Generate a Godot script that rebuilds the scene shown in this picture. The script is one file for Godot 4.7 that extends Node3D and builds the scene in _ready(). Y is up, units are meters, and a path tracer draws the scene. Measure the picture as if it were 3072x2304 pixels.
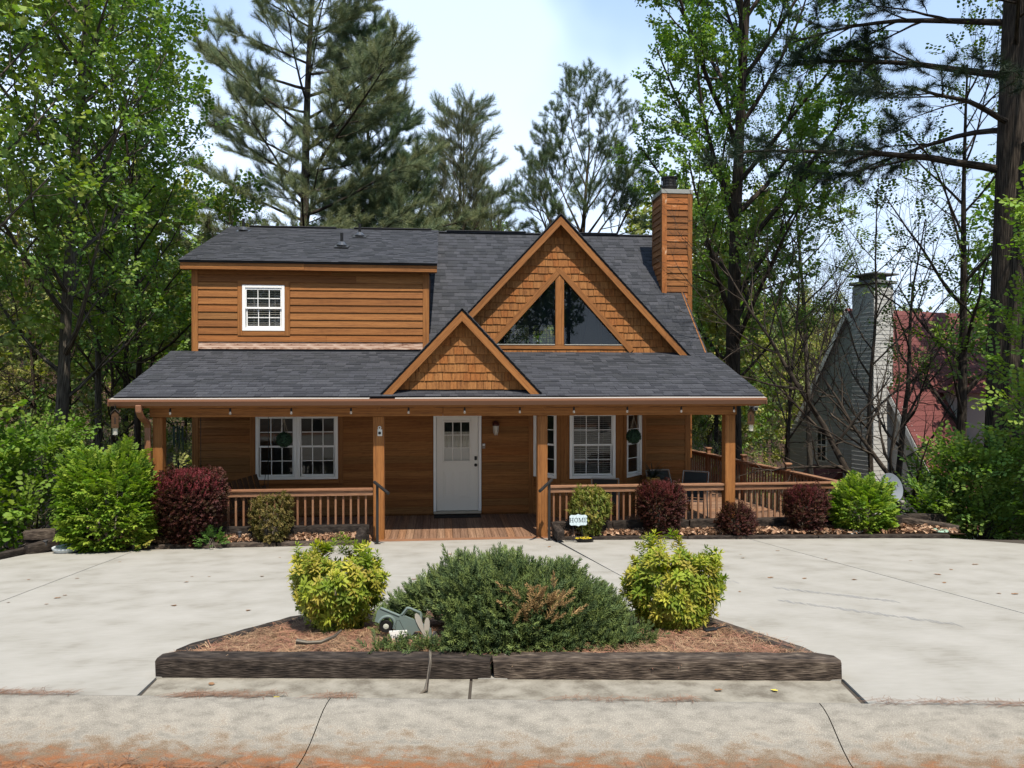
extends Node3D
# A cedar cabin below a street, woods behind it. House axes: x along the front, y up, z towards the street; porch floor at y = 0.

var rng := RandomNumberGenerator.new()
var M := {}
var cache := {}
var names := {}

# ------------------------------------------------------------------ geometry
class Geo:
	var v := PackedVector3Array()
	var n := PackedVector3Array()
	var t := PackedVector2Array()
	var c := PackedColorArray()
	var tint := Color(1, 1, 1)
	var coloured := false

	func tri(a: Vector3, b: Vector3, d: Vector3, na: Vector3, nb: Vector3, nd: Vector3, ta := Vector2(), tb := Vector2(), td := Vector2()) -> void:
		if (d - a).cross(b - a).dot(na + nb + nd) < 0.0:
			var x := b; b = d; d = x
			x = nb; nb = nd; nd = x
			var y := tb; tb = td; td = y
		v.push_back(a); v.push_back(b); v.push_back(d)
		n.push_back(na); n.push_back(nb); n.push_back(nd)
		t.push_back(ta); t.push_back(tb); t.push_back(td)
		if coloured:
			c.push_back(tint); c.push_back(tint); c.push_back(tint)

	func flat(a: Vector3, b: Vector3, d: Vector3, ta := Vector2(), tb := Vector2(), td := Vector2()) -> void:
		var nn := (d - a).cross(b - a).normalized()
		tri(a, b, d, nn, nn, nn, ta, tb, td)

	func quad(a: Vector3, b: Vector3, d: Vector3, e: Vector3, nn: Vector3, ta := Vector2(), tb := Vector2(), td := Vector2(), te := Vector2()) -> void:
		tri(a, b, d, nn, nn, nn, ta, tb, td)
		tri(a, d, e, nn, nn, nn, ta, td, te)

	# a box with bevelled edges; u runs along its longest side
	func box(at: Vector3, size: Vector3, bevel := 0.0, b := Basis(), off := Vector2()) -> void:
		var h := size * 0.5
		var k := minf(bevel, minf(h.x, minf(h.y, h.z)) * 0.6)
		var long := size.max_axis_index()
		for ax in 3:
			var i := (ax + 1) % 3
			var j := (ax + 2) % 3
			if j == long:
				var q := i; i = j; j = q
			for s in [-1.0, 1.0]:
				var nn := Vector3(); nn[ax] = s
				var pts := []
				var uvs := []
				for w in [[-1, -1], [1, -1], [1, 1], [-1, 1]]:
					var p := Vector3()
					p[ax] = s * h[ax]; p[i] = w[0] * (h[i] - k); p[j] = w[1] * (h[j] - k)
					pts.append(at + b * p)
					uvs.append(Vector2(p[i], p[j] + 0.37 * ax + 0.11 * s) + off)
				quad(pts[0], pts[1], pts[2], pts[3], (b * nn).normalized(), uvs[0], uvs[1], uvs[2], uvs[3])
		if k <= 0.0:
			return
		for ax in 3:      # twelve bevelled edges, running along ax
			var i := (ax + 1) % 3
			var j := (ax + 2) % 3
			for si in [-1.0, 1.0]:
				for sj in [-1.0, 1.0]:
					var p := []
					for e in [-1.0, 1.0]:
						var a := Vector3(); a[ax] = e * (h[ax] - k); a[i] = si * h[i]; a[j] = sj * (h[j] - k)
						var d := Vector3(); d[ax] = e * (h[ax] - k); d[i] = si * (h[i] - k); d[j] = sj * h[j]
						p.append(at + b * a); p.append(at + b * d)
					var nn := Vector3(); nn[i] = si; nn[j] = sj
					var u0 := Vector2(-h[ax], 0) + off
					var u1 := Vector2(h[ax], 0) + off
					quad(p[0], p[2], p[3], p[1], (b * nn).normalized(), u0, u1, u1 + Vector2(0, k), u0 + Vector2(0, k))
		for sx in [-1.0, 1.0]:
			for sy in [-1.0, 1.0]:
				for sz in [-1.0, 1.0]:
					var nn := (b * Vector3(sx, sy, sz)).normalized()
					tri(at + b * Vector3(sx * h.x, sy * (h.y - k), sz * (h.z - k)), at + b * Vector3(sx * (h.x - k), sy * h.y, sz * (h.z - k)), at + b * Vector3(sx * (h.x - k), sy * (h.y - k), sz * h.z), nn, nn, nn, off, off, off)

	func tube(pts: PackedVector3Array, rad: PackedFloat32Array, sides := 6, cap := true) -> void:
		var m := pts.size()
		var ring0: Array = []
		var side := Vector3.RIGHT
		var run := 0.0
		for i in m:
			var d := (pts[mini(i + 1, m - 1)] - pts[maxi(i - 1, 0)]).normalized()
			side = side - d * side.dot(d)
			if side.length() < 0.01:
				side = d.cross(Vector3.FORWARD)
			if side.length() < 0.01:
				side = d.cross(Vector3.RIGHT)
			side = side.normalized()
			var up := d.cross(side)
			var ring := []
			for k in sides:
				var a := TAU * k / sides
				ring.append(side * cos(a) + up * sin(a))
			if i > 0:
				var len := pts[i].distance_to(pts[i - 1])
				var w := TAU * maxf(rad[0], 0.01)
				for k in sides:
					var k2 := (k + 1) % sides
					var a0: Vector3 = ring0[k]; var b0: Vector3 = ring0[k2]; var a1: Vector3 = ring[k]; var b1: Vector3 = ring[k2]
					var ua := Vector2(w * k / sides, run); var ub := Vector2(w * (k + 1) / sides, run)
					var uc := Vector2(w * (k + 1) / sides, run + len); var ud := Vector2(w * k / sides, run + len)
					var p0 := pts[i - 1] + a0 * rad[i - 1]; var p1 := pts[i - 1] + b0 * rad[i - 1]
					var p2 := pts[i] + b1 * rad[i]; var p3 := pts[i] + a1 * rad[i]
					tri(p0, p1, p2, a0, b0, b1, ua, ub, uc)
					tri(p0, p2, p3, a0, b1, a1, ua, uc, ud)
				run += len
			ring0 = ring
		if cap:
			for e in [0, m - 1]:
				var d2 := (pts[1] - pts[0]).normalized() * -1.0 if e == 0 else (pts[m - 1] - pts[m - 2]).normalized()
				var s2 := d2.cross(Vector3.UP) if absf(d2.y) < 0.9 else d2.cross(Vector3.RIGHT)
				s2 = s2.normalized()
				var u2 := d2.cross(s2)
				if rad[e] > 0.004:
					for k in sides:
						var a := TAU * k / sides
						var b2 := TAU * (k + 1) / sides
						tri(pts[e], pts[e] + (s2 * cos(a) + u2 * sin(a)) * rad[e], pts[e] + (s2 * cos(b2) + u2 * sin(b2)) * rad[e], d2, d2, d2, Vector2(0, run), Vector2(0.05, run), Vector2(0, run + 0.05))

	# profile of (radius, height) turned round the y axis
	func lathe(prof: Array, at := Vector3(), sides := 16, b := Basis()) -> void:
		for i in prof.size() - 1:
			var p: Vector2 = prof[i]
			var q: Vector2 = prof[i + 1]
			var sl := Vector2(q.y - p.y, p.x - q.x).normalized()
			for k in sides:
				var a0 := TAU * k / sides
				var a1 := TAU * (k + 1) / sides
				var d0 := Vector3(cos(a0), 0, sin(a0)); var d1 := Vector3(cos(a1), 0, sin(a1))
				var n0 := b * (d0 * sl.x + Vector3.UP * sl.y); var n1 := b * (d1 * sl.x + Vector3.UP * sl.y)
				var u0 := float(k) / sides; var u1 := float(k + 1) / sides
				tri(at + b * (d0 * p.x + Vector3.UP * p.y), at + b * (d1 * p.x + Vector3.UP * p.y), at + b * (d1 * q.x + Vector3.UP * q.y), n0, n1, n1, Vector2(u0, p.y), Vector2(u1, p.y), Vector2(u1, q.y))
				tri(at + b * (d0 * p.x + Vector3.UP * p.y), at + b * (d1 * q.x + Vector3.UP * q.y), at + b * (d0 * q.x + Vector3.UP * q.y), n0, n1, n0, Vector2(u0, p.y), Vector2(u1, q.y), Vector2(u0, q.y))

	# a flat outline (x, y) given thickness along z from z0 to z1, set in the axes b at "at"
	func prism(poly: PackedVector2Array, z0: float, z1: float, at := Vector3(), b := Basis(), off := Vector2()) -> void:
		var ids := Geometry2D.triangulate_polygon(poly)
		for z in [z0, z1]:
			var nn := (b * Vector3(0, 0, 1 if z == maxf(z0, z1) else -1)).normalized()
			for i in range(0, ids.size(), 3):
				var a := poly[ids[i]]; var d := poly[ids[i + 1]]; var e := poly[ids[i + 2]]
				tri(at + b * Vector3(a.x, a.y, z), at + b * Vector3(d.x, d.y, z), at + b * Vector3(e.x, e.y, z), nn, nn, nn, a + off, d + off, e + off)
		var area := 0.0
		for i in poly.size():
			var a := poly[i]; var d := poly[(i + 1) % poly.size()]
			area += a.x * d.y - d.x * a.y
		for i in poly.size():
			var a := poly[i]; var d := poly[(i + 1) % poly.size()]
			var e := d - a
			if e.length() < 0.0001:
				continue
			var nn := (b * Vector3(e.y, -e.x, 0) * signf(area)).normalized()
			var l := e.length()
			quad(at + b * Vector3(a.x, a.y, z0), at + b * Vector3(d.x, d.y, z0), at + b * Vector3(d.x, d.y, z1), at + b * Vector3(a.x, a.y, z1), nn, a + off, a + off + Vector2(l, 0), a + off + Vector2(l, z1 - z0), a + off + Vector2(0, z1 - z0))

	func mesh(mat: Material = null) -> ArrayMesh:
		var arr := []
		arr.resize(Mesh.ARRAY_MAX)
		arr[Mesh.ARRAY_VERTEX] = v
		arr[Mesh.ARRAY_NORMAL] = n
		arr[Mesh.ARRAY_TEX_UV] = t
		if coloured:
			arr[Mesh.ARRAY_COLOR] = c
		var me := ArrayMesh.new()
		me.add_surface_from_arrays(Mesh.PRIMITIVE_TRIANGLES, arr)
		if mat:
			me.surface_set_material(0, mat)
		return me

# ------------------------------------------------------------------ nodes
func numbered(called: String) -> String:
	var k: int = names.get(called, 0)
	names[called] = k + 1
	return called if k == 0 else "%s_%03d" % [called, k]

func world_of(o: Node) -> Transform3D:
	var x := Transform3D()
	while o and o != self:
		x = (o as Node3D).transform * x
		o = o.get_parent()
	return x

func put(o: Node3D, parent: Node, w := Transform3D()) -> Node3D:
	parent.add_child(o, true)
	o.transform = world_of(parent).affine_inverse() * w if parent != self else w
	return o

func tag(o: Node, label: String, category: String, group := "", kind := "") -> Node:
	if label: o.set_meta("label", label)
	if category: o.set_meta("category", category)
	if group: o.set_meta("group", group)
	if kind: o.set_meta("kind", kind)
	return o

func thing(called: String, label: String, category: String, at := Vector3(), turn := 0.0, group := "") -> Node3D:
	var o := Node3D.new()
	o.name = numbered(called)
	add_child(o)
	o.position = at
	o.rotation.y = turn
	tag(o, label, category, group)
	return o

# one mesh in world axes as a part
func part(called: String, g: Geo, mat: Material, parent: Node) -> MeshInstance3D:
	var o := MeshInstance3D.new()
	o.name = called if parent != self else numbered(called)
	o.mesh = g.mesh(mat)
	put(o, parent)
	return o

# one mesh in the parent's own axes
func own(called: String, g: Geo, mat: Material, parent: Node) -> MeshInstance3D:
	var o := MeshInstance3D.new()
	o.name = called
	o.mesh = g.mesh(mat)
	parent.add_child(o, true)
	return o

func structure(called: String, g: Geo, mat: Material) -> MeshInstance3D:
	var o := part(called, g, mat, self)
	o.set_meta("kind", "structure")
	return o

# a bevelled board, post or slab whose mesh is shared by all of its size and variant
func board(called: String, parent: Node, at: Vector3, size: Vector3, mats, bevel := 0.004, b := Basis()) -> MeshInstance3D:
	var k := rng.randi() % 5
	var list: Array = mats if mats is Array else [mats]
	var mi := rng.randi() % list.size()
	var key := "%.3f %.3f %.3f %.3f %d" % [size.x, size.y, size.z, bevel, k]
	if not cache.has(key):
		var g := Geo.new()
		g.box(Vector3(), size, bevel, Basis(), Vector2(k * 1.37, k * 0.613))
		cache[key] = g.mesh()
	var o := MeshInstance3D.new()
	o.name = called
	o.mesh = cache[key]
	o.material_override = list[mi]
	put(o, parent, Transform3D(b, at))
	return o

func copies(called: String, parent: Node, mesh: Mesh, places: Array, tints := PackedColorArray(), mat: Material = null) -> MultiMeshInstance3D:
	var mm := MultiMesh.new()
	mm.transform_format = MultiMesh.TRANSFORM_3D
	mm.use_colors = tints.size() > 0
	mm.mesh = mesh
	mm.instance_count = places.size()
	for i in places.size():
		mm.set_instance_transform(i, places[i])
		if tints.size():
			mm.set_instance_color(i, tints[i])
	var o := MultiMeshInstance3D.new()
	o.name = called if parent != self else numbered(called)
	o.multimesh = mm
	if mat:
		o.material_override = mat
	if parent != self:
		o.set_meta("kind", "stuff")
	parent.add_child(o, true)
	return o

# ------------------------------------------------------------------ textures and materials
func noise_bytes(w: int, h: int, freq: float, sd: int, sx := 1, sy := 1, oct := 4, kind := FastNoiseLite.TYPE_SIMPLEX_SMOOTH) -> PackedByteArray:
	var nz := FastNoiseLite.new()
	nz.seed = sd
	nz.noise_type = kind
	nz.frequency = freq
	nz.fractal_octaves = oct
	var im := nz.get_seamless_image(w / sx, h / sy)
	im.convert(Image.FORMAT_L8)
	if sx > 1 or sy > 1:
		im.resize(w, h, Image.INTERPOLATE_CUBIC)
	return im.get_data()

func ramp(stops: Array) -> Array:
	var g := Gradient.new()
	g.offsets = PackedFloat32Array(stops.map(func(s): return s[0]))
	g.colors = PackedColorArray(stops.map(func(s): return s[1]))
	var out := []
	for i in 256:
		var c := g.sample(i / 255.0)
		out.append([int(c.r * 255), int(c.g * 255), int(c.b * 255)])
	return out

# two grey noises mixed by share and coloured by a ramp of sRGB stops
func tex(w: int, h: int, a: PackedByteArray, b: PackedByteArray, share: float, stops: Array) -> ImageTexture:
	var lut := ramp(stops)
	var out := PackedByteArray()
	out.resize(w * h * 3)
	var q := int(share * 256)
	for i in w * h:
		var c: Array = lut[(a[i] * (256 - q) + b[i] * q) >> 8]
		out[i * 3] = c[0]; out[i * 3 + 1] = c[1]; out[i * 3 + 2] = c[2]
	return ImageTexture.create_from_image(Image.create_from_data(w, h, false, Image.FORMAT_RGB8, out))

func bump(w: int, h: int, a: PackedByteArray, depth: float) -> ImageTexture:
	var im := Image.create_from_data(w, h, false, Image.FORMAT_L8, a)
	im.convert(Image.FORMAT_RGBA8)
	im.bump_map_to_normal_map(depth)
	return ImageTexture.create_from_image(im)

func mat(col: Color, rough := 0.7, t: Texture2D = null, nt: Texture2D = null, scale := Vector3.ONE, nscale := 0.6) -> StandardMaterial3D:
	var m := StandardMaterial3D.new()
	m.albedo_color = col
	m.roughness = rough
	m.metallic_specular = 0.35
	if t: m.albedo_texture = t
	if nt:
		m.normal_enabled = true
		m.normal_texture = nt
		m.normal_scale = nscale
	m.uv1_scale = scale
	return m

func lin(r: float, g: float, b: float) -> Color:
	return Color(r, g, b).linear_to_srgb()

func leafmat(col: Color, back: Color, rough := 0.55) -> StandardMaterial3D:
	var m := StandardMaterial3D.new()
	m.albedo_color = col
	m.vertex_color_use_as_albedo = true
	m.roughness = rough
	m.metallic_specular = 0.3
	m.backlight_enabled = true
	m.backlight = back
	m.cull_mode = BaseMaterial3D.CULL_DISABLED
	return m

func make_materials() -> void:
	var ga := noise_bytes(512, 512, 0.03, 11, 16, 1, 4)
	var gb := noise_bytes(512, 512, 0.12, 12, 8, 1, 3)
	var blot := noise_bytes(512, 512, 0.012, 13, 2, 1, 4)
	var fine := noise_bytes(512, 512, 0.35, 14, 1, 1, 3)
	for k in 26:          # knots in the boards
		var kx := rng.randi() % 512
		var ky := rng.randi() % 512
		var kr := rng.randf_range(3.0, 7.0)
		for j in range(-14, 15):
			for i in range(-40, 41):
				var e := Vector2(i / (kr * 2.2), j / kr).length()
				if e < 2.0:
					var at := ((ky + j + 512) % 512) * 512 + (kx + i + 512) % 512
					ga[at] = clampi(int(ga[at] - 110.0 * pow(1.0 - e * 0.5, 1.4) + (26.0 * sin(e * 9.0) if e > 0.7 else 0.0)), 0, 255)
	var gn := bump(512, 512, gb, 2.0)
	var white := [[0.0, Color(0.78, 0.78, 0.78)], [1.0, Color(1, 1, 1)]]
	# stained cedar, three tones of one stain
	var st := tex(512, 512, ga, gb, 0.4, [[0.2, Color(0.415, 0.27, 0.145)], [0.42, Color(0.515, 0.342, 0.182)], [0.6, Color(0.555, 0.376, 0.205)], [0.85, Color(0.60, 0.42, 0.24)]])
	M.cedar = []
	for k in [Color(0.95, 0.92, 0.90), Color(1, 0.98, 0.96), Color(0.84, 0.80, 0.78), Color(0.98, 0.92, 0.86), Color(0.90, 0.92, 0.93), Color(1.0, 1.0, 1.0), Color(0.90, 0.86, 0.82)]:
		M.cedar.append(mat(k, 0.72, st, gn, Vector3(0.7, 1.9, 1), 0.5))
	M.trim = [mat(Color(0.95, 0.93, 0.92), 0.65, st, gn, Vector3(0.5, 1.3, 1), 0.4), mat(Color(1.0, 0.98, 0.96), 0.65, st, gn, Vector3(0.5, 1.3, 1), 0.4)]
	M.shake = []
	for k in [Color(1.0, 0.97, 0.93), Color(0.92, 0.9, 0.88), Color(1, 1, 1), Color(0.97, 0.9, 0.82)]:
		var s: StandardMaterial3D = mat(k, 0.75, st, gn, Vector3(1.7, 0.9, 1), 0.6)
		M.shake.append(s)
	# stain worn off a board that weathers above the roof
	var bare := tex(512, 512, ga, fine, 0.35, [[0.25, Color(0.36, 0.24, 0.18)], [0.42, Color(0.56, 0.43, 0.36)], [0.55, Color(0.66, 0.56, 0.49)], [0.8, Color(0.74, 0.66, 0.60)]])
	M.bare = mat(Color(1, 1, 1), 0.85, bare, gn, Vector3(1.8, 1.5, 1), 0.7)
	var fleck := tex(512, 512, blot, fine, 0.4, [[0.3, Color(0.52, 0.315, 0.165)], [0.6, Color(0.60, 0.375, 0.20)], [0.68, Color(0.64, 0.43, 0.27)], [0.74, Color(0.78, 0.68, 0.58)], [0.9, Color(0.84, 0.77, 0.7)]])
	M.flecked = [mat(Color(1, 1, 1), 0.8, fleck, gn, Vector3(0.8, 1.1, 1), 0.5), M.cedar[0], M.cedar[2]]
	# deck boards: worn brown stain
	var dk := tex(512, 512, ga, gb, 0.45, [[0.2, Color(0.40, 0.31, 0.245)], [0.45, Color(0.49, 0.385, 0.305)], [0.62, Color(0.54, 0.43, 0.345)], [0.85, Color(0.60, 0.485, 0.395)]])
	M.deck = []
	for k in [Color(1, 1, 1), Color(0.92, 0.9, 0.9), Color(1.0, 0.95, 0.9), Color(0.86, 0.85, 0.86)]:
		M.deck.append(mat(k, 0.75, dk, gn, Vector3(0.6, 1.6, 1), 0.6))
	var rl := tex(512, 512, ga, gb, 0.45, [[0.2, Color(0.37, 0.26, 0.19)], [0.45, Color(0.505, 0.37, 0.28)], [0.62, Color(0.565, 0.425, 0.325)], [0.85, Color(0.63, 0.485, 0.38)]])
	M.rail = [mat(Color(1, 1, 1), 0.75, rl, gn, Vector3(0.6, 1.6, 1), 0.6), mat(Color(0.93, 0.9, 0.88), 0.75, rl, gn, Vector3(0.6, 1.6, 1), 0.6)]
	# railroad ties: black-brown creosote, grey where weathered
	var tg := noise_bytes(512, 512, 0.018, 15, 2, 1, 5)
	var ti := tex(512, 512, gb, tg, 0.55, [[0.25, Color(0.16, 0.14, 0.13)], [0.42, Color(0.24, 0.215, 0.195)], [0.55, Color(0.305, 0.275, 0.25)], [0.7, Color(0.385, 0.355, 0.325)], [0.9, Color(0.50, 0.47, 0.43)]])
	M.tie = []
	for k in [Color(0.72, 0.70, 0.69), Color(0.98, 0.95, 0.92), Color(0.62, 0.61, 0.61)]:
		M.tie.append(mat(k, 0.9, ti, bump(512, 512, gb, 4.0), Vector3(1.1, 1.9, 1), 1.0))
	# shingles
	var grit := noise_bytes(256, 256, 0.45, 21, 1, 1, 2)
	var grit2 := noise_bytes(256, 256, 0.06, 22, 1, 1, 3)
	var sh := tex(256, 256, grit, grit2, 0.4, [[0.2, Color(0.62, 0.62, 0.64)], [0.5, Color(0.86, 0.86, 0.86)], [0.8, Color(1, 1, 1)]])
	M.shingle = mat(Color(1, 1, 1), 0.92, sh, null, Vector3(2.2, 2.2, 1))
	M.shingle.vertex_color_use_as_albedo = true
	M.shingle.metallic_specular = 0.25
	M.shingle_tones = [lin(0.060, 0.063, 0.073), lin(0.072, 0.076, 0.087), lin(0.049, 0.052, 0.061), lin(0.083, 0.087, 0.099)]
	M.shingles = []
	for k in M.shingle_tones:
		var s: StandardMaterial3D = M.shingle.duplicate()
		s.vertex_color_use_as_albedo = false
		s.albedo_color = k
		M.shingles.append(s)
	M.roof_edge = mat(lin(0.02, 0.021, 0.024), 0.8)
	M.ridge = mat(lin(0.07, 0.074, 0.085), 0.9, sh)
	# concrete
	var ca := noise_bytes(1024, 1024, 0.006, 31, 1, 1, 5)
	var cb := noise_bytes(1024, 1024, 0.08, 32, 4, 1, 5)
	var cf := noise_bytes(1024, 1024, 0.45, 33, 1, 1, 2)
	var conc := tex(1024, 1024, ca, cb, 0.3, [[0.18, Color(0.725, 0.71, 0.68)], [0.32, Color(0.772, 0.762, 0.735)], [0.5, Color(0.797, 0.788, 0.765)], [0.8, Color(0.83, 0.82, 0.80)]])
	M.concrete = mat(lin(0.505, 0.495, 0.468), 0.85, conc, bump(1024, 1024, cf, 0.8), Vector3(0.22, 0.22, 1), 0.35)
	var ag := noise_bytes(1024, 1024, 0.085, 41, 1, 1, 3, FastNoiseLite.TYPE_CELLULAR)
	var agp := noise_bytes(1024, 1024, 0.006, 42, 1, 1, 6)
	M.kerb = mat(lin(0.55, 0.545, 0.53), 0.95, kerb_texture(), null, Vector3(1.0 / 3.4, 1.0 / 0.85, 1))
	var apr := tex(1024, 1024, ag, ca, 0.75, [[0.2, Color(0.53, 0.50, 0.45)], [0.45, Color(0.66, 0.635, 0.58)], [0.7, Color(0.74, 0.715, 0.66)]])
	M.apron = mat(lin(0.54, 0.535, 0.52), 0.9, apr, bump(1024, 1024, ag, 1.5), Vector3(0.6, 0.6, 1), 0.4)
	var cl := tex(1024, 1024, ag, agp, 0.55, [[0.15, Color(0.38, 0.245, 0.165)], [0.35, Color(0.56, 0.38, 0.255)], [0.5, Color(0.66, 0.455, 0.31)], [0.62, Color(0.70, 0.51, 0.36)], [0.75, Color(0.74, 0.60, 0.47)]])
	M.clay = mat(lin(0.60, 0.57, 0.53), 0.95, cl, bump(1024, 1024, ag, 2.0), Vector3(0.7, 0.7, 1), 0.7)
	var asph := tex(1024, 1024, ag, agp, 0.4, [[0.2, Color(0.28, 0.25, 0.23)], [0.5, Color(0.42, 0.37, 0.32)], [0.75, Color(0.52, 0.46, 0.4)]])
	M.road = mat(lin(0.5, 0.5, 0.5), 0.95, asph, null, Vector3(0.7, 0.7, 1))
	M.joint = mat(lin(0.06, 0.05, 0.04), 0.95)
	# forest floor and soil
	var soil := tex(1024, 1024, ca, cf, 0.5, [[0.2, Color(0.13, 0.09, 0.06)], [0.45, Color(0.30, 0.21, 0.14)], [0.6, Color(0.42, 0.31, 0.21)], [0.8, Color(0.52, 0.41, 0.29)]])
	M.floor = mat(lin(0.5, 0.5, 0.5), 0.98, soil, null, Vector3(0.2, 0.2, 1))
	M.soil = mat(lin(0.45, 0.42, 0.4), 0.98, soil, bump(1024, 1024, cf, 2.0), Vector3(0.6, 0.6, 1))
	# painted, metal, glass
	M.white = mat(lin(0.72, 0.72, 0.70), 0.35)
	M.vinyl = mat(lin(0.78, 0.78, 0.76), 0.3)
	M.door = mat(lin(0.70, 0.67, 0.61), 0.4)
	M.gutter = mat(lin(0.20, 0.088, 0.045), 0.4)
	M.gutter.metallic_specular = 0.5
	M.drip = mat(lin(0.42, 0.39, 0.36), 0.4)
	M.black = mat(lin(0.012, 0.012, 0.013), 0.4)
	M.blackmetal = mat(lin(0.02, 0.02, 0.02), 0.35)
	M.lead = mat(lin(0.10, 0.105, 0.115), 0.35); M.lead.metallic = 0.6
	M.steel = mat(lin(0.45, 0.43, 0.38), 0.35); M.steel.metallic = 0.7
	M.dark = mat(lin(0.03, 0.028, 0.026), 0.9)
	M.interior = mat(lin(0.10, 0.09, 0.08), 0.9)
	M.cloth = mat(lin(0.5, 0.48, 0.44), 0.9)
	M.cloth2 = mat(lin(0.45, 0.43, 0.36), 0.9)
	M.glass = StandardMaterial3D.new()
	M.glass.albedo_color = Color(0.5, 0.55, 0.55, 0.05)
	M.glass.transparency = BaseMaterial3D.TRANSPARENCY_ALPHA
	M.glass.roughness = 0.02
	M.glass.metallic_specular = 0.8
	M.tinted = StandardMaterial3D.new()
	M.tinted.albedo_color = Color(0.05, 0.09, 0.12, 0.25)
	M.tinted.transparency = BaseMaterial3D.TRANSPARENCY_ALPHA
	M.tinted.roughness = 0.02
	M.tinted.metallic_specular = 0.6
	M.bulb = StandardMaterial3D.new()
	M.bulb.albedo_color = Color(0.95, 0.93, 0.88, 0.35)
	M.bulb.transparency = BaseMaterial3D.TRANSPARENCY_ALPHA
	M.bulb.roughness = 0.05
	# bark
	var bk := tex(512, 512, noise_bytes(512, 512, 0.05, 51, 1, 8, 4), fine, 0.3, [[0.25, Color(0.16, 0.14, 0.125)], [0.45, Color(0.33, 0.30, 0.27)], [0.6, Color(0.45, 0.42, 0.38)], [0.8, Color(0.60, 0.57, 0.52)]])
	var bkn := bump(512, 512, noise_bytes(512, 512, 0.07, 52, 1, 6, 4), 6.0)
	M.bark_grey = mat(lin(0.70, 0.70, 0.68), 0.95, bk, bkn, Vector3(1.2, 0.6, 1), 1.0)
	M.bark_dark = mat(lin(0.34, 0.31, 0.29), 0.95, bk, bkn, Vector3(1.0, 0.5, 1), 1.0)
	M.bark_brown = mat(lin(0.42, 0.35, 0.29), 0.95, bk, bkn, Vector3(1.2, 0.6, 1), 1.0)
	M.twig = mat(lin(0.20, 0.17, 0.14), 0.9)
	# foliage
	M.leaf = leafmat(Color(1, 1, 1), Color(0.84, 0.92, 0.40))
	M.needle = leafmat(Color(1, 1, 1), Color(0.40, 0.46, 0.24), 0.6)
	M.litter = leafmat(Color(1, 1, 1), Color(0.12, 0.08, 0.05), 0.9)

# exposed aggregate with mould, silt and red clay lying grain by grain towards the flow line
func kerb_texture() -> ImageTexture:
	var w := 2048
	var h := 512
	var grain := noise_bytes(w, h, 0.22, 61, 1, 1, 2, FastNoiseLite.TYPE_CELLULAR)
	var dust := noise_bytes(w, h, 0.42, 62, 1, 1, 2)
	var broad := noise_bytes(w, h, 0.008, 63, 1, 1, 5)
	var patch := noise_bytes(w, h, 0.02, 64, 2, 1, 5)
	var out := PackedByteArray()
	out.resize(w * h * 3)
	for y in h:
		var v := y / float(h) * 0.85
		for x in w:
			var i := y * w + x
			var g := grain[i] / 255.0
			var d := dust[i] / 255.0
			var b := broad[i] / 255.0
			var p := patch[i] / 255.0
			var r0 := 0.60 + 0.20 * g + 0.08 * (b - 0.5)
			var g0 := r0 * 0.97
			var b0 := r0 * 0.91
			if d * 0.6 + p * 0.4 < 0.40 and v > 0.06:          # mould
				r0 *= 0.80; g0 *= 0.80; b0 *= 0.80
			var lay := (v - 0.33) * 2.4 + (b - 0.5) * 0.6 + (p - 0.5) * 0.5 + 0.1
			if d < lay:                                         # silt
				var k := 0.80 + 0.35 * g
				r0 = 0.57 * k; g0 = 0.49 * k; b0 = 0.405 * k
			if d < (v - 0.47) * 3.2 + (p - 0.5) * 0.9:          # clay
				var k := 0.80 + 0.35 * g
				r0 = 0.68 * k; g0 = 0.45 * k; b0 = 0.30 * k
			out[i * 3] = int(clampf(r0, 0, 1) * 255); out[i * 3 + 1] = int(clampf(g0, 0, 1) * 255); out[i * 3 + 2] = int(clampf(b0, 0, 1) * 255)
	return ImageTexture.create_from_image(Image.create_from_data(w, h, false, Image.FORMAT_RGB8, out))

func gy(z: float) -> float:
	return 0.07 + 0.11 * (z + 13.0)

func smooth(a: float, b: float, x: float) -> float:
	return smoothstep(a, b, x)

var hill := FastNoiseLite.new()

func ground_height(x: float, z: float) -> float:
	var s := -z
	var h := gy(z) - 0.22
	if z < -13.2:
		h = -0.17 - 0.1 * clampf(s - 13.2, 0.0, 26.0)
	h = minf(h, 1.1)
	h -= 0.10 * clampf(-7.2 - x, 0.0, 9.0) * smooth(-3.0, -9.0, z)
	h -= 0.25 * clampf(x - 9.6, 0.0, 14.0) * smooth(-6.0, -13.0, z)
	var from := lerpf(24.0, 44.0, smooth(-16.0, 4.0, x))
	h += 0.115 * clampf(s - from, 0.0, 220.0)
	h += hill.get_noise_2d(x * 3.0, z * 3.0) * 1.2 * smooth(16.0, 34.0, s) + hill.get_noise_2d(x, z) * 9.0 * smooth(45.0, 120.0, s)
	h += hill.get_noise_2d(x * 14.0, z * 14.0) * 0.25 * smooth(15.0, 22.0, s)
	return h

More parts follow.
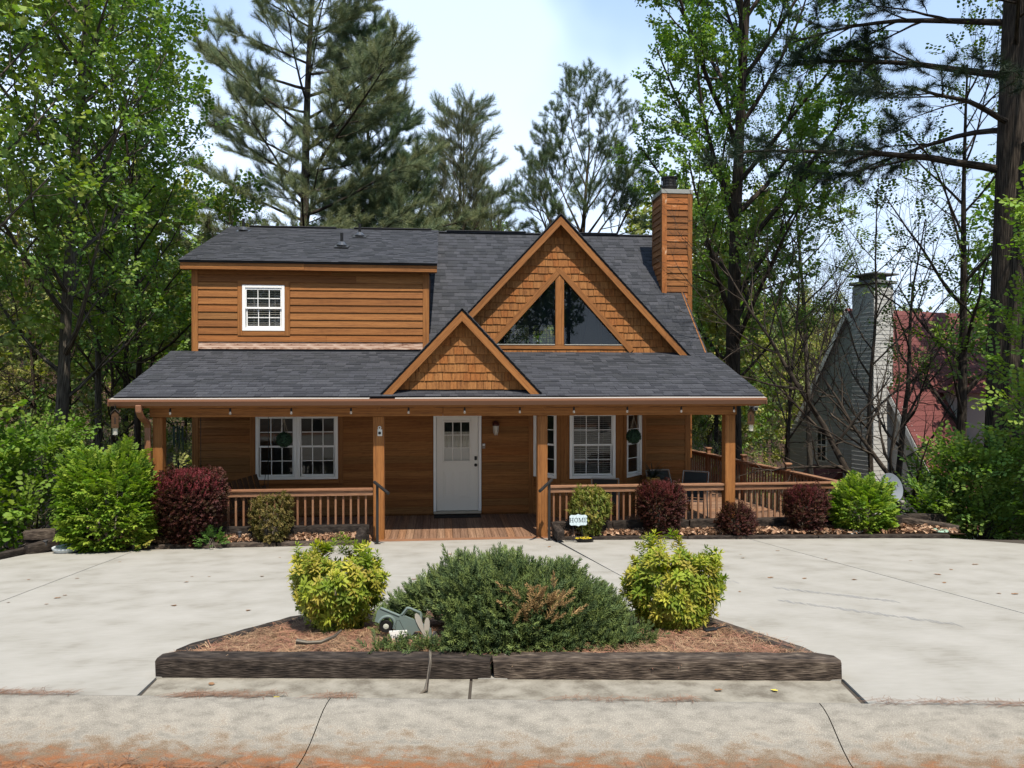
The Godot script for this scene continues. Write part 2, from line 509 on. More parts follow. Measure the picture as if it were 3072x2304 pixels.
func make_ground() -> void:
	hill.seed = 5
	hill.frequency = 0.012
	var xs := []
	var zs := []
	var x := -130.0
	while x <= 130.0:
		xs.append(x)
		x += 1.3 if absf(x) < 26.0 else 5.0
	var z := 14.0
	while z >= -230.0:
		zs.append(z)
		z -= 1.3 if z > -48.0 else 6.0
	var g := Geo.new()
	var hh := []
	for zz in zs:
		var row := []
		for xx in xs:
			row.append(Vector3(xx, ground_height(xx, zz), zz))
		hh.append(row)
	for i in zs.size() - 1:
		for j in xs.size() - 1:
			var a: Vector3 = hh[i][j]; var b: Vector3 = hh[i][j + 1]; var c: Vector3 = hh[i + 1][j + 1]; var d: Vector3 = hh[i + 1][j]
			var q := []
			for p: Vector3 in [a, b, c, d]:
				q.append(Vector3(ground_height(p.x - 0.6, p.z) - ground_height(p.x + 0.6, p.z), 1.2, ground_height(p.x, p.z - 0.6) - ground_height(p.x, p.z + 0.6)).normalized())
			g.tri(a, b, c, q[0], q[1], q[2], Vector2(a.x, a.z), Vector2(b.x, b.z), Vector2(c.x, c.z))
			g.tri(a, c, d, q[0], q[2], q[3], Vector2(a.x, a.z), Vector2(c.x, c.z), Vector2(d.x, d.z))
	structure("ground", g, M.floor)

# the plane of the driveway: local x along the house, local y up the page towards the house, local z its normal
func drive_axes() -> Transform3D:
	var back := Vector3(0, -0.11, -1).normalized()
	var nn := Vector3(0, 1, -0.11).normalized()
	return Transform3D(Basis(Vector3.RIGHT, back, nn), Vector3(0, gy(0.0), 0))

func on_drive(p: Array) -> PackedVector2Array:     # (x, z) pairs into the plane's own (x, y)
	var out := PackedVector2Array()
	var k := sqrt(1.0 + 0.11 * 0.11)
	for q: Vector2 in p:
		out.push_back(Vector2(q.x, -q.y * k))
	return out

func kerb_z(x: float) -> float:       # the joint between drive and kerb
	return -4.648 + 0.159 * x

func make_drive() -> void:
	var t := drive_axes()
	var root := Node3D.new()
	root.name = "driveway"
	root.set_meta("kind", "structure")
	add_child(root)
	root.position = Vector3(0, gy(-9.0), -9.0)
	var jl := func(z: float) -> float: return -5.12 + 0.087 * (z + 12.45)
	var jm := func(z: float) -> float: return 2.04 + 0.05 * (z + 13.14)
	var jr := func(z: float) -> float: return 5.49 - 0.014 * (z + 12.5)
	var e := 0.007
	var slabs := []
	# left of the left joint, curving away to the side
	slabs.append([Vector2(jl.call(-13.2) - e, -13.2), Vector2(-6.8, -13.2), Vector2(-6.86, -12.1), Vector2(-7.3, -10.9), Vector2(-8.4, -9.9), Vector2(-10.5, -9.2), Vector2(-14, -8.8), Vector2(-20, -8.6), Vector2(-20, kerb_z(-20.0)), Vector2(jl.call(kerb_z(-4.4)) - e, kerb_z(-4.4))])
	slabs.append([Vector2(jm.call(-9.6) - e, -9.6), Vector2(jl.call(-9.6) + e, -9.6), Vector2(jl.call(-13.2) + e, -13.2), Vector2(-1.32, -13.3), Vector2(-1.32, -13.84), Vector2(2.0, -13.84), Vector2(2.0, -13.4)])
	slabs.append([Vector2(jm.call(-9.6) - e, -9.588), Vector2(jm.call(-6.0) - e, -6.0), Vector2(2.64, -4.72), Vector2(-1.99, -5.38), Vector2(-1.96, -4.966), Vector2(jl.call(-5.35) + e, kerb_z(-4.45)), Vector2(jl.call(-9.6) + e, -9.588)])
	slabs.append([Vector2(jr.call(-12.9) - e, -12.95), Vector2(2.06, -13.36), Vector2(jm.call(-9.6) + e, -9.6), Vector2(jm.call(-6.0) + e, -6.0), Vector2(2.66, -4.72), Vector2(2.55, -4.245), Vector2(jr.call(-3.8) - e, kerb_z(5.37))])
	slabs.append([Vector2(jr.call(-12.9) + e, -12.95), Vector2(jr.call(-3.8) + e, kerb_z(5.38)), Vector2(20, kerb_z(20.0)), Vector2(20, -9.0), Vector2(13, -9.6), Vector2(10.6, -10.4), Vector2(9.6, -11.3), Vector2(9.0, -12.35), Vector2(7.8, -12.62)])
	for p in slabs:
		var g := Geo.new()
		g.prism(on_drive(p), -0.12, 0.0, t.origin, t.basis, Vector2(rng.randf() * 5, rng.randf() * 5))
		part("slab", g, M.concrete, root)
	for p in [[Vector2(-1.93, -4.955), Vector2(-1.97, -5.37), Vector2(0.18, -5.06), Vector2(0.152, -4.625)], [Vector2(0.172, -4.62), Vector2(0.2, -5.057), Vector2(2.62, -4.71), Vector2(2.51, -4.255)]]:
		var g := Geo.new()
		g.prism(on_drive(p), -0.12, -0.004, t.origin, t.basis, Vector2(rng.randf() * 5, rng.randf() * 5))
		part("apron_slab", g, M.apron, root)
	var g2 := Geo.new()
	g2.prism(on_drive([Vector2(-20, kerb_z(-20)), Vector2(20, kerb_z(20)), Vector2(20, -9.0), Vector2(9.0, -12.4), Vector2(2, -13.8), Vector2(-1.3, -13.8), Vector2(-6.7, -13.1), Vector2(-7, -11), Vector2(-20, -8.7)]), -0.2, -0.018, t.origin, t.basis)
	part("joint_filler", g2, M.joint, root)

# rolled kerb and gutter pan: profile across, laid along the street
func kerb_point(s: float, d: float, drop: float) -> Vector3:
	var x := s - d * -0.157
	var z0 := kerb_z(s)
	return Vector3(s - 0.157 * d, gy(z0) + drop, z0 + 0.988 * d)

func make_kerb() -> void:
	var root := Node3D.new()
	root.name = "kerb"
	root.set_meta("kind", "structure")
	add_child(root)
	root.position = Vector3(0, gy(kerb_z(0)), kerb_z(0))
	var prof := [[0.004, -0.03], [0.006, 0.004], [0.03, 0.012], [0.10, 0.012], [0.17, 0.002], [0.25, -0.024], [0.33, -0.056], [0.41, -0.084], [0.50, -0.104], [0.60, -0.112], [0.72, -0.104], [0.74, -0.16]]
	var cuts := [-20.0, -12.6, -9.5, -6.4, -3.55, -0.70, 2.25, 5.2, 8.2, 11.2, 20.0]
	for i in cuts.size() - 1:
		var g := Geo.new()
		var n := int(ceil((cuts[i + 1] - cuts[i]) / 0.25))
		var a: float = cuts[i] + (0.006 if i else 0.0)
		var run := 0.0
		for j in prof.size() - 1:
			var d0: float = prof[j][0]; var d1: float = prof[j + 1][0]
			var l := Vector2(prof[j][0], prof[j][1]).distance_to(Vector2(prof[j + 1][0], prof[j + 1][1]))
			for k in n:
				var s0 := lerpf(a, cuts[i + 1], float(k) / n)
				var s1 := lerpf(a, cuts[i + 1], float(k + 1) / n)
				var p := [kerb_point(s0, d0, prof[j][1]), kerb_point(s1, d0, prof[j][1]), kerb_point(s1, d1, prof[j + 1][1]), kerb_point(s0, d1, prof[j + 1][1])]
				var nj := func(m: int) -> Vector3:
					var lo: Array = prof[maxi(m - 1, 0)]; var hi: Array = prof[mini(m + 1, prof.size() - 1)]
					return Vector3(0, float(hi[0]) - float(lo[0]), float(lo[1]) - float(hi[1])).normalized()
				var na: Vector3 = nj.call(j); var nb: Vector3 = nj.call(j + 1)
				g.tri(p[0], p[1], p[2], na, na, nb, Vector2(s0, run), Vector2(s1, run), Vector2(s1, run + l))
				g.tri(p[0], p[2], p[3], na, nb, nb, Vector2(s0, run), Vector2(s1, run + l), Vector2(s0, run + l))
			run += l
		part("kerb_section", g, M.kerb, root)
	# road beyond the gutter, and the red clay washed along it
	var road := Geo.new()
	var rp := [[0.70, -0.125], [1.2, -0.10], [2.2, -0.02], [3.6, 0.2], [5.0, 0.36], [7.0, 0.42], [12.0, 0.4], [16.0, 0.2]]
	for j in rp.size() - 1:
		for k in 40:
			var s0 := -40.0 + k * 2.0
			var s1 := s0 + 2.0
			var p := [kerb_point(s0, rp[j][0], rp[j][1]), kerb_point(s1, rp[j][0], rp[j][1]), kerb_point(s1, rp[j + 1][0], rp[j + 1][1]), kerb_point(s0, rp[j + 1][0], rp[j + 1][1])]
			var nn: Vector3 = (p[3] - p[0]).cross(p[1] - p[0]).normalized()
			if nn.y < 0: nn = -nn
			road.quad(p[0], p[1], p[2], p[3], nn, Vector2(s0, rp[j][0]), Vector2(s1, rp[j][0]), Vector2(s1, rp[j + 1][0]), Vector2(s0, rp[j + 1][0]))
	structure("road", road, M.road)
	var nz := FastNoiseLite.new()
	nz.seed = 9
	nz.frequency = 1.1
	nz.fractal_octaves = 5
	var clay := Geo.new()
	var n2 := 1400
	var lo := []
	for k in n2 + 1:
		var s := -7.0 + 14.0 * k / n2
		var d := 0.63 + 0.07 * nz.get_noise_1d(s) + 0.03 * nz.get_noise_1d(s * 40.0) - 0.012 * s
		lo.append([s, d])
	for k in n2:
		var prev0: Array = [lo[k][0], lo[k][1]]
		var prev1: Array = [lo[k + 1][0], lo[k + 1][1]]
		var dp := func(d: float) -> float:
			for j in prof.size() - 2:
				if d <= prof[j + 1][0]:
					return lerpf(prof[j][1], prof[j + 1][1], (d - prof[j][0]) / (prof[j + 1][0] - prof[j][0])) + 0.004
			return -0.103 + (d - 0.72) * 0.1
		for step in [0.12, 0.3, 0.62, 1.1, 1.6]:
			var q0: Array = [prev0[0], maxf(lo[k][1], step)]
			var q1: Array = [prev1[0], maxf(lo[k + 1][1], step)]
			if step == 0.12 or step == 0.3:
				continue
			var p := [kerb_point(prev0[0], prev0[1], dp.call(prev0[1])), kerb_point(prev1[0], prev1[1], dp.call(prev1[1])), kerb_point(q1[0], q1[1], dp.call(q1[1])), kerb_point(q0[0], q0[1], dp.call(q0[1]))]
			clay.quad(p[0], p[1], p[2], p[3], Vector3(0, 1, -0.05).normalized(), Vector2(prev0[0], prev0[1]), Vector2(prev1[0], prev1[1]), Vector2(q1[0], q1[1]), Vector2(q0[0], q0[1]))
			prev0 = q0
			prev1 = q1
	var co := part("clay_dirt", clay, M.clay, self)
	tag(co, "orange clay dirt washed along the gutter", "dirt", "", "stuff")

const ZB := -16.23       # face of the front wall
const ZF := -13.82       # front edge of the porch floor
var house: Node3D

func holder(called: String, parent: Node, at := Vector3()) -> Node3D:
	var o := Node3D.new()
	o.name = called
	put(o, parent, Transform3D(Basis(), at))
	return o

func shell(called: String, boxes: Array, m, parent: Node, bevel := 0.0) -> MeshInstance3D:
	var g := Geo.new()
	for b in boxes:      # [x0, x1, y0, y1, z0, z1]
		g.box(Vector3(b[0] + b[1], b[2] + b[3], b[4] + b[5]) * 0.5, Vector3(b[1] - b[0], b[3] - b[2], b[5] - b[4]), bevel, Basis(), Vector2(rng.randf() * 3, rng.randf() * 3))
	return part(called, g, m, parent)

func bar(called: String, b: Array, m, parent: Node, bevel := 0.004) -> MeshInstance3D:
	return board(called, parent, Vector3(b[0] + b[1], b[2] + b[3], b[4] + b[5]) * 0.5, Vector3(b[1] - b[0], b[3] - b[2], b[5] - b[4]), m, bevel)

# lapped siding on a wall facing b.z: boards between x0 and x1 (in the wall's own axes) whose lower edges stand proud
func siding(parent: Node, wall: Transform3D, x0: float, x1: float, y: float, h: float, mats) -> void:
	var lap := 0.022
	var tilt := Basis(Vector3.RIGHT, -atan2(lap, h) + rng.randf_range(-0.006, 0.006))
	var at := wall * Vector3((x0 + x1) * 0.5, y + h * 0.5 + 0.006, 0.012)
	board("clapboard", parent, at, Vector3(x1 - x0, h + 0.012, 0.016), mats, 0.003, wall.basis * tilt)

func siding_run(parent: Node, wall: Transform3D, spans: Array, y: float, h: float, mats) -> void:
	for s in spans:
		var a: float = s[0]
		while a < s[1] - 0.01:
			var b := minf(a + rng.randf_range(2.6, 3.7), s[1])
			if s[1] - b < 0.5: b = s[1]
			siding(parent, wall, a + 0.001, b - 0.001, y, h, mats)
			a = b

# tabs of laminated shingles over a plane: o its lower corner, ex along the eave, ey up the slope, poly what they cover
func shingles(parent: Node, o: Vector3, ex: Vector3, ey: Vector3, w: float, l: float, poly: PackedVector2Array, single_rows: int, step := 0.137) -> int:
	var nn := ex.cross(ey).normalized()
	if nn.y < 0: nn = -nn
	var g := Geo.new()
	g.coloured = true
	var made := 0
	var rows := int(ceil(l / step))
	var widths := [0.11, 0.15, 0.19, 0.23, 0.29]
	for r in rows:
		var x := -rng.randf() * 0.2
		var y := r * step
		var wave := rng.randf_range(-0.004, 0.004)
		while x < w:
			var k := rng.randi() % 5
			var thick: float = [0.005, 0.009][0 if rng.randf() < 0.5 else 1]
			var a := maxf(x, -0.012)
			var b := minf(x + widths[k], w + 0.012)
			var whole: bool = b - a > widths[k] - 0.001
			x += widths[k]
			if b - a < 0.02: continue
			var hh := minf(step + 0.05, l - y + 0.01)
			var mid := Vector2((a + b) * 0.5, y + step * 0.5)
			if poly.size() and not Geometry2D.is_point_in_polygon(mid, poly): continue
			var tilt := Basis(ex, ey, nn) * Basis(Vector3.RIGHT, -0.045)
			var at: Vector3 = o + ex * mid.x + ey * (y + hh * 0.5 + wave - 0.008) + nn * (thick * 0.5 + 0.009)
			var tone := 0
			var f := rng.randf()
			if thick > 0.006: tone = 0 if f < 0.4 else 2 if f < 0.8 else 1
			else: tone = 1 if f < 0.55 else 3 if f < 0.75 else 0
			if r < single_rows and made < 300 and whole:
				var key := "shingle %d %.3f" % [k, thick]
				if not cache.has(key):
					var sg := Geo.new()
					sg.box(Vector3(), Vector3(widths[k] - 0.003, step + 0.05, thick), 0.0015, Basis(), Vector2(k * 0.7, 0))
					cache[key] = sg.mesh()
				var one := MeshInstance3D.new()
				one.name = "shingle"
				one.mesh = cache[key]
				one.material_override = M.shingles[tone]
				put(one, parent, Transform3D(tilt, at))
				made += 1
			else:
				var c: Color = M.shingle_tones[tone]
				g.tint = c.srgb_to_linear()
				g.box(at, Vector3(b - a - 0.003, hh, thick), 0.0, tilt, Vector2(rng.randf(), rng.randf()))
	var f2 := part("shingle_field", g, M.shingle, parent)
	f2.set_meta("kind", "stuff")
	return made

# a plate of even thickness over four corners, top face given
func plate(called: String, c: Array, thick: float, m, parent: Node) -> MeshInstance3D:
	var g := Geo.new()
	var nn: Vector3 = (c[1] - c[0]).cross(c[3] - c[0]).normalized()
	if nn.y < 0: nn = -nn
	var lo := c.map(func(p): return p - nn * thick)
	g.quad(c[0], c[1], c[2], c[3], nn)
	g.quad(lo[0], lo[1], lo[2], lo[3], -nn)
	var mid: Vector3 = (c[0] + c[1] + c[2] + c[3]) / 4.0
	for i in 4:
		var j := (i + 1) % 4
		var e: Vector3 = (c[j] - c[i]).cross(nn).normalized()
		if e.dot((c[i] + c[j]) * 0.5 - mid) < 0: e = -e
		g.quad(c[i], c[j], lo[j], lo[i], e)
	return part(called, g, m, parent)

# squared timber from a to b, its depth measured across "up"
func beam_between(called: String, a: Vector3, b: Vector3, deep: float, thick: float, up: Vector3, m, parent: Node, bevel := 0.004) -> MeshInstance3D:
	var d := (b - a).normalized()
	var w := d.cross(up).normalized()
	var u := w.cross(d)
	return board(called, parent, (a + b) * 0.5, Vector3(a.distance_to(b), deep, thick), m, bevel, Basis(d, u, w))

# double-hung vinyl window in a wall: axes t (x along, y up, z out), lower left corner at 0, 0
func window(parent: Node, t: Transform3D, w: float, h: float, cols: int, glass: Material, slats: bool, sill := true) -> Node3D:
	var o := Node3D.new()
	o.name = "window"
	put(o, parent, t)
	var fr := 0.062
	var g := Geo.new()
	for b in [[0, fr, 0, h], [w - fr, w, 0, h], [fr, w - fr, 0, fr], [fr, w - fr, h - fr, h]]:
		g.box(Vector3((b[0] + b[1]) * 0.5, (b[2] + b[3]) * 0.5, 0.0), Vector3(b[1] - b[0] - 0.0005, b[3] - b[2], 0.085), 0.006)
	own("frame", g, M.vinyl, o)
	var mid := h * 0.5
	var s := 0.04
	for half in 2:
		var y0 := mid - 0.02 if half else fr
		var y1 := h - fr if half else mid + 0.02
		var z := 0.012 if half else -0.018
		var x0 := fr + 0.001
		var x1 := w - fr - 0.001
		if not half:
			x0 += 0.012; x1 -= 0.012
		var sg := Geo.new()
		for b in [[x0, x0 + s * 0.6, y0 + s, y1 - s], [x1 - s * 0.6, x1, y0 + s, y1 - s], [x0, x1, y0 + 0.001, y0 + s], [x0, x1, y1 - s, y1 - 0.001]]:
			sg.box(Vector3((b[0] + b[1]) * 0.5, (b[2] + b[3]) * 0.5, z), Vector3(b[1] - b[0], b[3] - b[2] - 0.0005, 0.026), 0.004)
		own("sash", sg, M.vinyl, o)
		var gx0 := x0 + s * 0.6
		var gx1 := x1 - s * 0.6
		var gy0 := y0 + s
		var gy1 := y1 - s
		var mg := Geo.new()
		for k in range(1, cols):
			var mx := lerpf(gx0, gx1, float(k) / cols)
			mg.box(Vector3(mx, (gy0 + gy1) * 0.5, z), Vector3(0.016, gy1 - gy0, 0.014), 0.003)
		for k in cols:
			var m0 := lerpf(gx0, gx1, float(k) / cols) + 0.0085
			var m1 := lerpf(gx0, gx1, float(k + 1) / cols) - 0.0085
			mg.box(Vector3((m0 + m1) * 0.5, (gy0 + gy1) * 0.5, z), Vector3(m1 - m0, 0.016, 0.014), 0.003)
			for r in 2:
				var p0 := lerpf(gy0, gy1, r * 0.5)
				var p1 := lerpf(gy0, gy1, r * 0.5 + 0.5)
				var pg := Geo.new()
				pg.quad(Vector3(m0 - 0.008, p0, z), Vector3(m1 + 0.008, p0, z), Vector3(m1 + 0.008, p1, z), Vector3(m0 - 0.008, p1, z), Vector3.BACK)
				own("pane", pg, glass, o)
		own("muntin", mg, M.vinyl, o)
	if slats:
		var bg := Geo.new()
		var y := fr + 0.03
		while y < h - fr - 0.02:
			bg.box(Vector3(w * 0.5, y, -0.13), Vector3(w - 2 * fr - 0.02, 0.0025, 0.04), 0.0, Basis(Vector3.RIGHT, 0.2))
			y += 0.045
		for x in [0.25, 0.75]:
			bg.box(Vector3(w * x, h * 0.5, -0.072), Vector3(0.003, h - 2 * fr, 0.003))
		var bl := own("blind", bg, M.cloth, o)
		bl.set_meta("label", "white slatted blind inside the window")
	return o

func railing(a: Vector3, b: Vector3, top: float, gap: float, m, parent: Node, posts := []) -> Node3D:
	var r := holder("railing", parent, (a + b) * 0.5)
	var d := (b - a).normalized()
	var l := a.distance_to(b)
	var ang := Basis(Vector3.UP, atan2(-d.z, d.x))
	var mid := (a + b) * 0.5
	board("cap_rail", r, mid + Vector3.UP * (top - 0.019), Vector3(l, 0.038, 0.14), M.rail, 0.006, ang)
	board("apron_rail", r, mid + Vector3.UP * (top - 0.038 - 0.047) + ang.z * 0.022, Vector3(l, 0.09, 0.038), M.rail, 0.005, ang)
	var n := int(round(l / gap))
	for i in range(1, n):
		board("baluster", r, a + d * (l * i / n) + Vector3.UP * ((top - 0.06 - 0.1) * 0.5 + 0.02 + rng.randf_range(-0.004, 0.004)) - ang.z * 0.016, Vector3(0.035, top - 0.06 + 0.1, 0.035), m, 0.003, ang)
	return r

func make_house() -> void:
	house = thing("cabin", "two-storey cedar cabin with charcoal shingle roof, two front gables and a long porch", "house", Vector3(0.13, 0, -19.8))
	var front := Transform3D(Basis(), Vector3(0, 0, ZB))
	# ---------------- lower front wall
	var wl := shell("front_wall", [[-5.25, -3.93, -0.5, 3.5, -16.35, ZB - 0.005], [-3.93, -2.26, -0.5, 0.84, -16.35, ZB - 0.005], [-3.93, -2.26, 2.2, 3.5, -16.35, ZB - 0.005], [-2.26, -0.17, -0.5, 3.5, -16.35, ZB - 0.005], [-0.17, 0.8, -0.5, 0.06, -16.35, ZB - 0.005], [-0.17, 0.8, 2.12, 3.5, -16.35, ZB - 0.005], [0.8, 1.98, -0.5, 3.5, -16.35, ZB - 0.005], [1.98, 4.39, 2.42, 3.5, -16.35, ZB - 0.005], [4.39, 5.51, -0.5, 3.5, -16.35, ZB - 0.005]], M.cedar[2], house)
	var y := 0.03
	while y < 2.5:
		var spans := [[-5.13, -4.07], [-2.13, -0.215], [0.845, 1.88], [4.49, 5.39]]
		if y + 0.157 < 0.72: spans = [[-5.13, -0.215], [0.845, 1.88], [4.49, 5.39]]
		siding_run(wl, front, spans, y, 0.157, M.cedar)
		y += 0.157
	for b in [[-5.252, -5.125, -0.1, 2.6, ZB, ZB + 0.035], [5.385, 5.512, -0.1, 2.6, ZB, ZB + 0.035], [-4.07, -3.958, 0.715, 2.45, ZB, ZB + 0.03], [-2.238, -2.128, 0.715, 2.45, ZB, ZB + 0.03], [-3.957, -2.239, 0.715, 0.806, ZB, ZB + 0.03], [1.87, 1.98, -0.1, 2.6, ZB, ZB + 0.035], [4.39, 4.495, -0.1, 2.6, ZB, ZB + 0.035]]:
		bar("trim_board", b, M.trim, house)
	# pair of windows left of the door
	for x in [-3.955, -3.096]:
		window(house, Transform3D(Basis(), Vector3(x, 0.81, ZB - 0.01)), 0.857, 1.40, 3, M.glass, false)
	# ---------------- door
	make_door()
	# ---------------- bay
	var bay := holder("bay", house, Vector3(3.18, 0, -15.9))
	var corners := [Vector3(1.985, 0, ZB), Vector3(2.45, 0, -15.74), Vector3(3.9, 0, -15.74), Vector3(4.385, 0, ZB)]
	for i in 3:
		var a: Vector3 = corners[i]; var b: Vector3 = corners[i + 1]
		var d := (b - a).normalized()
		var bs := Basis(d, Vector3.UP, d.cross(Vector3.UP))
		var l := a.distance_to(b)
		var w0 := 0.02 if i != 1 else 0.245
		var ww := l - 2 * w0 if i != 1 else 0.995
		var t := Transform3D(bs, a)
		var g := Geo.new()
		for q in [[0.0, l, -0.4, 0.80], [0.0, l, 2.26, 2.6], [0.0, w0, 0.80, 2.26], [w0 + ww, l, 0.80, 2.26]]:
			g.box(t * Vector3((q[0] + q[1]) * 0.5, (q[2] + q[3]) * 0.5, -0.05), Vector3(maxf(q[1] - q[0], 0.01), q[3] - q[2], 0.09), 0.0, bs)
		part("bay_wall", g, M.cedar[1], bay)
		for k in 5:
			siding(bay, t, 0.01, l - 0.01, -0.02 + k * 0.152, 0.152, M.cedar)
		window(house, t * Transform3D(Basis(), Vector3(w0, 0.82, 0.0)), ww, 1.44, 1 if i != 1 else 3, M.glass, i == 1)
	for c in [corners[1], corners[2]]:
		board("trim_board", bay, c + Vector3(0, 1.25, 0.0), Vector3(0.07, 2.6, 0.07), M.trim, 0.006, Basis(Vector3.UP, 0.4))
	# ---------------- other outside walls, and the ceiling of the porch
	var gable := PackedVector2Array([Vector2(-16.23, -0.5), Vector2(-16.23, 3.45), Vector2(-19.8, 6.72), Vector2(-23.37, 3.45), Vector2(-23.37, -0.5)])
	for x in [-5.25, 5.41]:
		var g := Geo.new()
		g.prism(gable, 0.0, 0.1, Vector3(x, 0, 0), Basis(Vector3(0, 0, 1), Vector3.UP, Vector3(1, 0, 0)))
		part("side_wall", g, M.cedar[0], house)
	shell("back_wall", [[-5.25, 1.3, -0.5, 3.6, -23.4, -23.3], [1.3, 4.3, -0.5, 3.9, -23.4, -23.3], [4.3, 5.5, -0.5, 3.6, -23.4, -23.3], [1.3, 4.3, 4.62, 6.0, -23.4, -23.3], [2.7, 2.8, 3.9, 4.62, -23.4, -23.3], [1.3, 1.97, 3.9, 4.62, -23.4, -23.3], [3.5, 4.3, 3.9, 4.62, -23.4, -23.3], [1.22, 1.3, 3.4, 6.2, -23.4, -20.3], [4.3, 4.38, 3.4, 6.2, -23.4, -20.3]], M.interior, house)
	var gg := Geo.new()
	for x0 in [1.97, 2.8]:
		for k in 7:
			gg.box(Vector3(x0 + 0.65 * k / 6.0 + 0.02, 4.26, -23.34), Vector3(0.018, 0.72, 0.02))
		for k in 6:
			gg.box(Vector3(x0 + 0.34, 3.95 + 0.125 * k, -23.32), Vector3(0.7, 0.018, 0.018))
	part("lattice", gg, M.dark, house)
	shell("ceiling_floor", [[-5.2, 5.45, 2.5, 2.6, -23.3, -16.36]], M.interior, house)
	for k in 17:
		bar("ceiling_board", [-5.25, 5.55, 2.615, 2.63, -16.22 + k * 0.142, -16.22 + k * 0.142 + 0.139], M.cedar, house, 0.002)
	# ---------------- porch floor, beams, posts
	var deck := holder("porch_deck", house, Vector3(0.15, 0, -15))
	var x := -5.28
	while x < 5.55:
		bar("deck_board", [x, x + 0.1425, -0.03, 0.0 + rng.randf_range(-0.0015, 0.0015), ZB + 0.03, ZF - 0.042], M.deck, deck, 0.004)
		x += 0.1477
	bar("front_board", [-1.28, 1.96, -0.035, 0.003, ZF - 0.04, ZF + 0.10], M.rail, deck, 0.006)
	bar("rim_board", [-5.3, 5.6, -0.3, -0.04, ZF - 0.04, ZF - 0.002], M.deck, deck)
	for k in 43:
		var z := -13.87 - k * 0.1477
		var xe := 7.76 - (-13.9 - z) * 0.13
		bar("deck_board", [5.56, xe, -0.03, 0.0, z - 0.1425, z], M.deck, deck, 0.004)
	bar("rim_board", [5.6, 7.78, -0.3, -0.04, ZF - 0.04, ZF - 0.002], M.deck, deck)
	for px in [[-5.075, 0.17], [-1.175, 0.2], [1.857, 0.19], [5.485, 0.2]]:
		bar("post", [px[0] - px[1] * 0.5, px[0] + px[1] * 0.5, -0.03, 2.272, ZF - 0.19, ZF + 0.005], M.trim, house, 0.01)
	bar("beam", [-5.2, 0.0, 2.274, 2.5, ZF - 0.17, ZF + 0.03], M.trim, house, 0.008)
	bar("beam", [0.002, 5.6, 2.274, 2.5, ZF - 0.17, ZF + 0.03], M.trim, house, 0.008)
	bar("beam", [-5.19, -5.02, 2.3, 2.5, ZB + 0.04, ZF - 0.175], M.trim, house, 0.008)
	bar("beam", [5.40, 5.57, 2.3, 2.5, ZB + 0.04, ZF - 0.175], M.trim, house, 0.008)
	# ---------------- railings
	railing(Vector3(-4.98, 0, ZF - 0.09), Vector3(-1.28, 0, ZF - 0.09), 0.945, 0.135, M.rail, house)
	railing(Vector3(1.96, 0, ZF - 0.09), Vector3(5.38, 0, ZF - 0.09), 0.945, 0.1215, M.rail, house)
	railing(Vector3(5.59, 0, ZF - 0.09), Vector3(7.72, 0, ZF - 0.09), 0.945, 0.1215, M.rail, house)
	railing(Vector3(-5.08, 0, ZB + 0.05), Vector3(-5.08, 0, ZF - 0.2), 0.945, 0.135, M.rail, house)
	var side := [Vector3(7.77, 0, -13.95), Vector3(7.56, 0, -15.75), Vector3(7.33, 0, -17.6), Vector3(7.1, 0, -19.4), Vector3(6.9, 0, -21.0)]
	for i in 4:
		railing(side[i], side[i + 1], 0.945, 0.128, M.rail, house)
		board("rail_post", house, side[i + 1] + Vector3(0, 0.5, 0), Vector3(0.1, 1.12, 0.1), M.rail, 0.006)
		board("post_cap", house, side[i + 1] + Vector3(0, 1.08, 0), Vector3(0.15, 0.05, 0.15), M.rail, 0.015)
	board("rail_post", house, Vector3(7.76, 0.42, ZF - 0.09), Vector3(0.09, 0.96, 0.09), M.rail, 0.006)
	# ---------------- porch roof
	var pr := holder("porch_roof", house, Vector3(0.16, 3.0, -14.8))
	var ev := Vector3(-5.66, 2.645, -13.47)
	var up := Vector3(0, 0.885, -2.76)
	plate("roof_deck", [ev, ev + Vector3(11.64, 0, 0), ev + Vector3(11.64, 0, 0) + up, ev + up], 0.03, M.roof_edge, pr)
	var made := shingles(pr, ev + Vector3(0, -0.005, 0.02), Vector3.RIGHT, up.normalized(), 11.64, up.length(), PackedVector2Array(), 5)
	bar("fascia", [-5.64, 5.96, 2.46, 2.60, -13.525, -13.495], M.trim, pr)
	for e in [-5.63, 5.95]:
		beam_between("rake_board", Vector3(e, 2.56, -13.53), Vector3(e, 3.42, -16.2), 0.14, 0.03, Vector3.UP, M.trim, pr)
	make_gutter(house)
	bar("soffit", [-5.62, 5.94, 2.452, 2.462, -13.78, -13.5], M.trim, pr)
	# ---------------- upper left storey under its low roof
	var dw := shell("upper_wall", [[-5.25, -4.2, 3.45, 5.25, -16.33, ZB - 0.004], [-4.2, -3.36, 3.45, 3.99, -16.33, ZB - 0.004], [-4.2, -3.36, 4.92, 5.25, -16.33, ZB - 0.004], [-3.36, -0.30, 3.45, 5.25, -16.33, ZB - 0.004], [-0.38, -0.30, 3.45, 5.3, -19.0, -16.33], [-5.25, -5.15, 3.4, 5.3, -19.0, -16.33]], M.cedar[2], house)
	y = 3.739
	while y < 5.23:
		var spans := [[-5.12, -0.43]]
		if y > 3.8 and y < 4.95: spans = [[-5.12, -4.315], [-3.232, -0.43]]
		siding_run(dw, front, spans, y, 0.157, M.cedar)
		y += 0.157
	for s in [[-5.12, -1.27], [-1.268, -0.43]]:
		siding(dw, front, s[0], s[1], 3.58, 0.16, M.bare)
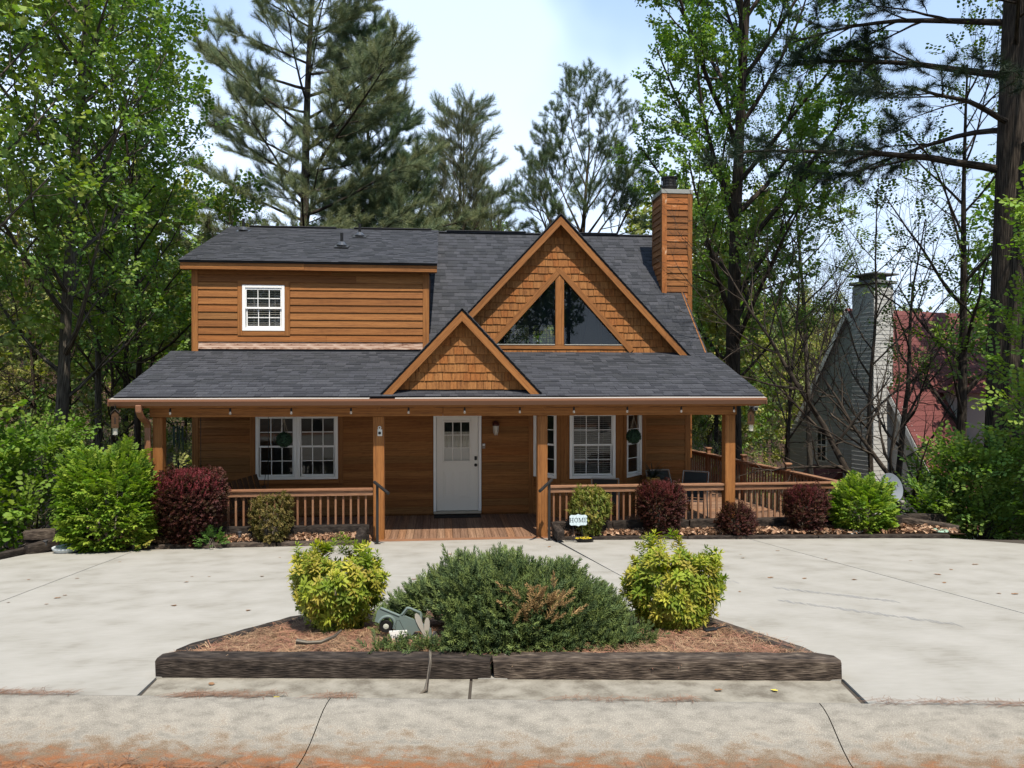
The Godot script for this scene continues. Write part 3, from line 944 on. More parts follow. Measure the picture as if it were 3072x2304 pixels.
	for b in [[-5.252, -5.122, 3.5, 5.28, ZB, ZB + 0.03], [-0.43, -0.298, 3.5, 5.25, ZB, ZB + 0.03], [-4.313, -4.218, 3.866, 5.026, ZB, ZB + 0.034], [-3.342, -3.234, 3.866, 5.026, ZB, ZB + 0.034], [-4.217, -3.343, 3.866, 3.965, ZB, ZB + 0.034], [-4.217, -3.343, 4.94, 5.026, ZB, ZB + 0.034]]:
		bar("trim_board", b, M.trim, dw)
	bar("flashing", [-5.25, -0.3, 3.535, 3.578, ZB, ZB + 0.01], M.roof_edge, dw, 0.0)
	window(house, Transform3D(Basis(), Vector3(-4.217, 3.968, ZB + 0.0)), 0.874, 0.97, 3, M.glass, true)
	var ur := holder("upper_roof", house, Vector3(-2.7, 6, -17.8))
	var ue := Vector3(-5.43, 5.405, -15.99)
	var uu := Vector3(0, 1.445, -3.81)
	plate("roof_deck", [ue, ue + Vector3(5.31, 0, 0), ue + Vector3(5.31, 0, 0) + uu, ue + uu], 0.035, M.roof_edge, ur)
	shingles(ur, ue + Vector3(0, -0.004, 0.015), Vector3.RIGHT, uu.normalized(), 5.31, uu.length(), PackedVector2Array(), 0)
	bar("fascia", [-5.42, -2.9, 5.235, 5.375, -16.05, -16.02], M.trim, ur)
	bar("fascia", [-2.899, -0.125, 5.23, 5.37, -16.05, -16.02], M.trim, ur)
	bar("soffit", [-5.41, -0.13, 5.235, 5.255, -16.22, -16.052], M.trim, ur)
	for e in [-5.415, -0.14]:
		beam_between("rake_board", Vector3(e, 5.30, -16.06), Vector3(e, 6.72, -19.78), 0.14, 0.028, Vector3.UP, M.trim, ur)
	for s in [[-4.95, -2.75], [-2.3, -0.3]]:
		bar("ridge_vent", [s[0], s[1], 6.85, 6.885, -19.98, -19.68], M.roof_edge, ur, 0.01)
	# back slope
	for s in [[-5.43, 1.3, 3.3], [1.28, 4.32, 5.95], [4.3, 5.92, 3.3]]:
		plate("back_slope", [Vector3(s[0], 6.82, -19.8), Vector3(s[1], 6.82, -19.8), Vector3(s[1], s[2], -23.6), Vector3(s[0], s[2], -23.6)], 0.06, M.ridge, ur)
	# ---------------- steep main roof
	var mr := holder("main_roof", house, Vector3(2.8, 5, -18))
	var me := Vector3(-0.3, 3.51, -16.23)
	var mu := Vector3(0, 3.29, -3.57)
	var ml := mu.length()
	var poly := PackedVector2Array([Vector2(-0.1, -0.05), Vector2(-0.1, ml + 0.1), Vector2(6.3, ml + 0.1), Vector2(6.3, -0.05), Vector2(5.56, -0.05), Vector2(2.83, ml * (6.44 - 3.51) / 3.29), Vector2(0.1, -0.05)])
	var dg := Geo.new()
	var mb := Basis(Vector3.RIGHT, mu.normalized(), Vector3.RIGHT.cross(mu.normalized()))
	dg.prism(PackedVector2Array([Vector2(0, 0), Vector2(0, ml), Vector2(6.2, ml), Vector2(6.2, 0), Vector2(5.62, 0), Vector2(2.83, ml * (6.44 - 3.51) / 3.29), Vector2(0.06, 0)]), -0.05, 0.0, me, mb)
	part("roof_deck", dg, M.roof_edge, mr)
	shingles(mr, me, Vector3.RIGHT, mu.normalized(), 6.2, ml, poly, 0)
	bar("ridge_cap", [-0.1, 5.93, 6.795, 6.83, -19.93, -19.72], M.ridge, mr, 0.012)
	for s in [[0.1, 2.2], [2.85, 4.7]]:
		bar("ridge_vent", [s[0], s[1], 6.832, 6.862, -19.96, -19.70], M.roof_edge, mr, 0.01)
	beam_between("rake_board", Vector3(5.86, 3.46, -16.25), Vector3(5.86, 6.7, -19.78), 0.16, 0.03, Vector3.UP, M.trim, mr)
	# ---------------- the two gables
	make_gable("window_gable", 2.547, 6.515, 1.065, -15.98, ZB, 3.5, 2.93, -19.4, true)
	make_gable("entry_gable", 0.347, 4.235, 1.065, -13.53, -13.73, 2.765, 1.53, -16.9, false)
	make_chimney()
	# ---------------- vent pipes
	for p in [Vector3(-4.96, 6.68, -19.2), Vector3(-2.307, 6.03, -17.42), Vector3(-2.04, 6.50, -18.7)]:
		var v := holder("vent_pipe", house, p)
		var g := Geo.new()
		g.tube(PackedVector3Array([Vector3(0, -0.1, 0), Vector3(0, 0.27, 0)]), PackedFloat32Array([0.034, 0.034]), 12)
		own("pipe", g, M.black, v)
		var fg := Geo.new()
		fg.lathe([Vector2(0.12, 0.0), Vector2(0.115, 0.025), Vector2(0.06, 0.085), Vector2(0.036, 0.1)], Vector3(0, -0.03, 0), 16)
		fg.box(Vector3(0, -0.03, 0), Vector3(0.32, 0.006, 0.34), 0.0, Basis(Vector3.RIGHT, 0.35))
		own("boot", fg, M.lead, v)

func make_gutter(parent: Node) -> void:
	var prof := PackedVector2Array([Vector2(0, 0.0), Vector2(0.075, 0.0), Vector2(0.085, 0.02), Vector2(0.105, 0.055), Vector2(0.118, 0.075), Vector2(0.118, 0.115), Vector2(0.108, 0.115), Vector2(0.106, 0.08), Vector2(0.075, 0.012), Vector2(0.008, 0.012), Vector2(0.008, 0.12), Vector2(0, 0.12)])
	var b := Basis(Vector3(0, 0, 1), Vector3.UP, Vector3(-1, 0, 0))
	var g := Geo.new()
	g.prism(prof, 0.0, 11.74, Vector3(6.01, 2.492, -13.492), b)
	for x in [-5.73, 6.01]:
		g.box(Vector3(x, 2.55, -13.434), Vector3(0.012, 0.12, 0.116), 0.003)
	var gt := part("gutter", g, M.gutter, parent)
	var segs := [[-5.71, -3.0, 2.611, 2.614], [-3.02, -1.3, 2.618, 2.612], [-0.85, 0.55, 2.612, 2.617], [0.53, 2.3, 2.616, 2.611], [2.28, 4.1, 2.612, 2.618], [4.08, 6.0, 2.618, 2.612]]
	for s in segs:
		var f := Geo.new()
		f.quad(Vector3(s[0], s[2], -13.378), Vector3(s[1], s[3], -13.378), Vector3(s[1], s[3] + 0.022, -13.49), Vector3(s[0], s[2] + 0.022, -13.49), Vector3.UP)
		f.quad(Vector3(s[0], s[2], -13.376), Vector3(s[1], s[3], -13.376), Vector3(s[1], s[3] - 0.012, -13.374), Vector3(s[0], s[2] - 0.012, -13.374), Vector3.BACK)
		part("leaf_guard", f, M.drip, gt)
	# elbow and downspout at the porch corner
	var d := Geo.new()
	var path := [Vector3(-5.24, 2.495, -13.42), Vector3(-5.24, 2.40, -13.43), Vector3(-5.235, 2.31, -13.50), Vector3(-5.23, 2.24, -13.62), Vector3(-5.225, 2.18, -13.74), Vector3(-5.225, 2.1, -13.78), Vector3(-5.225, 0.0, -13.78)]
	for i in path.size() - 1:
		var a: Vector3 = path[i]; var c: Vector3 = path[i + 1]
		var dir := (c - a).normalized()
		var side := Vector3.RIGHT - dir * dir.x
		side = side.normalized()
		d.box((a + c) * 0.5, Vector3(0.1, a.distance_to(c) + 0.03, 0.075), 0.012, Basis(side, dir, side.cross(dir)))
	part("downspout", d, M.gutter, parent)

# a street-facing gable: xc, ya its peak, k its slope, zr the face of the rake boards, zw the shingled wall behind, yb the foot of the wall
func make_gable(called: String, xc: float, ya: float, k: float, zr: float, zw: float, yb: float, half: float, zend: float, win: bool) -> void:
	var o := holder(called, house, Vector3(xc, yb, zw))
	var yl := ya - k * half
	var cosk := 1.0 / sqrt(1.0 + k * k)
	for s: float in [-1.0, 1.0]:
		var dn := Vector3(s * 1.0, -k, 0) * cosk
		var nn := Vector3(s * k, 1, 0) * cosk
		var p := [Vector3(xc, ya, zr), Vector3(xc, ya, zend), Vector3(xc + s * half, yl, zr - 0.1 if not win else ZB - 0.25), Vector3(xc + s * half, yl, zr)]
		plate("roof_slope", p, 0.03, M.roof_edge, o)
		# courses showing their edges up the rake
		var n := int(half / cosk / 0.14)
		for i in n:
			var c0 := Vector3(xc, ya, zr + 0.02) + dn * (i + 0.5) * 0.14 + nn * 0.012
			board("edge_shingle", o, c0 + Vector3(0, 0, -0.3), Vector3(0.16, 0.014, 0.62), M.ridge, 0.002, Basis(dn, nn, Vector3(0, 0, s)) * Basis(Vector3(0, 0, 1), 0.06))
		var rb := PackedVector2Array([Vector2(xc + s * 0.001, ya - 0.035), Vector2(xc + s * half, yl - 0.035), Vector2(xc + s * half, yl - 0.225), Vector2(xc + s * 0.001, ya - 0.225)])
		var rg := Geo.new()
		rg.prism(rb, zr - 0.04, zr)
		for i in rg.t.size(): rg.t[i] = Vector2(rg.t[i].x * cosk - rg.t[i].y * s * k * cosk, rg.t[i].y * cosk + rg.t[i].x * s * k * cosk)
		part("rake_board", rg, M.trim[0 if s < 0 else 1], o)
		var so := [Vector3(xc, ya - 0.10, zr - 0.04), Vector3(xc, ya - 0.10, zw), Vector3(xc + s * half, yl - 0.10, zw), Vector3(xc + s * half, yl - 0.10, zr - 0.04)]
		plate("soffit", so, 0.012, M.trim[0], o)
	var foot := (ya - 0.07 - yb + 0.01) / k
	var roofline := PackedVector2Array([Vector2(xc, ya - 0.07), Vector2(xc + foot, yb - 0.01), Vector2(xc - foot, yb - 0.01)])
	var hole := PackedVector2Array()
	if win:
		hole = PackedVector2Array([Vector2(2.555, 5.42), Vector2(0.90, 3.60), Vector2(0.90, 3.575), Vector2(4.21, 3.575), Vector2(4.21, 3.60)])
	var wall := [roofline]
	if win:
		# the wall with its opening, in two halves
		wall = []
		for s in [-1, 1]:
			var r := PackedVector2Array([Vector2(2.555, 9), Vector2(2.555, 0), Vector2(2.555 + s * 9, 0), Vector2(2.555 + s * 9, 9)])
			for q in Geometry2D.intersect_polygons(roofline, r):
				wall.append_array(Geometry2D.clip_polygons(q, hole))
	var wg := Geo.new()
	for w in wall:
		wg.prism(w, -0.06, 0.0, Vector3(0, 0, zw))
	part("gable_wall", wg, M.shake[1], o)
	# cedar shakes, each cut to the roof and the window trim
	var y := yb
	var row := 0
	while y < ya - 0.1:
		var h := 0.158 + rng.randf_range(-0.004, 0.004)
		var x := xc - half - rng.randf() * 0.1
		var end := xc + half
		while x < end:
			var w := rng.randf_range(0.10, 0.24)
			var dy := rng.randf_range(-0.006, 0.006)
			var q := PackedVector2Array([Vector2(x + 0.004, y + dy), Vector2(x + w - 0.004, y + dy + rng.randf_range(-0.003, 0.003)), Vector2(x + w - 0.004, y + h + 0.03), Vector2(x + 0.004, y + h + 0.03)])
			x += w
			for piece in Geometry2D.intersect_polygons(q, roofline):
				var bits := [piece]
				if win: bits = Geometry2D.clip_polygons(piece, hole)
				for bit: PackedVector2Array in bits:
					var lo := Vector2(1e9, 1e9); var hi := Vector2(-1e9, -1e9)
					for v in bit:
						lo = lo.min(v); hi = hi.max(v)
					if hi.x - lo.x < 0.015 or hi.y - lo.y < 0.02: continue
					var cen := (lo + hi) * 0.5
					for i in bit.size(): bit[i] -= cen
					var g := Geo.new()
					g.prism(bit, -0.008, 0.008, Vector3(), Basis(), Vector2(rng.randf() * 4, rng.randf() * 4))
					for i in g.t.size(): g.t[i] = Vector2(g.t[i].y, g.t[i].x)
					var sk := MeshInstance3D.new()
					sk.name = "shake"
					sk.mesh = g.mesh()
					sk.material_override = M.shake[rng.randi() % 4]
					put(sk, o, Transform3D(Basis(Vector3.RIGHT, -0.12 + rng.randf_range(-0.02, 0.02)) * Basis(Vector3.UP, rng.randf_range(-0.015, 0.015)), Vector3(cen.x, cen.y, zw + 0.02)))
		y += 0.16
		row += 1
	if not win:
		return
	# triangular window: boards round it, a post between the two panes
	var zt := zw + 0.035
	for s: float in [-1.0, 1.0]:
		var a := Vector3(2.555, 5.42, zt)
		var b := Vector3(2.555 + s * 1.655, 3.60, zt)
		var d := (b - a).normalized()
		var nrm := Vector3(-d.y * s, d.x * s, 0)
		if nrm.y > 0: nrm = -nrm
		beam_between("window_trim", a + nrm * 0.06 + d * 0.03, b + nrm * 0.06, 0.12, 0.04 if s < 0 else 0.046, nrm, M.trim, o)
		var gl := Geo.new()
		gl.tri(Vector3(2.555 + s * 0.10, 5.23, zw - 0.02), Vector3(2.555 + s * 0.10, 3.70, zw - 0.02), Vector3(2.555 + s * 1.49, 3.70, zw - 0.02), Vector3.BACK, Vector3.BACK, Vector3.BACK)
		part("pane", gl, M.tinted, o)
	bar("window_trim", [2.46, 2.65, 3.695, 5.28, zw - 0.03, zt + 0.004], M.trim, o)
	bar("window_trim", [0.92, 4.19, 3.60, 3.69, zw - 0.03, zt + 0.002], M.trim, o)
	bar("window_sill", [1.1, 2.45, 3.69, 3.71, zw - 0.02, zt + 0.012], M.steel, o)
	bar("window_sill", [2.66, 4.0, 3.69, 3.71, zw - 0.02, zt + 0.012], M.steel, o)

func make_door() -> void:
	var d := holder("front_door", house, Vector3(0.315, 0.07, ZB))
	var z := ZB + 0.0
	shell("door_frame", [[-0.205, -0.145, 0.06, 2.2, ZB - 0.08, ZB + 0.045], [0.77, 0.832, 0.06, 2.2, ZB - 0.08, ZB + 0.045], [-0.145, 0.77, 2.13, 2.2, ZB - 0.08, ZB + 0.045]], M.vinyl, d, 0.005)
	bar("threshold", [-0.2, 0.83, 0.03, 0.085, ZB - 0.08, ZB + 0.09], M.steel, d)
	# slab with its opening for nine lights
	var zx0 := 0.02; var zx1 := 0.585; var zy0 := 1.165; var zy1 := 2.02
	shell("door_slab", [[-0.14, zx0, 0.09, 2.125, z - 0.05, z + 0.0], [zx1, 0.765, 0.09, 2.125, z - 0.05, z + 0.0], [zx0, zx1, 0.09, zy0, z - 0.05, z + 0.0], [zx0, zx1, zy1, 2.125, z - 0.05, z + 0.0]], M.door, d, 0.002)
	var f := Geo.new()
	for b in [[zx0 - 0.03, zx0 + 0.012, zy0 - 0.03, zy1 + 0.03], [zx1 - 0.012, zx1 + 0.03, zy0 - 0.03, zy1 + 0.03], [zx0 + 0.013, zx1 - 0.013, zy0 - 0.03, zy0 + 0.012], [zx0 + 0.013, zx1 - 0.013, zy1 - 0.012, zy1 + 0.03]]:
		f.box(Vector3((b[0] + b[1]) * 0.5, (b[2] + b[3]) * 0.5, z + 0.008), Vector3(b[1] - b[0], b[3] - b[2], 0.02), 0.006)
	part("light_frame", f, M.door, d)
	var w := (zx1 - zx0 - 0.024) / 3.0
	var h := (zy1 - zy0 - 0.024) / 3.0
	for i in 2:
		bar("muntin", [zx0 + 0.012 + w * (i + 1) - 0.011, zx0 + 0.012 + w * (i + 1) + 0.011, zy0 + 0.012, zy1 - 0.012, z - 0.02, z + 0.006], M.door, d, 0.004)
		bar("muntin", [zx0 + 0.013, zx1 - 0.013, zy0 + 0.012 + h * (i + 1) - 0.01, zy0 + 0.012 + h * (i + 1) + 0.01, z - 0.02, z + 0.004], M.door, d, 0.004)
	for i in 3:
		for j in 3:
			var p := Geo.new()
			var x0 := zx0 + 0.012 + w * i; var y0 := zy0 + 0.012 + h * j
			p.quad(Vector3(x0, y0, z - 0.01), Vector3(x0 + w, y0, z - 0.01), Vector3(x0 + w, y0 + h, z - 0.01), Vector3(x0, y0 + h, z - 0.01), Vector3.BACK)
			part("pane", p, M.glass, d)
	# cafe curtain: pleated valance above, plain cloth below
	var c := Geo.new()
	for k in 40:
		var a := zx0 + 0.56 * k / 40.0
		var b := zx0 + 0.56 * (k + 1) / 40.0
		var za := z - 0.055 + 0.012 * sin(k * 1.3); var zc := z - 0.055 + 0.012 * sin((k + 1) * 1.3)
		c.quad(Vector3(a, 1.46, za), Vector3(b, 1.46, zc), Vector3(b, 1.80, zc), Vector3(a, 1.80, za), Vector3(-(zc - za), 0, b - a).normalized())
	part("curtain", c, M.cloth2, d)
	shell("curtain", [[zx0 - 0.02, zx1 + 0.02, 1.1, 1.455, z - 0.07, z - 0.066]], M.cloth, d)
	# two raised panels below
	for x0 in [0.0, 0.36]:
		var pg := Geo.new()
		for b in [[x0 + 0.01, x0 + 0.235, 0.37, 0.93, 0.014, 0.004]]:
			pg.box(Vector3((b[0] + b[1]) * 0.5, 0.65, z + 0.001), Vector3(0.225, 0.56, 0.012), 0.005)
			pg.box(Vector3((b[0] + b[1]) * 0.5, 0.65, z + 0.004), Vector3(0.15, 0.48, 0.014), 0.007)
		part("door_panel", pg, M.door, d)
	var kn := Geo.new()
	kn.lathe([Vector2(0.0, 0.07), Vector2(0.022, 0.066), Vector2(0.031, 0.05), Vector2(0.026, 0.035), Vector2(0.012, 0.028), Vector2(0.012, 0.01), Vector2(0.034, 0.008), Vector2(0.034, 0.0)], Vector3(0.71, 1.075, z), 18, Basis(Vector3.RIGHT, PI / 2))
	part("door_knob", kn, M.blackmetal, d)
	var lk := Geo.new()
	lk.box(Vector3(0.71, 1.225, z + 0.014), Vector3(0.055, 0.085, 0.028), 0.01)
	part("keypad_lock", lk, M.blackmetal, d)

func make_chimney() -> void:
	var c := holder("chimney", house, Vector3(5.73, 6, -18.3))
	var x0 := 5.365; var x1 := 6.105; var z0 := -18.75; var z1 := -17.9
	shell("chimney_core", [[x0 + 0.012, x1 - 0.012, -1.5, 7.49, z0 + 0.012, z1 - 0.012]], M.cedar[2], c)
	var fr := Transform3D(Basis(), Vector3(x0, 0, z1 - 0.01))
	var lf := Transform3D(Basis(Vector3(0, 0, 1), Vector3.UP, Vector3(-1, 0, 0)), Vector3(x0 + 0.01, 0, z0))
	var rt := Transform3D(Basis(Vector3(0, 0, -1), Vector3.UP, Vector3(1, 0, 0)), Vector3(x1 - 0.01, 0, z1))
	var y := 2.6
	while y < 7.4:
		var h := minf(0.155, 7.49 - y)
		siding(c, fr, 0.11, 0.64, y, h, M.flecked)
		siding(c, lf, 0.06, 0.78, y, h, M.flecked)
		siding(c, rt, 0.06, 0.78, y, h, M.cedar)
		y += 0.155
	for b in [[x0 - 0.012, x0 + 0.11, 1.0, 7.49, z1 - 0.02, z1 + 0.02], [x1 - 0.105, x1 + 0.012, 1.0, 7.49, z1 - 0.02, z1 + 0.02], [x0 - 0.016, x0 + 0.02, 1.0, 7.49, z1 - 0.10, z1 - 0.021], [x0 - 0.016, x0 + 0.02, 1.0, 7.49, z0, z0 + 0.07], [x1 - 0.02, x1 + 0.016, 1.0, 7.49, z1 - 0.1, z1 - 0.021], [x0 + 0.111, x1 - 0.106, 7.40, 7.489, z1 - 0.02, z1 + 0.014]]:
		bar("corner_board", b, M.flecked, c)
	shell("chimney_cap", [[x0 - 0.03, x1 + 0.03, 7.495, 7.60, z0 - 0.03, z1 + 0.03]], M.steel, c, 0.006)
	var fo := Vector3(5.63, 7.63, -18.2)
	var g := Geo.new()
	g.lathe([Vector2(0.0, 0.0), Vector2(0.17, 0.0), Vector2(0.175, 0.03), Vector2(0.2, 0.09), Vector2(0.195, 0.12)], fo, 20)
	g.lathe([Vector2(0.205, 0.295), Vector2(0.208, 0.33), Vector2(0.15, 0.345), Vector2(0.0, 0.35)], fo, 20)
	g.lathe([Vector2(0.17, 0.1), Vector2(0.17, 0.31)], fo, 20)
	for k in 10:
		var a := TAU * k / 10.0
		g.tube(PackedVector3Array([fo + Vector3(cos(a) * 0.2, 0.09, sin(a) * 0.2), fo + Vector3(cos(a) * 0.205, 0.3, sin(a) * 0.205)]), PackedFloat32Array([0.008, 0.008]), 5)
	for yy in [0.16, 0.24]:
		var ring := PackedVector3Array()
		var rr := PackedFloat32Array()
		for k in 21:
			ring.push_back(fo + Vector3(cos(TAU * k / 20.0) * 0.203, yy, sin(TAU * k / 20.0) * 0.203)); rr.push_back(0.007)
		g.tube(ring, rr, 5, false)
	part("flue_cap", g, M.blackmetal, c)

func text_on(parent: Node, words: String, size: float, at: Vector3, b: Basis, m: Material, font := "Droid Serif", depth := 0.002, slant := 0.0) -> void:
	var f := SystemFont.new()
	f.font_names = PackedStringArray([font])
	if slant > 0.0: f.font_italic = true
	var t := TextMesh.new()
	t.text = words
	t.font = f
	t.font_size = 64
	t.pixel_size = size / 64.0
	t.depth = depth
	t.curve_step = 2.0
	var o := MeshInstance3D.new()
	o.name = "lettering"
	o.mesh = t
	o.material_override = m
	parent.add_child(o, true)
	o.transform = Transform3D(b, at)

# a weathered tie: uneven faces, split ends
func tie(a: Vector3, b: Vector3, w: float, h: float, label: String, group := "", tone := -1) -> Node3D:
	var d := (b - a).normalized()
	var l := a.distance_to(b)
	var side := d.cross(Vector3.UP).normalized()
	var u := side.cross(d)
	var o := MeshInstance3D.new()
	o.name = numbered("railroad_tie")
	var g := Geo.new()
	var n := maxi(3, int(l / 0.12))
	var ring0 := []
	var off := Vector2(rng.randf() * 5, rng.randf() * 5)
	for i in n + 1:
		var x := -l * 0.5 + l * i / n
		var ring := []
		var e := 0.0
		if i == 0 or i == n: e = 0.012
		for c in [[-1, -1], [1, -1], [1, 0.78], [0.8, 1], [-0.8, 1], [-1, 0.78]]:
			ring.append(Vector3(x + (rng.randf_range(-0.012, 0.012) if e > 0 else 0.0), c[1] * (h * 0.5 - e) + rng.randf_range(-0.0035, 0.0035), c[0] * (w * 0.5 - e) + rng.randf_range(-0.0035, 0.0035)))
		if i > 0:
			for k in 6:
				var k2 := (k + 1) % 6
				var p0: Vector3 = ring0[k]; var p1: Vector3 = ring0[k2]; var p2: Vector3 = ring[k2]; var p3: Vector3 = ring[k]
				var nn := (p1 - p0).cross(p3 - p0).normalized()
				if nn.dot(Vector3(0, p0.y + p1.y, p0.z + p1.z)) < 0: nn = -nn
				var v0 := 0.09 * k; var v1 := 0.09 * (k + 1)
				g.quad(p0, p1, p2, p3, nn, off + Vector2(p0.x, v0), off + Vector2(p1.x, v1), off + Vector2(p2.x, v1), off + Vector2(p3.x, v0))
		if i == 0 or i == n:
			for k in range(1, 5):
				var nn2 := Vector3(-1 if i == 0 else 1, 0, 0)
				g.tri(ring[0], ring[k], ring[k + 1], nn2, nn2, nn2, off, off + Vector2(0.02, 0.05), off + Vector2(0.03, 0.1))
		ring0 = ring
	o.mesh = g.mesh(M.tie[tone if tone >= 0 else rng.randi() % 3])
	add_child(o)
	o.transform = Transform3D(Basis(d, u, side * -1.0 if false else d.cross(u)), (a + b) * 0.5)
	tag(o, label, "timber", group)
	return o

func make_timbers() -> void:
	# planter wall before the porch rail, two courses
	var gl := "ties of the planter wall along the porch"
	for row in 2:
		var y := 0.245 - 0.16 * row
		var cuts: Array = [[-6.1, -4.25, -2.45, -1.32], [-6.2, -3.4, -1.33]][row]
		for i in cuts.size() - 1:
			tie(Vector3(cuts[i] + 0.008, y, -13.665), Vector3(cuts[i + 1] - 0.008, y, -13.665), 0.125, 0.157, "dark railroad tie in the planter wall behind the barberry, door side of the swing" if false else ("upper" if row == 0 else "lower") + " dark railroad tie in the planter wall below the swing's railing", gl, 2)
		cuts = [[2.0, 3.15, 4.62, 6.9, 9.0], [2.01, 3.9, 6.1, 9.0]][row]
		for i in cuts.size() - 1:
			tie(Vector3(cuts[i] + 0.008, y - 0.012, -13.665), Vector3(cuts[i + 1] - 0.008, y - 0.012, -13.665), 0.125, 0.157, ("upper" if row == 0 else "lower") + " dark railroad tie in the planter wall between door and satellite dish", gl, 2 if i % 2 else 0)
	tie(Vector3(2.08, 0.20, -13.72), Vector3(2.075, 0.19, -12.98), 0.155, 0.16, "stub of railroad tie beside the handrail and HOME sign")
	tie(Vector3(-1.44, 0.20, -13.72), Vector3(-1.44, 0.18, -13.0), 0.155, 0.16, "stub of railroad tie beside the handrail on the swing side of the entry")
	tie(Vector3(-7.02, 0.335, -13.22), Vector3(-5.9, 0.31, -13.62), 0.15, 0.155, "grey railroad tie end on top of the wall left of the round green shrub" if false else "railroad tie topping the planter corner behind the round green shrub")
	tie(Vector3(-6.83, 0.14, -12.92), Vector3(-6.3, 0.22, -13.6), 0.15, 0.16, "slanting railroad tie beside the white dish under the round green shrub")
	tie(Vector3(-7.0, 0.17, -13.25), Vector3(-6.2, 0.17, -13.62), 0.14, 0.155, "lower railroad tie of the planter corner behind the round green shrub")
	tie(Vector3(8.85, 0.2, -13.66), Vector3(9.62, 0.13, -13.1), 0.15, 0.17, "railroad tie slanting down at the planter end past the satellite dish")
	tie(Vector3(9.0, 0.24, -13.75), Vector3(9.9, 0.2, -13.9), 0.15, 0.16, "railroad tie half hidden behind the planter end past the satellite dish")
	# low edging against the drive
	var ge := "low edging ties along the driveway"
	var z := func(x: float) -> float: return -13.31 if x < 0 else lerpf(-13.40, -12.50, (x - 2.1) / 6.8)
	for s in [[-6.85, -4.95], [-4.93, -2.9], [-2.88, -1.52]]:
		tie(Vector3(s[0], gy(-13.3) + 0.02, z.call(s[0])), Vector3(s[1], gy(-13.3) + 0.02, z.call(s[1])), 0.11, 0.12, "low weathered edging tie between driveway and the shrub bed on the swing side", ge, 1)
	for s in [[2.2, 4.4], [4.42, 6.7], [6.72, 9.0]]:
		tie(Vector3(s[0], gy(z.call(s[0])) + 0.012, z.call(s[0]) - 0.02), Vector3(s[1], gy(z.call(s[1])) + 0.012, z.call(s[1]) - 0.02), 0.1, 0.10, "low weathered edging tie between driveway and the shrub bed on the dish side", ge, 0)
	for s in [[Vector3(-6.9, 0.09, -13.2), Vector3(-6.98, 0.19, -12.1)], [Vector3(-6.98, 0.19, -12.08), Vector3(-7.45, 0.31, -10.95)]]:
		tie(s[0], s[1], 0.12, 0.12, "low edging tie along the wooded side of the driveway", ge)
	# the island bed
	var h := 0.15
	var fl := Vector3(-1.99, 0, -5.45); var fr := Vector3(2.645, 0, -4.79); var fm := Vector3(0.33, 0, -5.12)
	var lift := func(p: Vector3) -> Vector3: return Vector3(p.x, gy(p.z) + h * 0.5 - 0.01, p.z)
	tie(lift.call(fl), lift.call(fm), 0.15, h, "dark railroad tie at the street edge of the island, below the truck ornament", "", 0)
	tie(lift.call(fm + Vector3(0.015, 0, 0)), lift.call(fr), 0.15, h, "railroad tie at the street edge of the island, below the dead juniper branch", "", 1)
	tie(lift.call(Vector3(-1.90, 0, -5.60)), lift.call(Vector3(-1.22, 0, -6.7)), 0.13, h - 0.01, "charred-looking railroad tie on the island side next to the swing-side shrub", "", 2)
	tie(lift.call(Vector3(2.53, 0, -4.93)), lift.call(Vector3(2.17, 0, -6.2)), 0.13, h - 0.01, "railroad tie on the island side next to the black fallen lamp", "", 1)
	tie(lift.call(Vector3(-1.16, 0, -6.78)), lift.call(Vector3(0.5, 0, -6.62)), 0.13, h - 0.01, "railroad tie closing the house side of the island behind the juniper", "", 2)
	tie(lift.call(Vector3(0.52, 0, -6.6)), lift.call(Vector3(2.16, 0, -6.3)), 0.13, h - 0.01, "railroad tie closing the house side of the island behind the yellow-green shrub", "", 1)

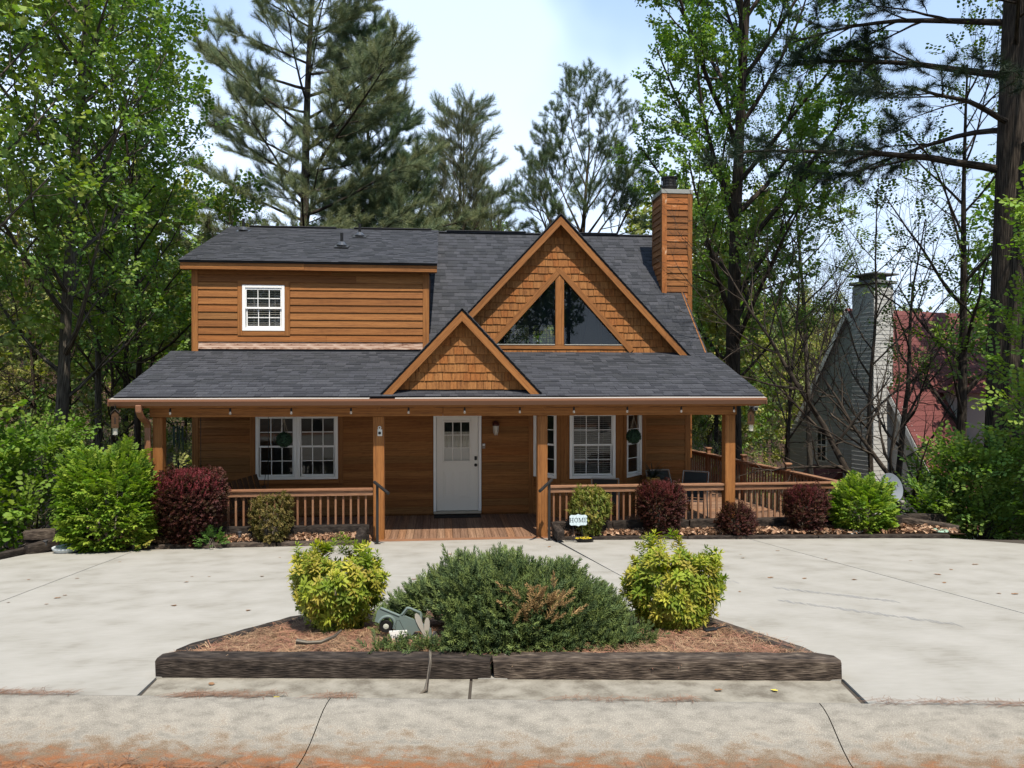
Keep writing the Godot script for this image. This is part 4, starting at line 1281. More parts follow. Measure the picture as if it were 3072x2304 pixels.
func make_porch_things() -> void:
	# string of bulbs under the gutter
	var s := thing("string_light", "string of clear bulbs hanging along the porch gutter", "string light", Vector3(0.35, 2.2, -13.6))
	var cg := Geo.new()
	var xs := [-4.778, -3.753, -2.694, -1.645, -0.619, 0.394, 1.407, 2.411, 3.417, 4.446, 5.468]
	var pts := PackedVector3Array()
	var rad := PackedFloat32Array()
	for i in xs.size():
		if i > 0:
			for k in range(1, 6):
				var f := k / 6.0
				pts.push_back(Vector3(lerpf(xs[i - 1], xs[i], f), 2.445 + 0.012 * sin(f * PI * 2.0), -13.6)); rad.push_back(0.004)
		pts.push_back(Vector3(xs[i], 2.44, -13.6)); rad.push_back(0.004)
	cg.tube(pts, rad, 5)
	part("cord", cg, M.black, s)
	for x in xs:
		var bg := Geo.new()
		var at := Vector3(x, 2.325, -13.6)
		bg.lathe([Vector2(0, 0), Vector2(0.014, 0.003), Vector2(0.022, 0.016), Vector2(0.022, 0.03), Vector2(0.016, 0.05), Vector2(0.013, 0.06)], at, 12)
		var bu := part("bulb", bg, M.bulb, s)
		var sg := Geo.new()
		sg.lathe([Vector2(0.014, 0.052), Vector2(0.019, 0.062), Vector2(0.019, 0.1), Vector2(0.008, 0.112), Vector2(0.004, 0.13)], at, 12)
		part("socket", sg, M.black, bu)
	# wall lantern by the door
	var l := thing("wall_lantern", "red-brown jelly-jar lantern on the wall beside the front door", "lantern", Vector3(1.14, 1.86, ZB + 0.05))
	var g := Geo.new()
	g.lathe([Vector2(0.0, 0.17), Vector2(0.05, 0.16), Vector2(0.075, 0.12), Vector2(0.08, 0.08), Vector2(0.06, 0.075)], Vector3(0, 0, 0.11), 18)
	g.box(Vector3(0, 0.12, 0.04), Vector3(0.04, 0.04, 0.14), 0.008)
	g.lathe([Vector2(0.0, 0.01), Vector2(0.055, 0.005), Vector2(0.06, 0.0)], Vector3(0, 0.12, -0.01), 16, Basis(Vector3.RIGHT, PI / 2))
	own("hood", g, mat(lin(0.07, 0.018, 0.012), 0.4), l)
	var jg := Geo.new()
	jg.lathe([Vector2(0.0, -0.115), Vector2(0.03, -0.112), Vector2(0.042, -0.08), Vector2(0.05, 0.0), Vector2(0.056, 0.075)], Vector3(0, 0, 0.11), 18)
	own("glass_jar", jg, M.bulb, l)
	var wg := Geo.new()
	for k in 4:
		var a := TAU * k / 4.0 + 0.4
		wg.tube(PackedVector3Array([Vector3(cos(a) * 0.062, 0.08, 0.11 + sin(a) * 0.062), Vector3(cos(a) * 0.055, -0.05, 0.11 + sin(a) * 0.055), Vector3(cos(a) * 0.03, -0.13, 0.11 + sin(a) * 0.03)]), PackedFloat32Array([0.004, 0.004, 0.004]), 5)
	own("cage", wg, M.steel, l)
	# small box by the door
	var k2 := thing("key_box", "small grey doorbell box beside the front door", "doorbell", Vector3(0.885, 1.44, ZB + 0.02))
	var kg := Geo.new()
	kg.box(Vector3(0, 0.05, 0.0), Vector3(0.07, 0.115, 0.03), 0.01)
	own("case", kg, mat(lin(0.25, 0.22, 0.2), 0.5), k2)
	var kb := Geo.new()
	kb.box(Vector3(0, 0.075, 0.018), Vector3(0.05, 0.035, 0.006), 0.004)
	own("button", kb, M.white, k2)
	# doormat
	var dm := Geo.new()
	dm.box(Vector3(0.31, 0.008, -16.0), Vector3(1.0, 0.014, 0.36), 0.005)
	tag(part("doormat", dm, mat(lin(0.02, 0.017, 0.016), 0.95), self), "dark doormat on the porch boards below the front door", "doormat")
	# ornament on the post
	var ps := thing("camera_ornament", "small white camera-shaped ornament nailed to the porch post", "ornament", Vector3(-1.15, 1.9, ZF + 0.012))
	var og := Geo.new()
	og.box(Vector3(0, 0.075, 0.008), Vector3(0.085, 0.125, 0.02), 0.008)
	og.lathe([Vector2(0.016, 0.02), Vector2(0.03, 0.018), Vector2(0.032, 0.0)], Vector3(-0.005, 0.165, 0.008), 14, Basis(Vector3.RIGHT, PI / 2))
	own("body", og, mat(lin(0.62, 0.6, 0.55), 0.6), ps)
	var lg := Geo.new()
	lg.lathe([Vector2(0.0, 0.014), Vector2(0.024, 0.014), Vector2(0.028, 0.0)], Vector3(-0.004, 0.068, 0.018), 16, Basis(Vector3.RIGHT, PI / 2))
	own("lens", lg, M.blackmetal, ps)
	# handrails at the entry
	for e in [[1.915, -1.0, "black metal handrail with angled grip beside the HOME sign end of the entry"], [-1.16, 1.0, "black metal handrail with angled grip on the swing end of the entry"]]:
		var x: float = e[0]
		var hr := thing("handrail", e[2], "handrail", Vector3(x, 0.03, -13.35))
		var pg := Geo.new()
		pg.box(Vector3(0, 0.53, 0), Vector3(0.045, 1.08, 0.045), 0.004)
		own("upright", pg, M.blackmetal, hr)
		var gg := Geo.new()
		gg.tube(PackedVector3Array([Vector3(e[1] * -0.05, 1.10, -0.02), Vector3(e[1] * 0.22, 0.955, 0.36)]), PackedFloat32Array([0.028, 0.028]), 12)
		own("grip", gg, M.blackmetal, hr)
		var fo := Geo.new()
		fo.box(Vector3(0, 0.0, 0), Vector3(0.11, 0.012, 0.11), 0.003)
		own("foot_plate", fo, M.blackmetal, hr)
	# HOME sign
	var hs := thing("home_sign", "pale blue HOME plaque on a wire stake in the shrub bed", "sign", Vector3(2.385, 0.1, -13.0))
	var o2 := PackedVector2Array()
	for q in [[-0.155, -0.07], [-0.13, -0.092], [-0.06, -0.088], [-0.03, -0.094], [0.0, -0.108], [0.03, -0.094], [0.06, -0.088], [0.13, -0.092], [0.155, -0.07], [0.155, 0.07], [0.13, 0.092], [0.06, 0.088], [0.03, 0.094], [0.0, 0.108], [-0.03, 0.094], [-0.06, 0.088], [-0.13, 0.092], [-0.155, 0.07]]:
		o2.push_back(Vector2(q[0], q[1] + 0.36))
	var sg2 := Geo.new()
	sg2.prism(o2, -0.006, 0.006)
	own("plaque", sg2, mat(lin(0.50, 0.60, 0.64), 0.6, M.cedar[0].normal_texture if false else null), hs)
	for k in 4:
		var gr := Geo.new()
		gr.box(Vector3(-0.093 + k * 0.062, 0.36, 0.0064), Vector3(0.0025, 0.165, 0.0014))
		own("groove", gr, mat(lin(0.2, 0.24, 0.26), 0.8), hs)
	text_on(hs, "HOME", 0.105, Vector3(0, 0.362, 0.0085), Basis(), mat(lin(0.06, 0.08, 0.085), 0.7))
	var sk := Geo.new()
	sk.tube(PackedVector3Array([Vector3(-0.09, -0.05, -0.012), Vector3(-0.09, 0.4, -0.012)]), PackedFloat32Array([0.005, 0.005]), 6)
	sk.tube(PackedVector3Array([Vector3(0.07, -0.05, -0.012), Vector3(0.07, 0.4, -0.012)]), PackedFloat32Array([0.005, 0.005]), 6)
	own("stake", sk, M.blackmetal, hs)
	# tray of yellow flowers
	var ft := thing("flower_tray", "black shallow tray of yellow flowers below the HOME sign", "tray", Vector3(2.5, 0.09, -12.98))
	ft.scale = Vector3.ONE * 0.8
	var tg := Geo.new()
	tg.lathe([Vector2(0.0, 0.005), Vector2(0.16, 0.0), Vector2(0.19, 0.05), Vector2(0.2, 0.055), Vector2(0.185, 0.06), Vector2(0.16, 0.02), Vector2(0.0, 0.02)], Vector3(), 20, Basis.from_scale(Vector3(1.15, 1, 0.6)))
	own("tray", tg, M.black, ft)
	var fg := Geo.new()
	for k in 46:
		var p := Vector3(rng.randf_range(-0.2, 0.14), 0.045 + rng.randf() * 0.03, rng.randf_range(-0.07, 0.07))
		for q in 5:
			var a := TAU * q / 5.0 + k
			var dd := Vector3(cos(a), 0.5, sin(a)) * 0.018
			var pd := Vector3(-sin(a), 0, cos(a)) * 0.01
			fg.flat(p, p + dd + pd, p + dd - pd)
	own("blossoms", fg, mat(lin(0.62, 0.5, 0.03), 0.7), ft)
	# hanging leaf balls
	for e in [[Vector3(-2.966, 1.819, -14.3), "round topiary ball hung on cords before the pair of windows"], [Vector3(3.719, 1.829, -14.3), "round topiary ball hung on cords before the bay's side window"]]:
		var b := thing("topiary_ball", e[1], "topiary ball", e[0], 0.0)
		b.scale = Vector3.ONE * 0.82
		var cg2 := Geo.new()
		for k in 3:
			var a := TAU * k / 3.0 + 0.5
			cg2.tube(PackedVector3Array([Vector3(cos(a) * 0.11, 0.14, sin(a) * 0.11), Vector3(0, 0.46, 0)]), PackedFloat32Array([0.0035, 0.0035]), 4)
		cg2.tube(PackedVector3Array([Vector3(0, 0.46, 0), Vector3(0, 0.8, 0)]), PackedFloat32Array([0.004, 0.004]), 4)
		own("cord", cg2, mat(lin(0.35, 0.28, 0.2), 0.9), b)
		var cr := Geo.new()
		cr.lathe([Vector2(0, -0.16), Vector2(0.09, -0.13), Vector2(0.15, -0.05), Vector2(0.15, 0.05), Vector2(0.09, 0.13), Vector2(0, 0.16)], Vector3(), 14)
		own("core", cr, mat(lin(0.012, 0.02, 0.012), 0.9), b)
		var pl := []
		var tn := PackedColorArray()
		for k in 700:
			var d := Vector3(rng.randfn(), rng.randfn(), rng.randfn()).normalized()
			pl.append(Transform3D(basis_to(d, rng.randf() * TAU).scaled(Vector3.ONE * rng.randf_range(0.6, 1.0)), d * rng.randf_range(0.15, 0.178)))
			var q := rng.randf_range(0.7, 1.3)
			tn.push_back(Color(0.028 * q, 0.06 * q, 0.035 * q))
		copies("leaves", b, sprig_mesh("box"), pl, tn, M.leaf)
	# wind chime
	var wc := thing("wind_chime", "dark green wind chime hanging at the open end of the porch", "wind chime", Vector3(-5.12, 1.5, -15.0))
	var w1 := Geo.new()
	w1.lathe([Vector2(0.0, 0.02), Vector2(0.10, 0.012), Vector2(0.13, 0.0), Vector2(0.0, -0.004)], Vector3(0, 0.60, 0), 18)
	own("canopy", w1, M.blackmetal, wc)
	for k in 6:
		var a := TAU * k / 6.0
		var tg2 := Geo.new()
		tg2.tube(PackedVector3Array([Vector3(cos(a) * 0.09, 0.54, sin(a) * 0.09), Vector3(cos(a) * 0.09, 0.08 + 0.03 * k, sin(a) * 0.09)]), PackedFloat32Array([0.013, 0.013]), 8)
		own("chime_tube", tg2, mat(lin(0.012, 0.035, 0.03), 0.3), wc)
	var w2 := Geo.new()
	w2.tube(PackedVector3Array([Vector3(0, 1.0, 0), Vector3(0, -0.15, 0)]), PackedFloat32Array([0.003, 0.003]), 4)
	w2.lathe([Vector2(0, 0.01), Vector2(0.04, 0.01), Vector2(0.04, -0.01), Vector2(0, -0.01)], Vector3(0, 0.28, 0), 14)
	w2.prism(PackedVector2Array([Vector2(0, -0.1), Vector2(0.03, -0.2), Vector2(0, -0.3), Vector2(-0.03, -0.2)]), -0.003, 0.003)
	own("striker", w2, M.blackmetal, wc)
	# bird houses hanging from the eaves
	for e in [[Vector3(-5.62, 2.12, -13.4), "pale wooden bee house hanging at the downspout end of the gutter", 0.35], [Vector3(5.78, 2.10, -13.55), "dark wooden bee house hanging below the security camera", -0.5]]:
		var b := thing("bee_house", e[1], "bee house", e[0], e[2])
		var g3 := Geo.new()
		g3.prism(PackedVector2Array([Vector2(-0.055, 0), Vector2(0.055, 0), Vector2(0.055, 0.24), Vector2(-0.0, 0.30), Vector2(-0.055, 0.24)]), -0.07, 0.07)
		own("box", g3, mat(lin(0.24, 0.2, 0.14), 0.85, M.deck[0].albedo_texture), b)
		var g4 := Geo.new()
		g4.box(Vector3(0.036, 0.285, 0), Vector3(0.1, 0.012, 0.18), 0.003, Basis(Vector3.BACK, -0.83))
		g4.box(Vector3(-0.036, 0.285, 0), Vector3(0.1, 0.012, 0.18), 0.003, Basis(Vector3.BACK, 0.83))
		own("roof", g4, M.tie[0], b)
		var g5 := Geo.new()
		g5.lathe([Vector2(0.0, -0.12), Vector2(0.04, -0.12), Vector2(0.042, -0.005), Vector2(0.05, 0.0)], Vector3(), 14)
		own("jar", g5, M.bulb, b)
		var g6 := Geo.new()
		g6.tube(PackedVector3Array([Vector3(0, 0.3, 0), Vector3(0, 0.42, 0)]), PackedFloat32Array([0.004, 0.004]), 5)
		own("hook", g6, M.blackmetal, b)
		for k in 4:
			var g7 := Geo.new()
			g7.lathe([Vector2(0.0, 0.003), Vector2(0.012, 0.002), Vector2(0.012, 0)], Vector3(0.0, 0.08 + k * 0.03, 0.0705), 10, Basis(Vector3.RIGHT, PI / 2))
			own("hole", g7, M.black, b)
	# security camera
	var sc := thing("security_camera", "white bullet security camera under the end of the gutter", "camera", Vector3(5.86, 2.4, -13.62), 0.25)
	var c1 := Geo.new()
	c1.tube(PackedVector3Array([Vector3(0, 0, -0.08), Vector3(0, 0.0, 0.07)]), PackedFloat32Array([0.04, 0.045]), 16)
	c1.box(Vector3(0, 0.035, 0.0), Vector3(0.095, 0.02, 0.19), 0.008)
	own("housing", c1, M.white, sc)
	var c2 := Geo.new()
	c2.lathe([Vector2(0.0, 0.004), Vector2(0.038, 0.004), Vector2(0.04, 0.0)], Vector3(0, 0, 0.071), 16, Basis(Vector3.RIGHT, PI / 2))
	own("lens", c2, M.blackmetal, sc)
	var c3 := Geo.new()
	c3.tube(PackedVector3Array([Vector3(0.0, 0.0, -0.08), Vector3(0.07, -0.01, -0.11), Vector3(0.1, 0.03, -0.12), Vector3(0.1, 0.09, -0.12)]), PackedFloat32Array([0.018, 0.016, 0.016, 0.03]), 10)
	own("bracket", c3, M.white, sc)
	make_swing()
	make_chairs()
	make_dish()
	make_truck()
	make_small_things()

func make_swing() -> void:
	var s := thing("porch_swing", "weathered wooden porch swing tipped down at one end behind the railing", "swing", Vector3(-4.05, 0.1, -15.0), 0.25)
	var wood := [mat(lin(0.30, 0.235, 0.17), 0.85, M.deck[0].albedo_texture, M.deck[0].normal_texture, Vector3(0.6, 1.6, 1)), mat(lin(0.26, 0.2, 0.15), 0.85, M.deck[0].albedo_texture, M.deck[0].normal_texture, Vector3(0.6, 1.6, 1))]
	var tip := Basis(Vector3.BACK, 0.26)
	var o := Vector3(0, 0.28, 0)
	var add := func(called: String, at: Vector3, size: Vector3, b: Basis) -> void:
		var g := Geo.new()
		g.box(o + tip * at, size, 0.006, tip * b, Vector2(rng.randf(), rng.randf()))
		own(called, g, wood[rng.randi() % 2], s)
	for k in 6:
		add.call("seat_slat", Vector3(0, 0.0, 0.22 - k * 0.08), Vector3(1.2, 0.02, 0.07), Basis())
	add.call("front_rail", Vector3(0, -0.05, 0.24), Vector3(1.3, 0.1, 0.035), Basis())
	for k in 11:
		add.call("back_slat", Vector3(-0.52 + k * 0.104, 0.28, -0.26), Vector3(0.085, 0.52, 0.018), Basis(Vector3.RIGHT, -0.22))
	for x in [-0.62, 0.62]:
		add.call("armrest", Vector3(x, 0.26, 0.0), Vector3(0.09, 0.03, 0.56), Basis())
		add.call("arm_support", Vector3(x, 0.1, 0.24), Vector3(0.06, 0.32, 0.04), Basis())
		var g := Geo.new()
		g.tube(PackedVector3Array([o + tip * Vector3(x, 0.0, 0.24), Vector3(x * 1.0, 1.3, 0.0), o + tip * Vector3(x, 0.25, -0.28)]), PackedFloat32Array([0.006, 0.006, 0.006]), 5)
		g.tube(PackedVector3Array([Vector3(x, 1.3, 0), Vector3(x, 2.5, 0)]), PackedFloat32Array([0.006, 0.006]), 5)
		own("chain", g, M.blackmetal, s)

func make_chairs() -> void:
	var fabric := mat(lin(0.035, 0.036, 0.036), 0.9)
	var frame := mat(lin(0.30, 0.28, 0.25), 0.4)
	for e in [[Vector3(5.25, 0, -15.3), -0.5, "dark sling patio chair turned sideways at the open corner of the porch"], [Vector3(4.75, 0, -15.55), 0.15, "dark sling patio chair behind the potted plant"], [Vector3(3.35, 0, -15.15), 2.9, "sling patio chair in front of the bay window"]]:
		var c := thing("patio_chair", e[2], "chair", e[0], e[1], "sling patio chairs on the porch")
		var g := Geo.new()
		g.box(Vector3(0, 0.42, 0.02), Vector3(0.48, 0.012, 0.46), 0.004, Basis(Vector3.RIGHT, -0.08))
		own("seat", g, fabric, c)
		var b := Geo.new()
		var pr := [Vector3(0, 0.42, -0.2), Vector3(0, 0.6, -0.26), Vector3(0, 0.78, -0.33), Vector3(0, 0.93, -0.42)]
		for i in 3:
			var p: Vector3 = pr[i]; var q: Vector3 = pr[i + 1]
			b.box((p + q) * 0.5, Vector3(0.48, p.distance_to(q) + 0.004, 0.01), 0.003, Basis(Vector3.RIGHT, -atan2(p.z - q.z, q.y - p.y)))
		own("backrest", b, fabric, c)
		for x in [-0.27, 0.27]:
			var f := Geo.new()
			f.tube(PackedVector3Array([Vector3(x, 0, 0.28), Vector3(x, 0.3, 0.27), Vector3(x, 0.6, 0.22), Vector3(x, 0.66, 0.12), Vector3(x, 0.66, -0.2), Vector3(x, 0.66, -0.28)]), PackedFloat32Array([0.013, 0.013, 0.013, 0.013, 0.013, 0.013]), 8)
			f.tube(PackedVector3Array([Vector3(x, 0, -0.3), Vector3(x, 0.4, -0.19), Vector3(x, 0.66, -0.28), Vector3(x, 0.95, -0.43)]), PackedFloat32Array([0.013, 0.013, 0.013, 0.013]), 8)
			own("side_frame", f, frame, c)
		var t := Geo.new()
		t.tube(PackedVector3Array([Vector3(-0.27, 0.41, 0.25), Vector3(0.27, 0.41, 0.25)]), PackedFloat32Array([0.012, 0.012]), 8)
		t.tube(PackedVector3Array([Vector3(-0.27, 0.95, -0.43), Vector3(0.27, 0.95, -0.43)]), PackedFloat32Array([0.013, 0.013]), 8)
		own("cross_bar", t, frame, c)
	# side table with a pot plant
	var tb := thing("side_table", "small dark patio table under the yellow plant pot", "table", Vector3(4.35, 0, -15.15))
	var tg := Geo.new()
	tg.lathe([Vector2(0.0, 0.6), Vector2(0.26, 0.6), Vector2(0.26, 0.58), Vector2(0.0, 0.575)], Vector3(), 20)
	own("table_top", tg, M.blackmetal, tb)
	for k in 3:
		var a := TAU * k / 3.0
		var lg := Geo.new()
		lg.tube(PackedVector3Array([Vector3(cos(a) * 0.24, 0, sin(a) * 0.24), Vector3(cos(a) * 0.15, 0.58, sin(a) * 0.15)]), PackedFloat32Array([0.012, 0.012]), 8)
		own("leg", lg, M.blackmetal, tb)
	var pp := thing("potted_plant", "yellow pot with trailing dark green plant on the porch table", "plant", Vector3(4.35, 0.6, -15.15))
	var pg := Geo.new()
	pg.lathe([Vector2(0, 0), Vector2(0.09, 0), Vector2(0.12, 0.28), Vector2(0.135, 0.28), Vector2(0.135, 0.31), Vector2(0.11, 0.31), Vector2(0.0, 0.28)], Vector3(), 20)
	own("pot", pg, mat(lin(0.42, 0.27, 0.06), 0.5), pp)
	var lf := Geo.new()
	for k in 120:
		var a := rng.randf() * TAU
		var up := rng.randf_range(0.05, 0.4) if k < 70 else rng.randf_range(0.4, 0.8)
		var p := Vector3(0, 0.28, 0)
		var d := Vector3(cos(a), up * 3.0, sin(a)).normalized()
		for q in 5:
			var nx := p + d * 0.1
			var sd := d.cross(Vector3.UP).normalized() * 0.008 * (1.0 - q / 6.0)
			lf.quad(p - sd, p + sd, nx + sd * 0.8, nx - sd * 0.8, Vector3.UP)
			p = nx
			d = (d + Vector3.DOWN * 0.32 * rng.randf_range(0.5, 1.2)).normalized()
	own("foliage", lf, mat(lin(0.03, 0.06, 0.035), 0.6), pp)

func make_dish() -> void:
	var d := thing("satellite_dish", "grey oval satellite dish on a short mast behind the planter end", "satellite dish", Vector3(8.93, 0.1, -14.15))
	d.scale = Vector3.ONE * 0.86
	var b := Basis(Vector3.UP, 0.0) * Basis(Vector3.RIGHT, PI / 2 - 0.35)
	var g := Geo.new()
	var prof := []
	for k in 9:
		var r := 0.30 * k / 8.0
		prof.append(Vector2(r, r * r * 0.55))
	prof.append(Vector2(0.306, 0.05)); prof.append(Vector2(0.3, 0.038))
	g.lathe(prof, Vector3(0, 0.78, 0), 32, b * Basis.from_scale(Vector3(0.9, 1, 1.12)))
	own("reflector", g, mat(lin(0.15, 0.17, 0.2), 0.6), d)
	text_on(d, "D", 0.16, Vector3(0.0, 0.86, 0.055), Basis(Vector3.RIGHT, -0.3) * Basis.from_scale(Vector3(1.4, 1, 1)), M.black, "Droid Sans", 0.004)
	text_on(d, "t", 0.15, Vector3(0.13, 0.87, 0.065), Basis(Vector3.RIGHT, -0.3), M.black, "Droid Sans", 0.004)
	var m := Geo.new()
	m.tube(PackedVector3Array([Vector3(0, -0.6, -0.08), Vector3(0, 0.55, -0.08), Vector3(0, 0.75, -0.05)]), PackedFloat32Array([0.03, 0.03, 0.03]), 10)
	own("mast", m, M.steel, d)
	var a := Geo.new()
	a.tube(PackedVector3Array([Vector3(0, 0.5, 0.0), Vector3(0, 0.38, 0.3), Vector3(0, 0.5, 0.45)]), PackedFloat32Array([0.012, 0.012, 0.012]), 8)
	a.box(Vector3(0, 0.53, 0.45), Vector3(0.09, 0.06, 0.08), 0.012)
	own("feed_arm", a, M.steel, d)

func make_truck() -> void:
	var t := thing("truck_ornament", "grey-green metal pickup truck yard ornament tilted into the juniper", "ornament", Vector3(-0.34, 1.04, -5.78), 0.0)
	t.scale = Vector3.ONE * 0.74
	var tip := Basis(Vector3.BACK, -0.42)
	var green := mat(lin(0.13, 0.17, 0.16), 0.5)
	var body := PackedVector2Array()
	for q in [[-0.27, 0.0], [-0.29, 0.1], [-0.27, 0.155], [-0.06, 0.155], [-0.05, 0.165], [-0.03, 0.255], [0.0, 0.27], [0.13, 0.27], [0.155, 0.25], [0.19, 0.165], [0.30, 0.15], [0.33, 0.1], [0.33, 0.0], [0.26, 0.0], [0.245, 0.06], [0.2, 0.085], [0.155, 0.06], [0.14, 0.0], [-0.07, 0.0], [-0.085, 0.06], [-0.14, 0.09], [-0.2, 0.06], [-0.215, 0.0]]:
		body.push_back(Vector2(q[0], q[1]))
	var win := PackedVector2Array([Vector2(-0.02, 0.17), Vector2(-0.005, 0.24), Vector2(0.01, 0.25), Vector2(0.11, 0.25), Vector2(0.13, 0.235), Vector2(0.155, 0.17)])
	var halves := [PackedVector2Array([Vector2(0.065, -1), Vector2(0.065, 1), Vector2(-1, 1), Vector2(-1, -1)]), PackedVector2Array([Vector2(0.065, -1), Vector2(0.065, 1), Vector2(1, 1), Vector2(1, -1)])]
	var g := Geo.new()
	for h in halves:
		for q in Geometry2D.intersect_polygons(body, h):
			for r in Geometry2D.clip_polygons(q, win):
				g.prism(r, -0.012, 0.012, Vector3(), tip)
	own("body", g, green, t)
	# rounded fender and bed rail
	var f := Geo.new()
	var arc := PackedVector3Array()
	var rr := PackedFloat32Array()
	for k in 13:
		var a := PI * k / 12.0
		arc.push_back(tip * Vector3(-0.142 + cos(a) * 0.085, 0.005 + sin(a) * 0.1, 0.012)); rr.push_back(0.016)
	f.tube(arc, rr, 8)
	f.tube(PackedVector3Array([tip * Vector3(-0.275, 0.15, 0.008), tip * Vector3(-0.06, 0.15, 0.008)]), PackedFloat32Array([0.013, 0.013]), 8)
	f.tube(PackedVector3Array([tip * Vector3(-0.04, 0.17, 0.008), tip * Vector3(-0.015, 0.255, 0.008), tip * Vector3(0.01, 0.262, 0.008), tip * Vector3(0.125, 0.262, 0.008), tip * Vector3(0.165, 0.17, 0.008)]), PackedFloat32Array([0.012, 0.012, 0.012, 0.012, 0.012]), 8)
	own("fender", f, green, t)
	for x in [-0.142, 0.2]:
		var wg := Geo.new()
		wg.lathe([Vector2(0.03, 0.012), Vector2(0.06, 0.016), Vector2(0.07, 0.0), Vector2(0.06, -0.01), Vector2(0, -0.01)], tip * Vector3(x, -0.005, 0.0), 18, tip * Basis(Vector3.RIGHT, PI / 2))
		var w := own("wheel", wg, M.black, t)
		var hg := Geo.new()
		hg.lathe([Vector2(0.0, 0.018), Vector2(0.025, 0.014), Vector2(0.032, 0.008)], tip * Vector3(x, -0.005, 0.0), 16, tip * Basis(Vector3.RIGHT, PI / 2))
		own("hubcap", hg, mat(lin(0.42, 0.42, 0.36), 0.5), w)
	# tulip shapes in beige metal
	var beige := mat(lin(0.36, 0.34, 0.30), 0.6)
	var i := 0
	for q in [[0.17, 0.15, 0.75, 0.25], [0.25, 0.13, 0.30, 0.25], [0.38, 0.07, 0.5, 0.18]]:
		var tg := Geo.new()
		var leaf := PackedVector2Array()
		for k in 13:
			var a := TAU * k / 13.0
			leaf.push_back(Vector2(0.040 * sin(a) * absf(sin(a * 0.5 + 0.25)), q[3] * 0.5 * -cos(a)))
		tg.prism(leaf, -0.003, 0.003, tip * Vector3(q[0], q[1], 0.02 + i * 0.008), tip * Basis(Vector3.BACK, q[2]))
		own("tulip", tg, beige, t)
		i += 1
	# the board hung below it
	var w := thing("welcome_placard", "white Welcome placard hung on wire from the truck ornament", "sign", Vector3(-0.34, 1.03, -5.70))
	var wg2 := Geo.new()
	wg2.box(Vector3(0, 0, 0), Vector3(0.135, 0.082, 0.006), 0.002, Basis(Vector3.BACK, 0.02))
	own("board", wg2, M.white, w)
	text_on(w, "Welcome", 0.036, Vector3(0, 0.0, 0.0045), Basis(Vector3.BACK, 0.1), M.black, "Droid Serif", 0.0012, 1.0)
	var wr := Geo.new()
	wr.tube(PackedVector3Array([Vector3(-0.045, 0.035, 0.004), Vector3(-0.01, 0.12, 0.01), Vector3(0.01, 0.12, 0.01), Vector3(0.05, 0.035, 0.004)]), PackedFloat32Array([0.0015, 0.0015, 0.0015, 0.0015]), 4)
	own("wire", wr, M.blackmetal, w)

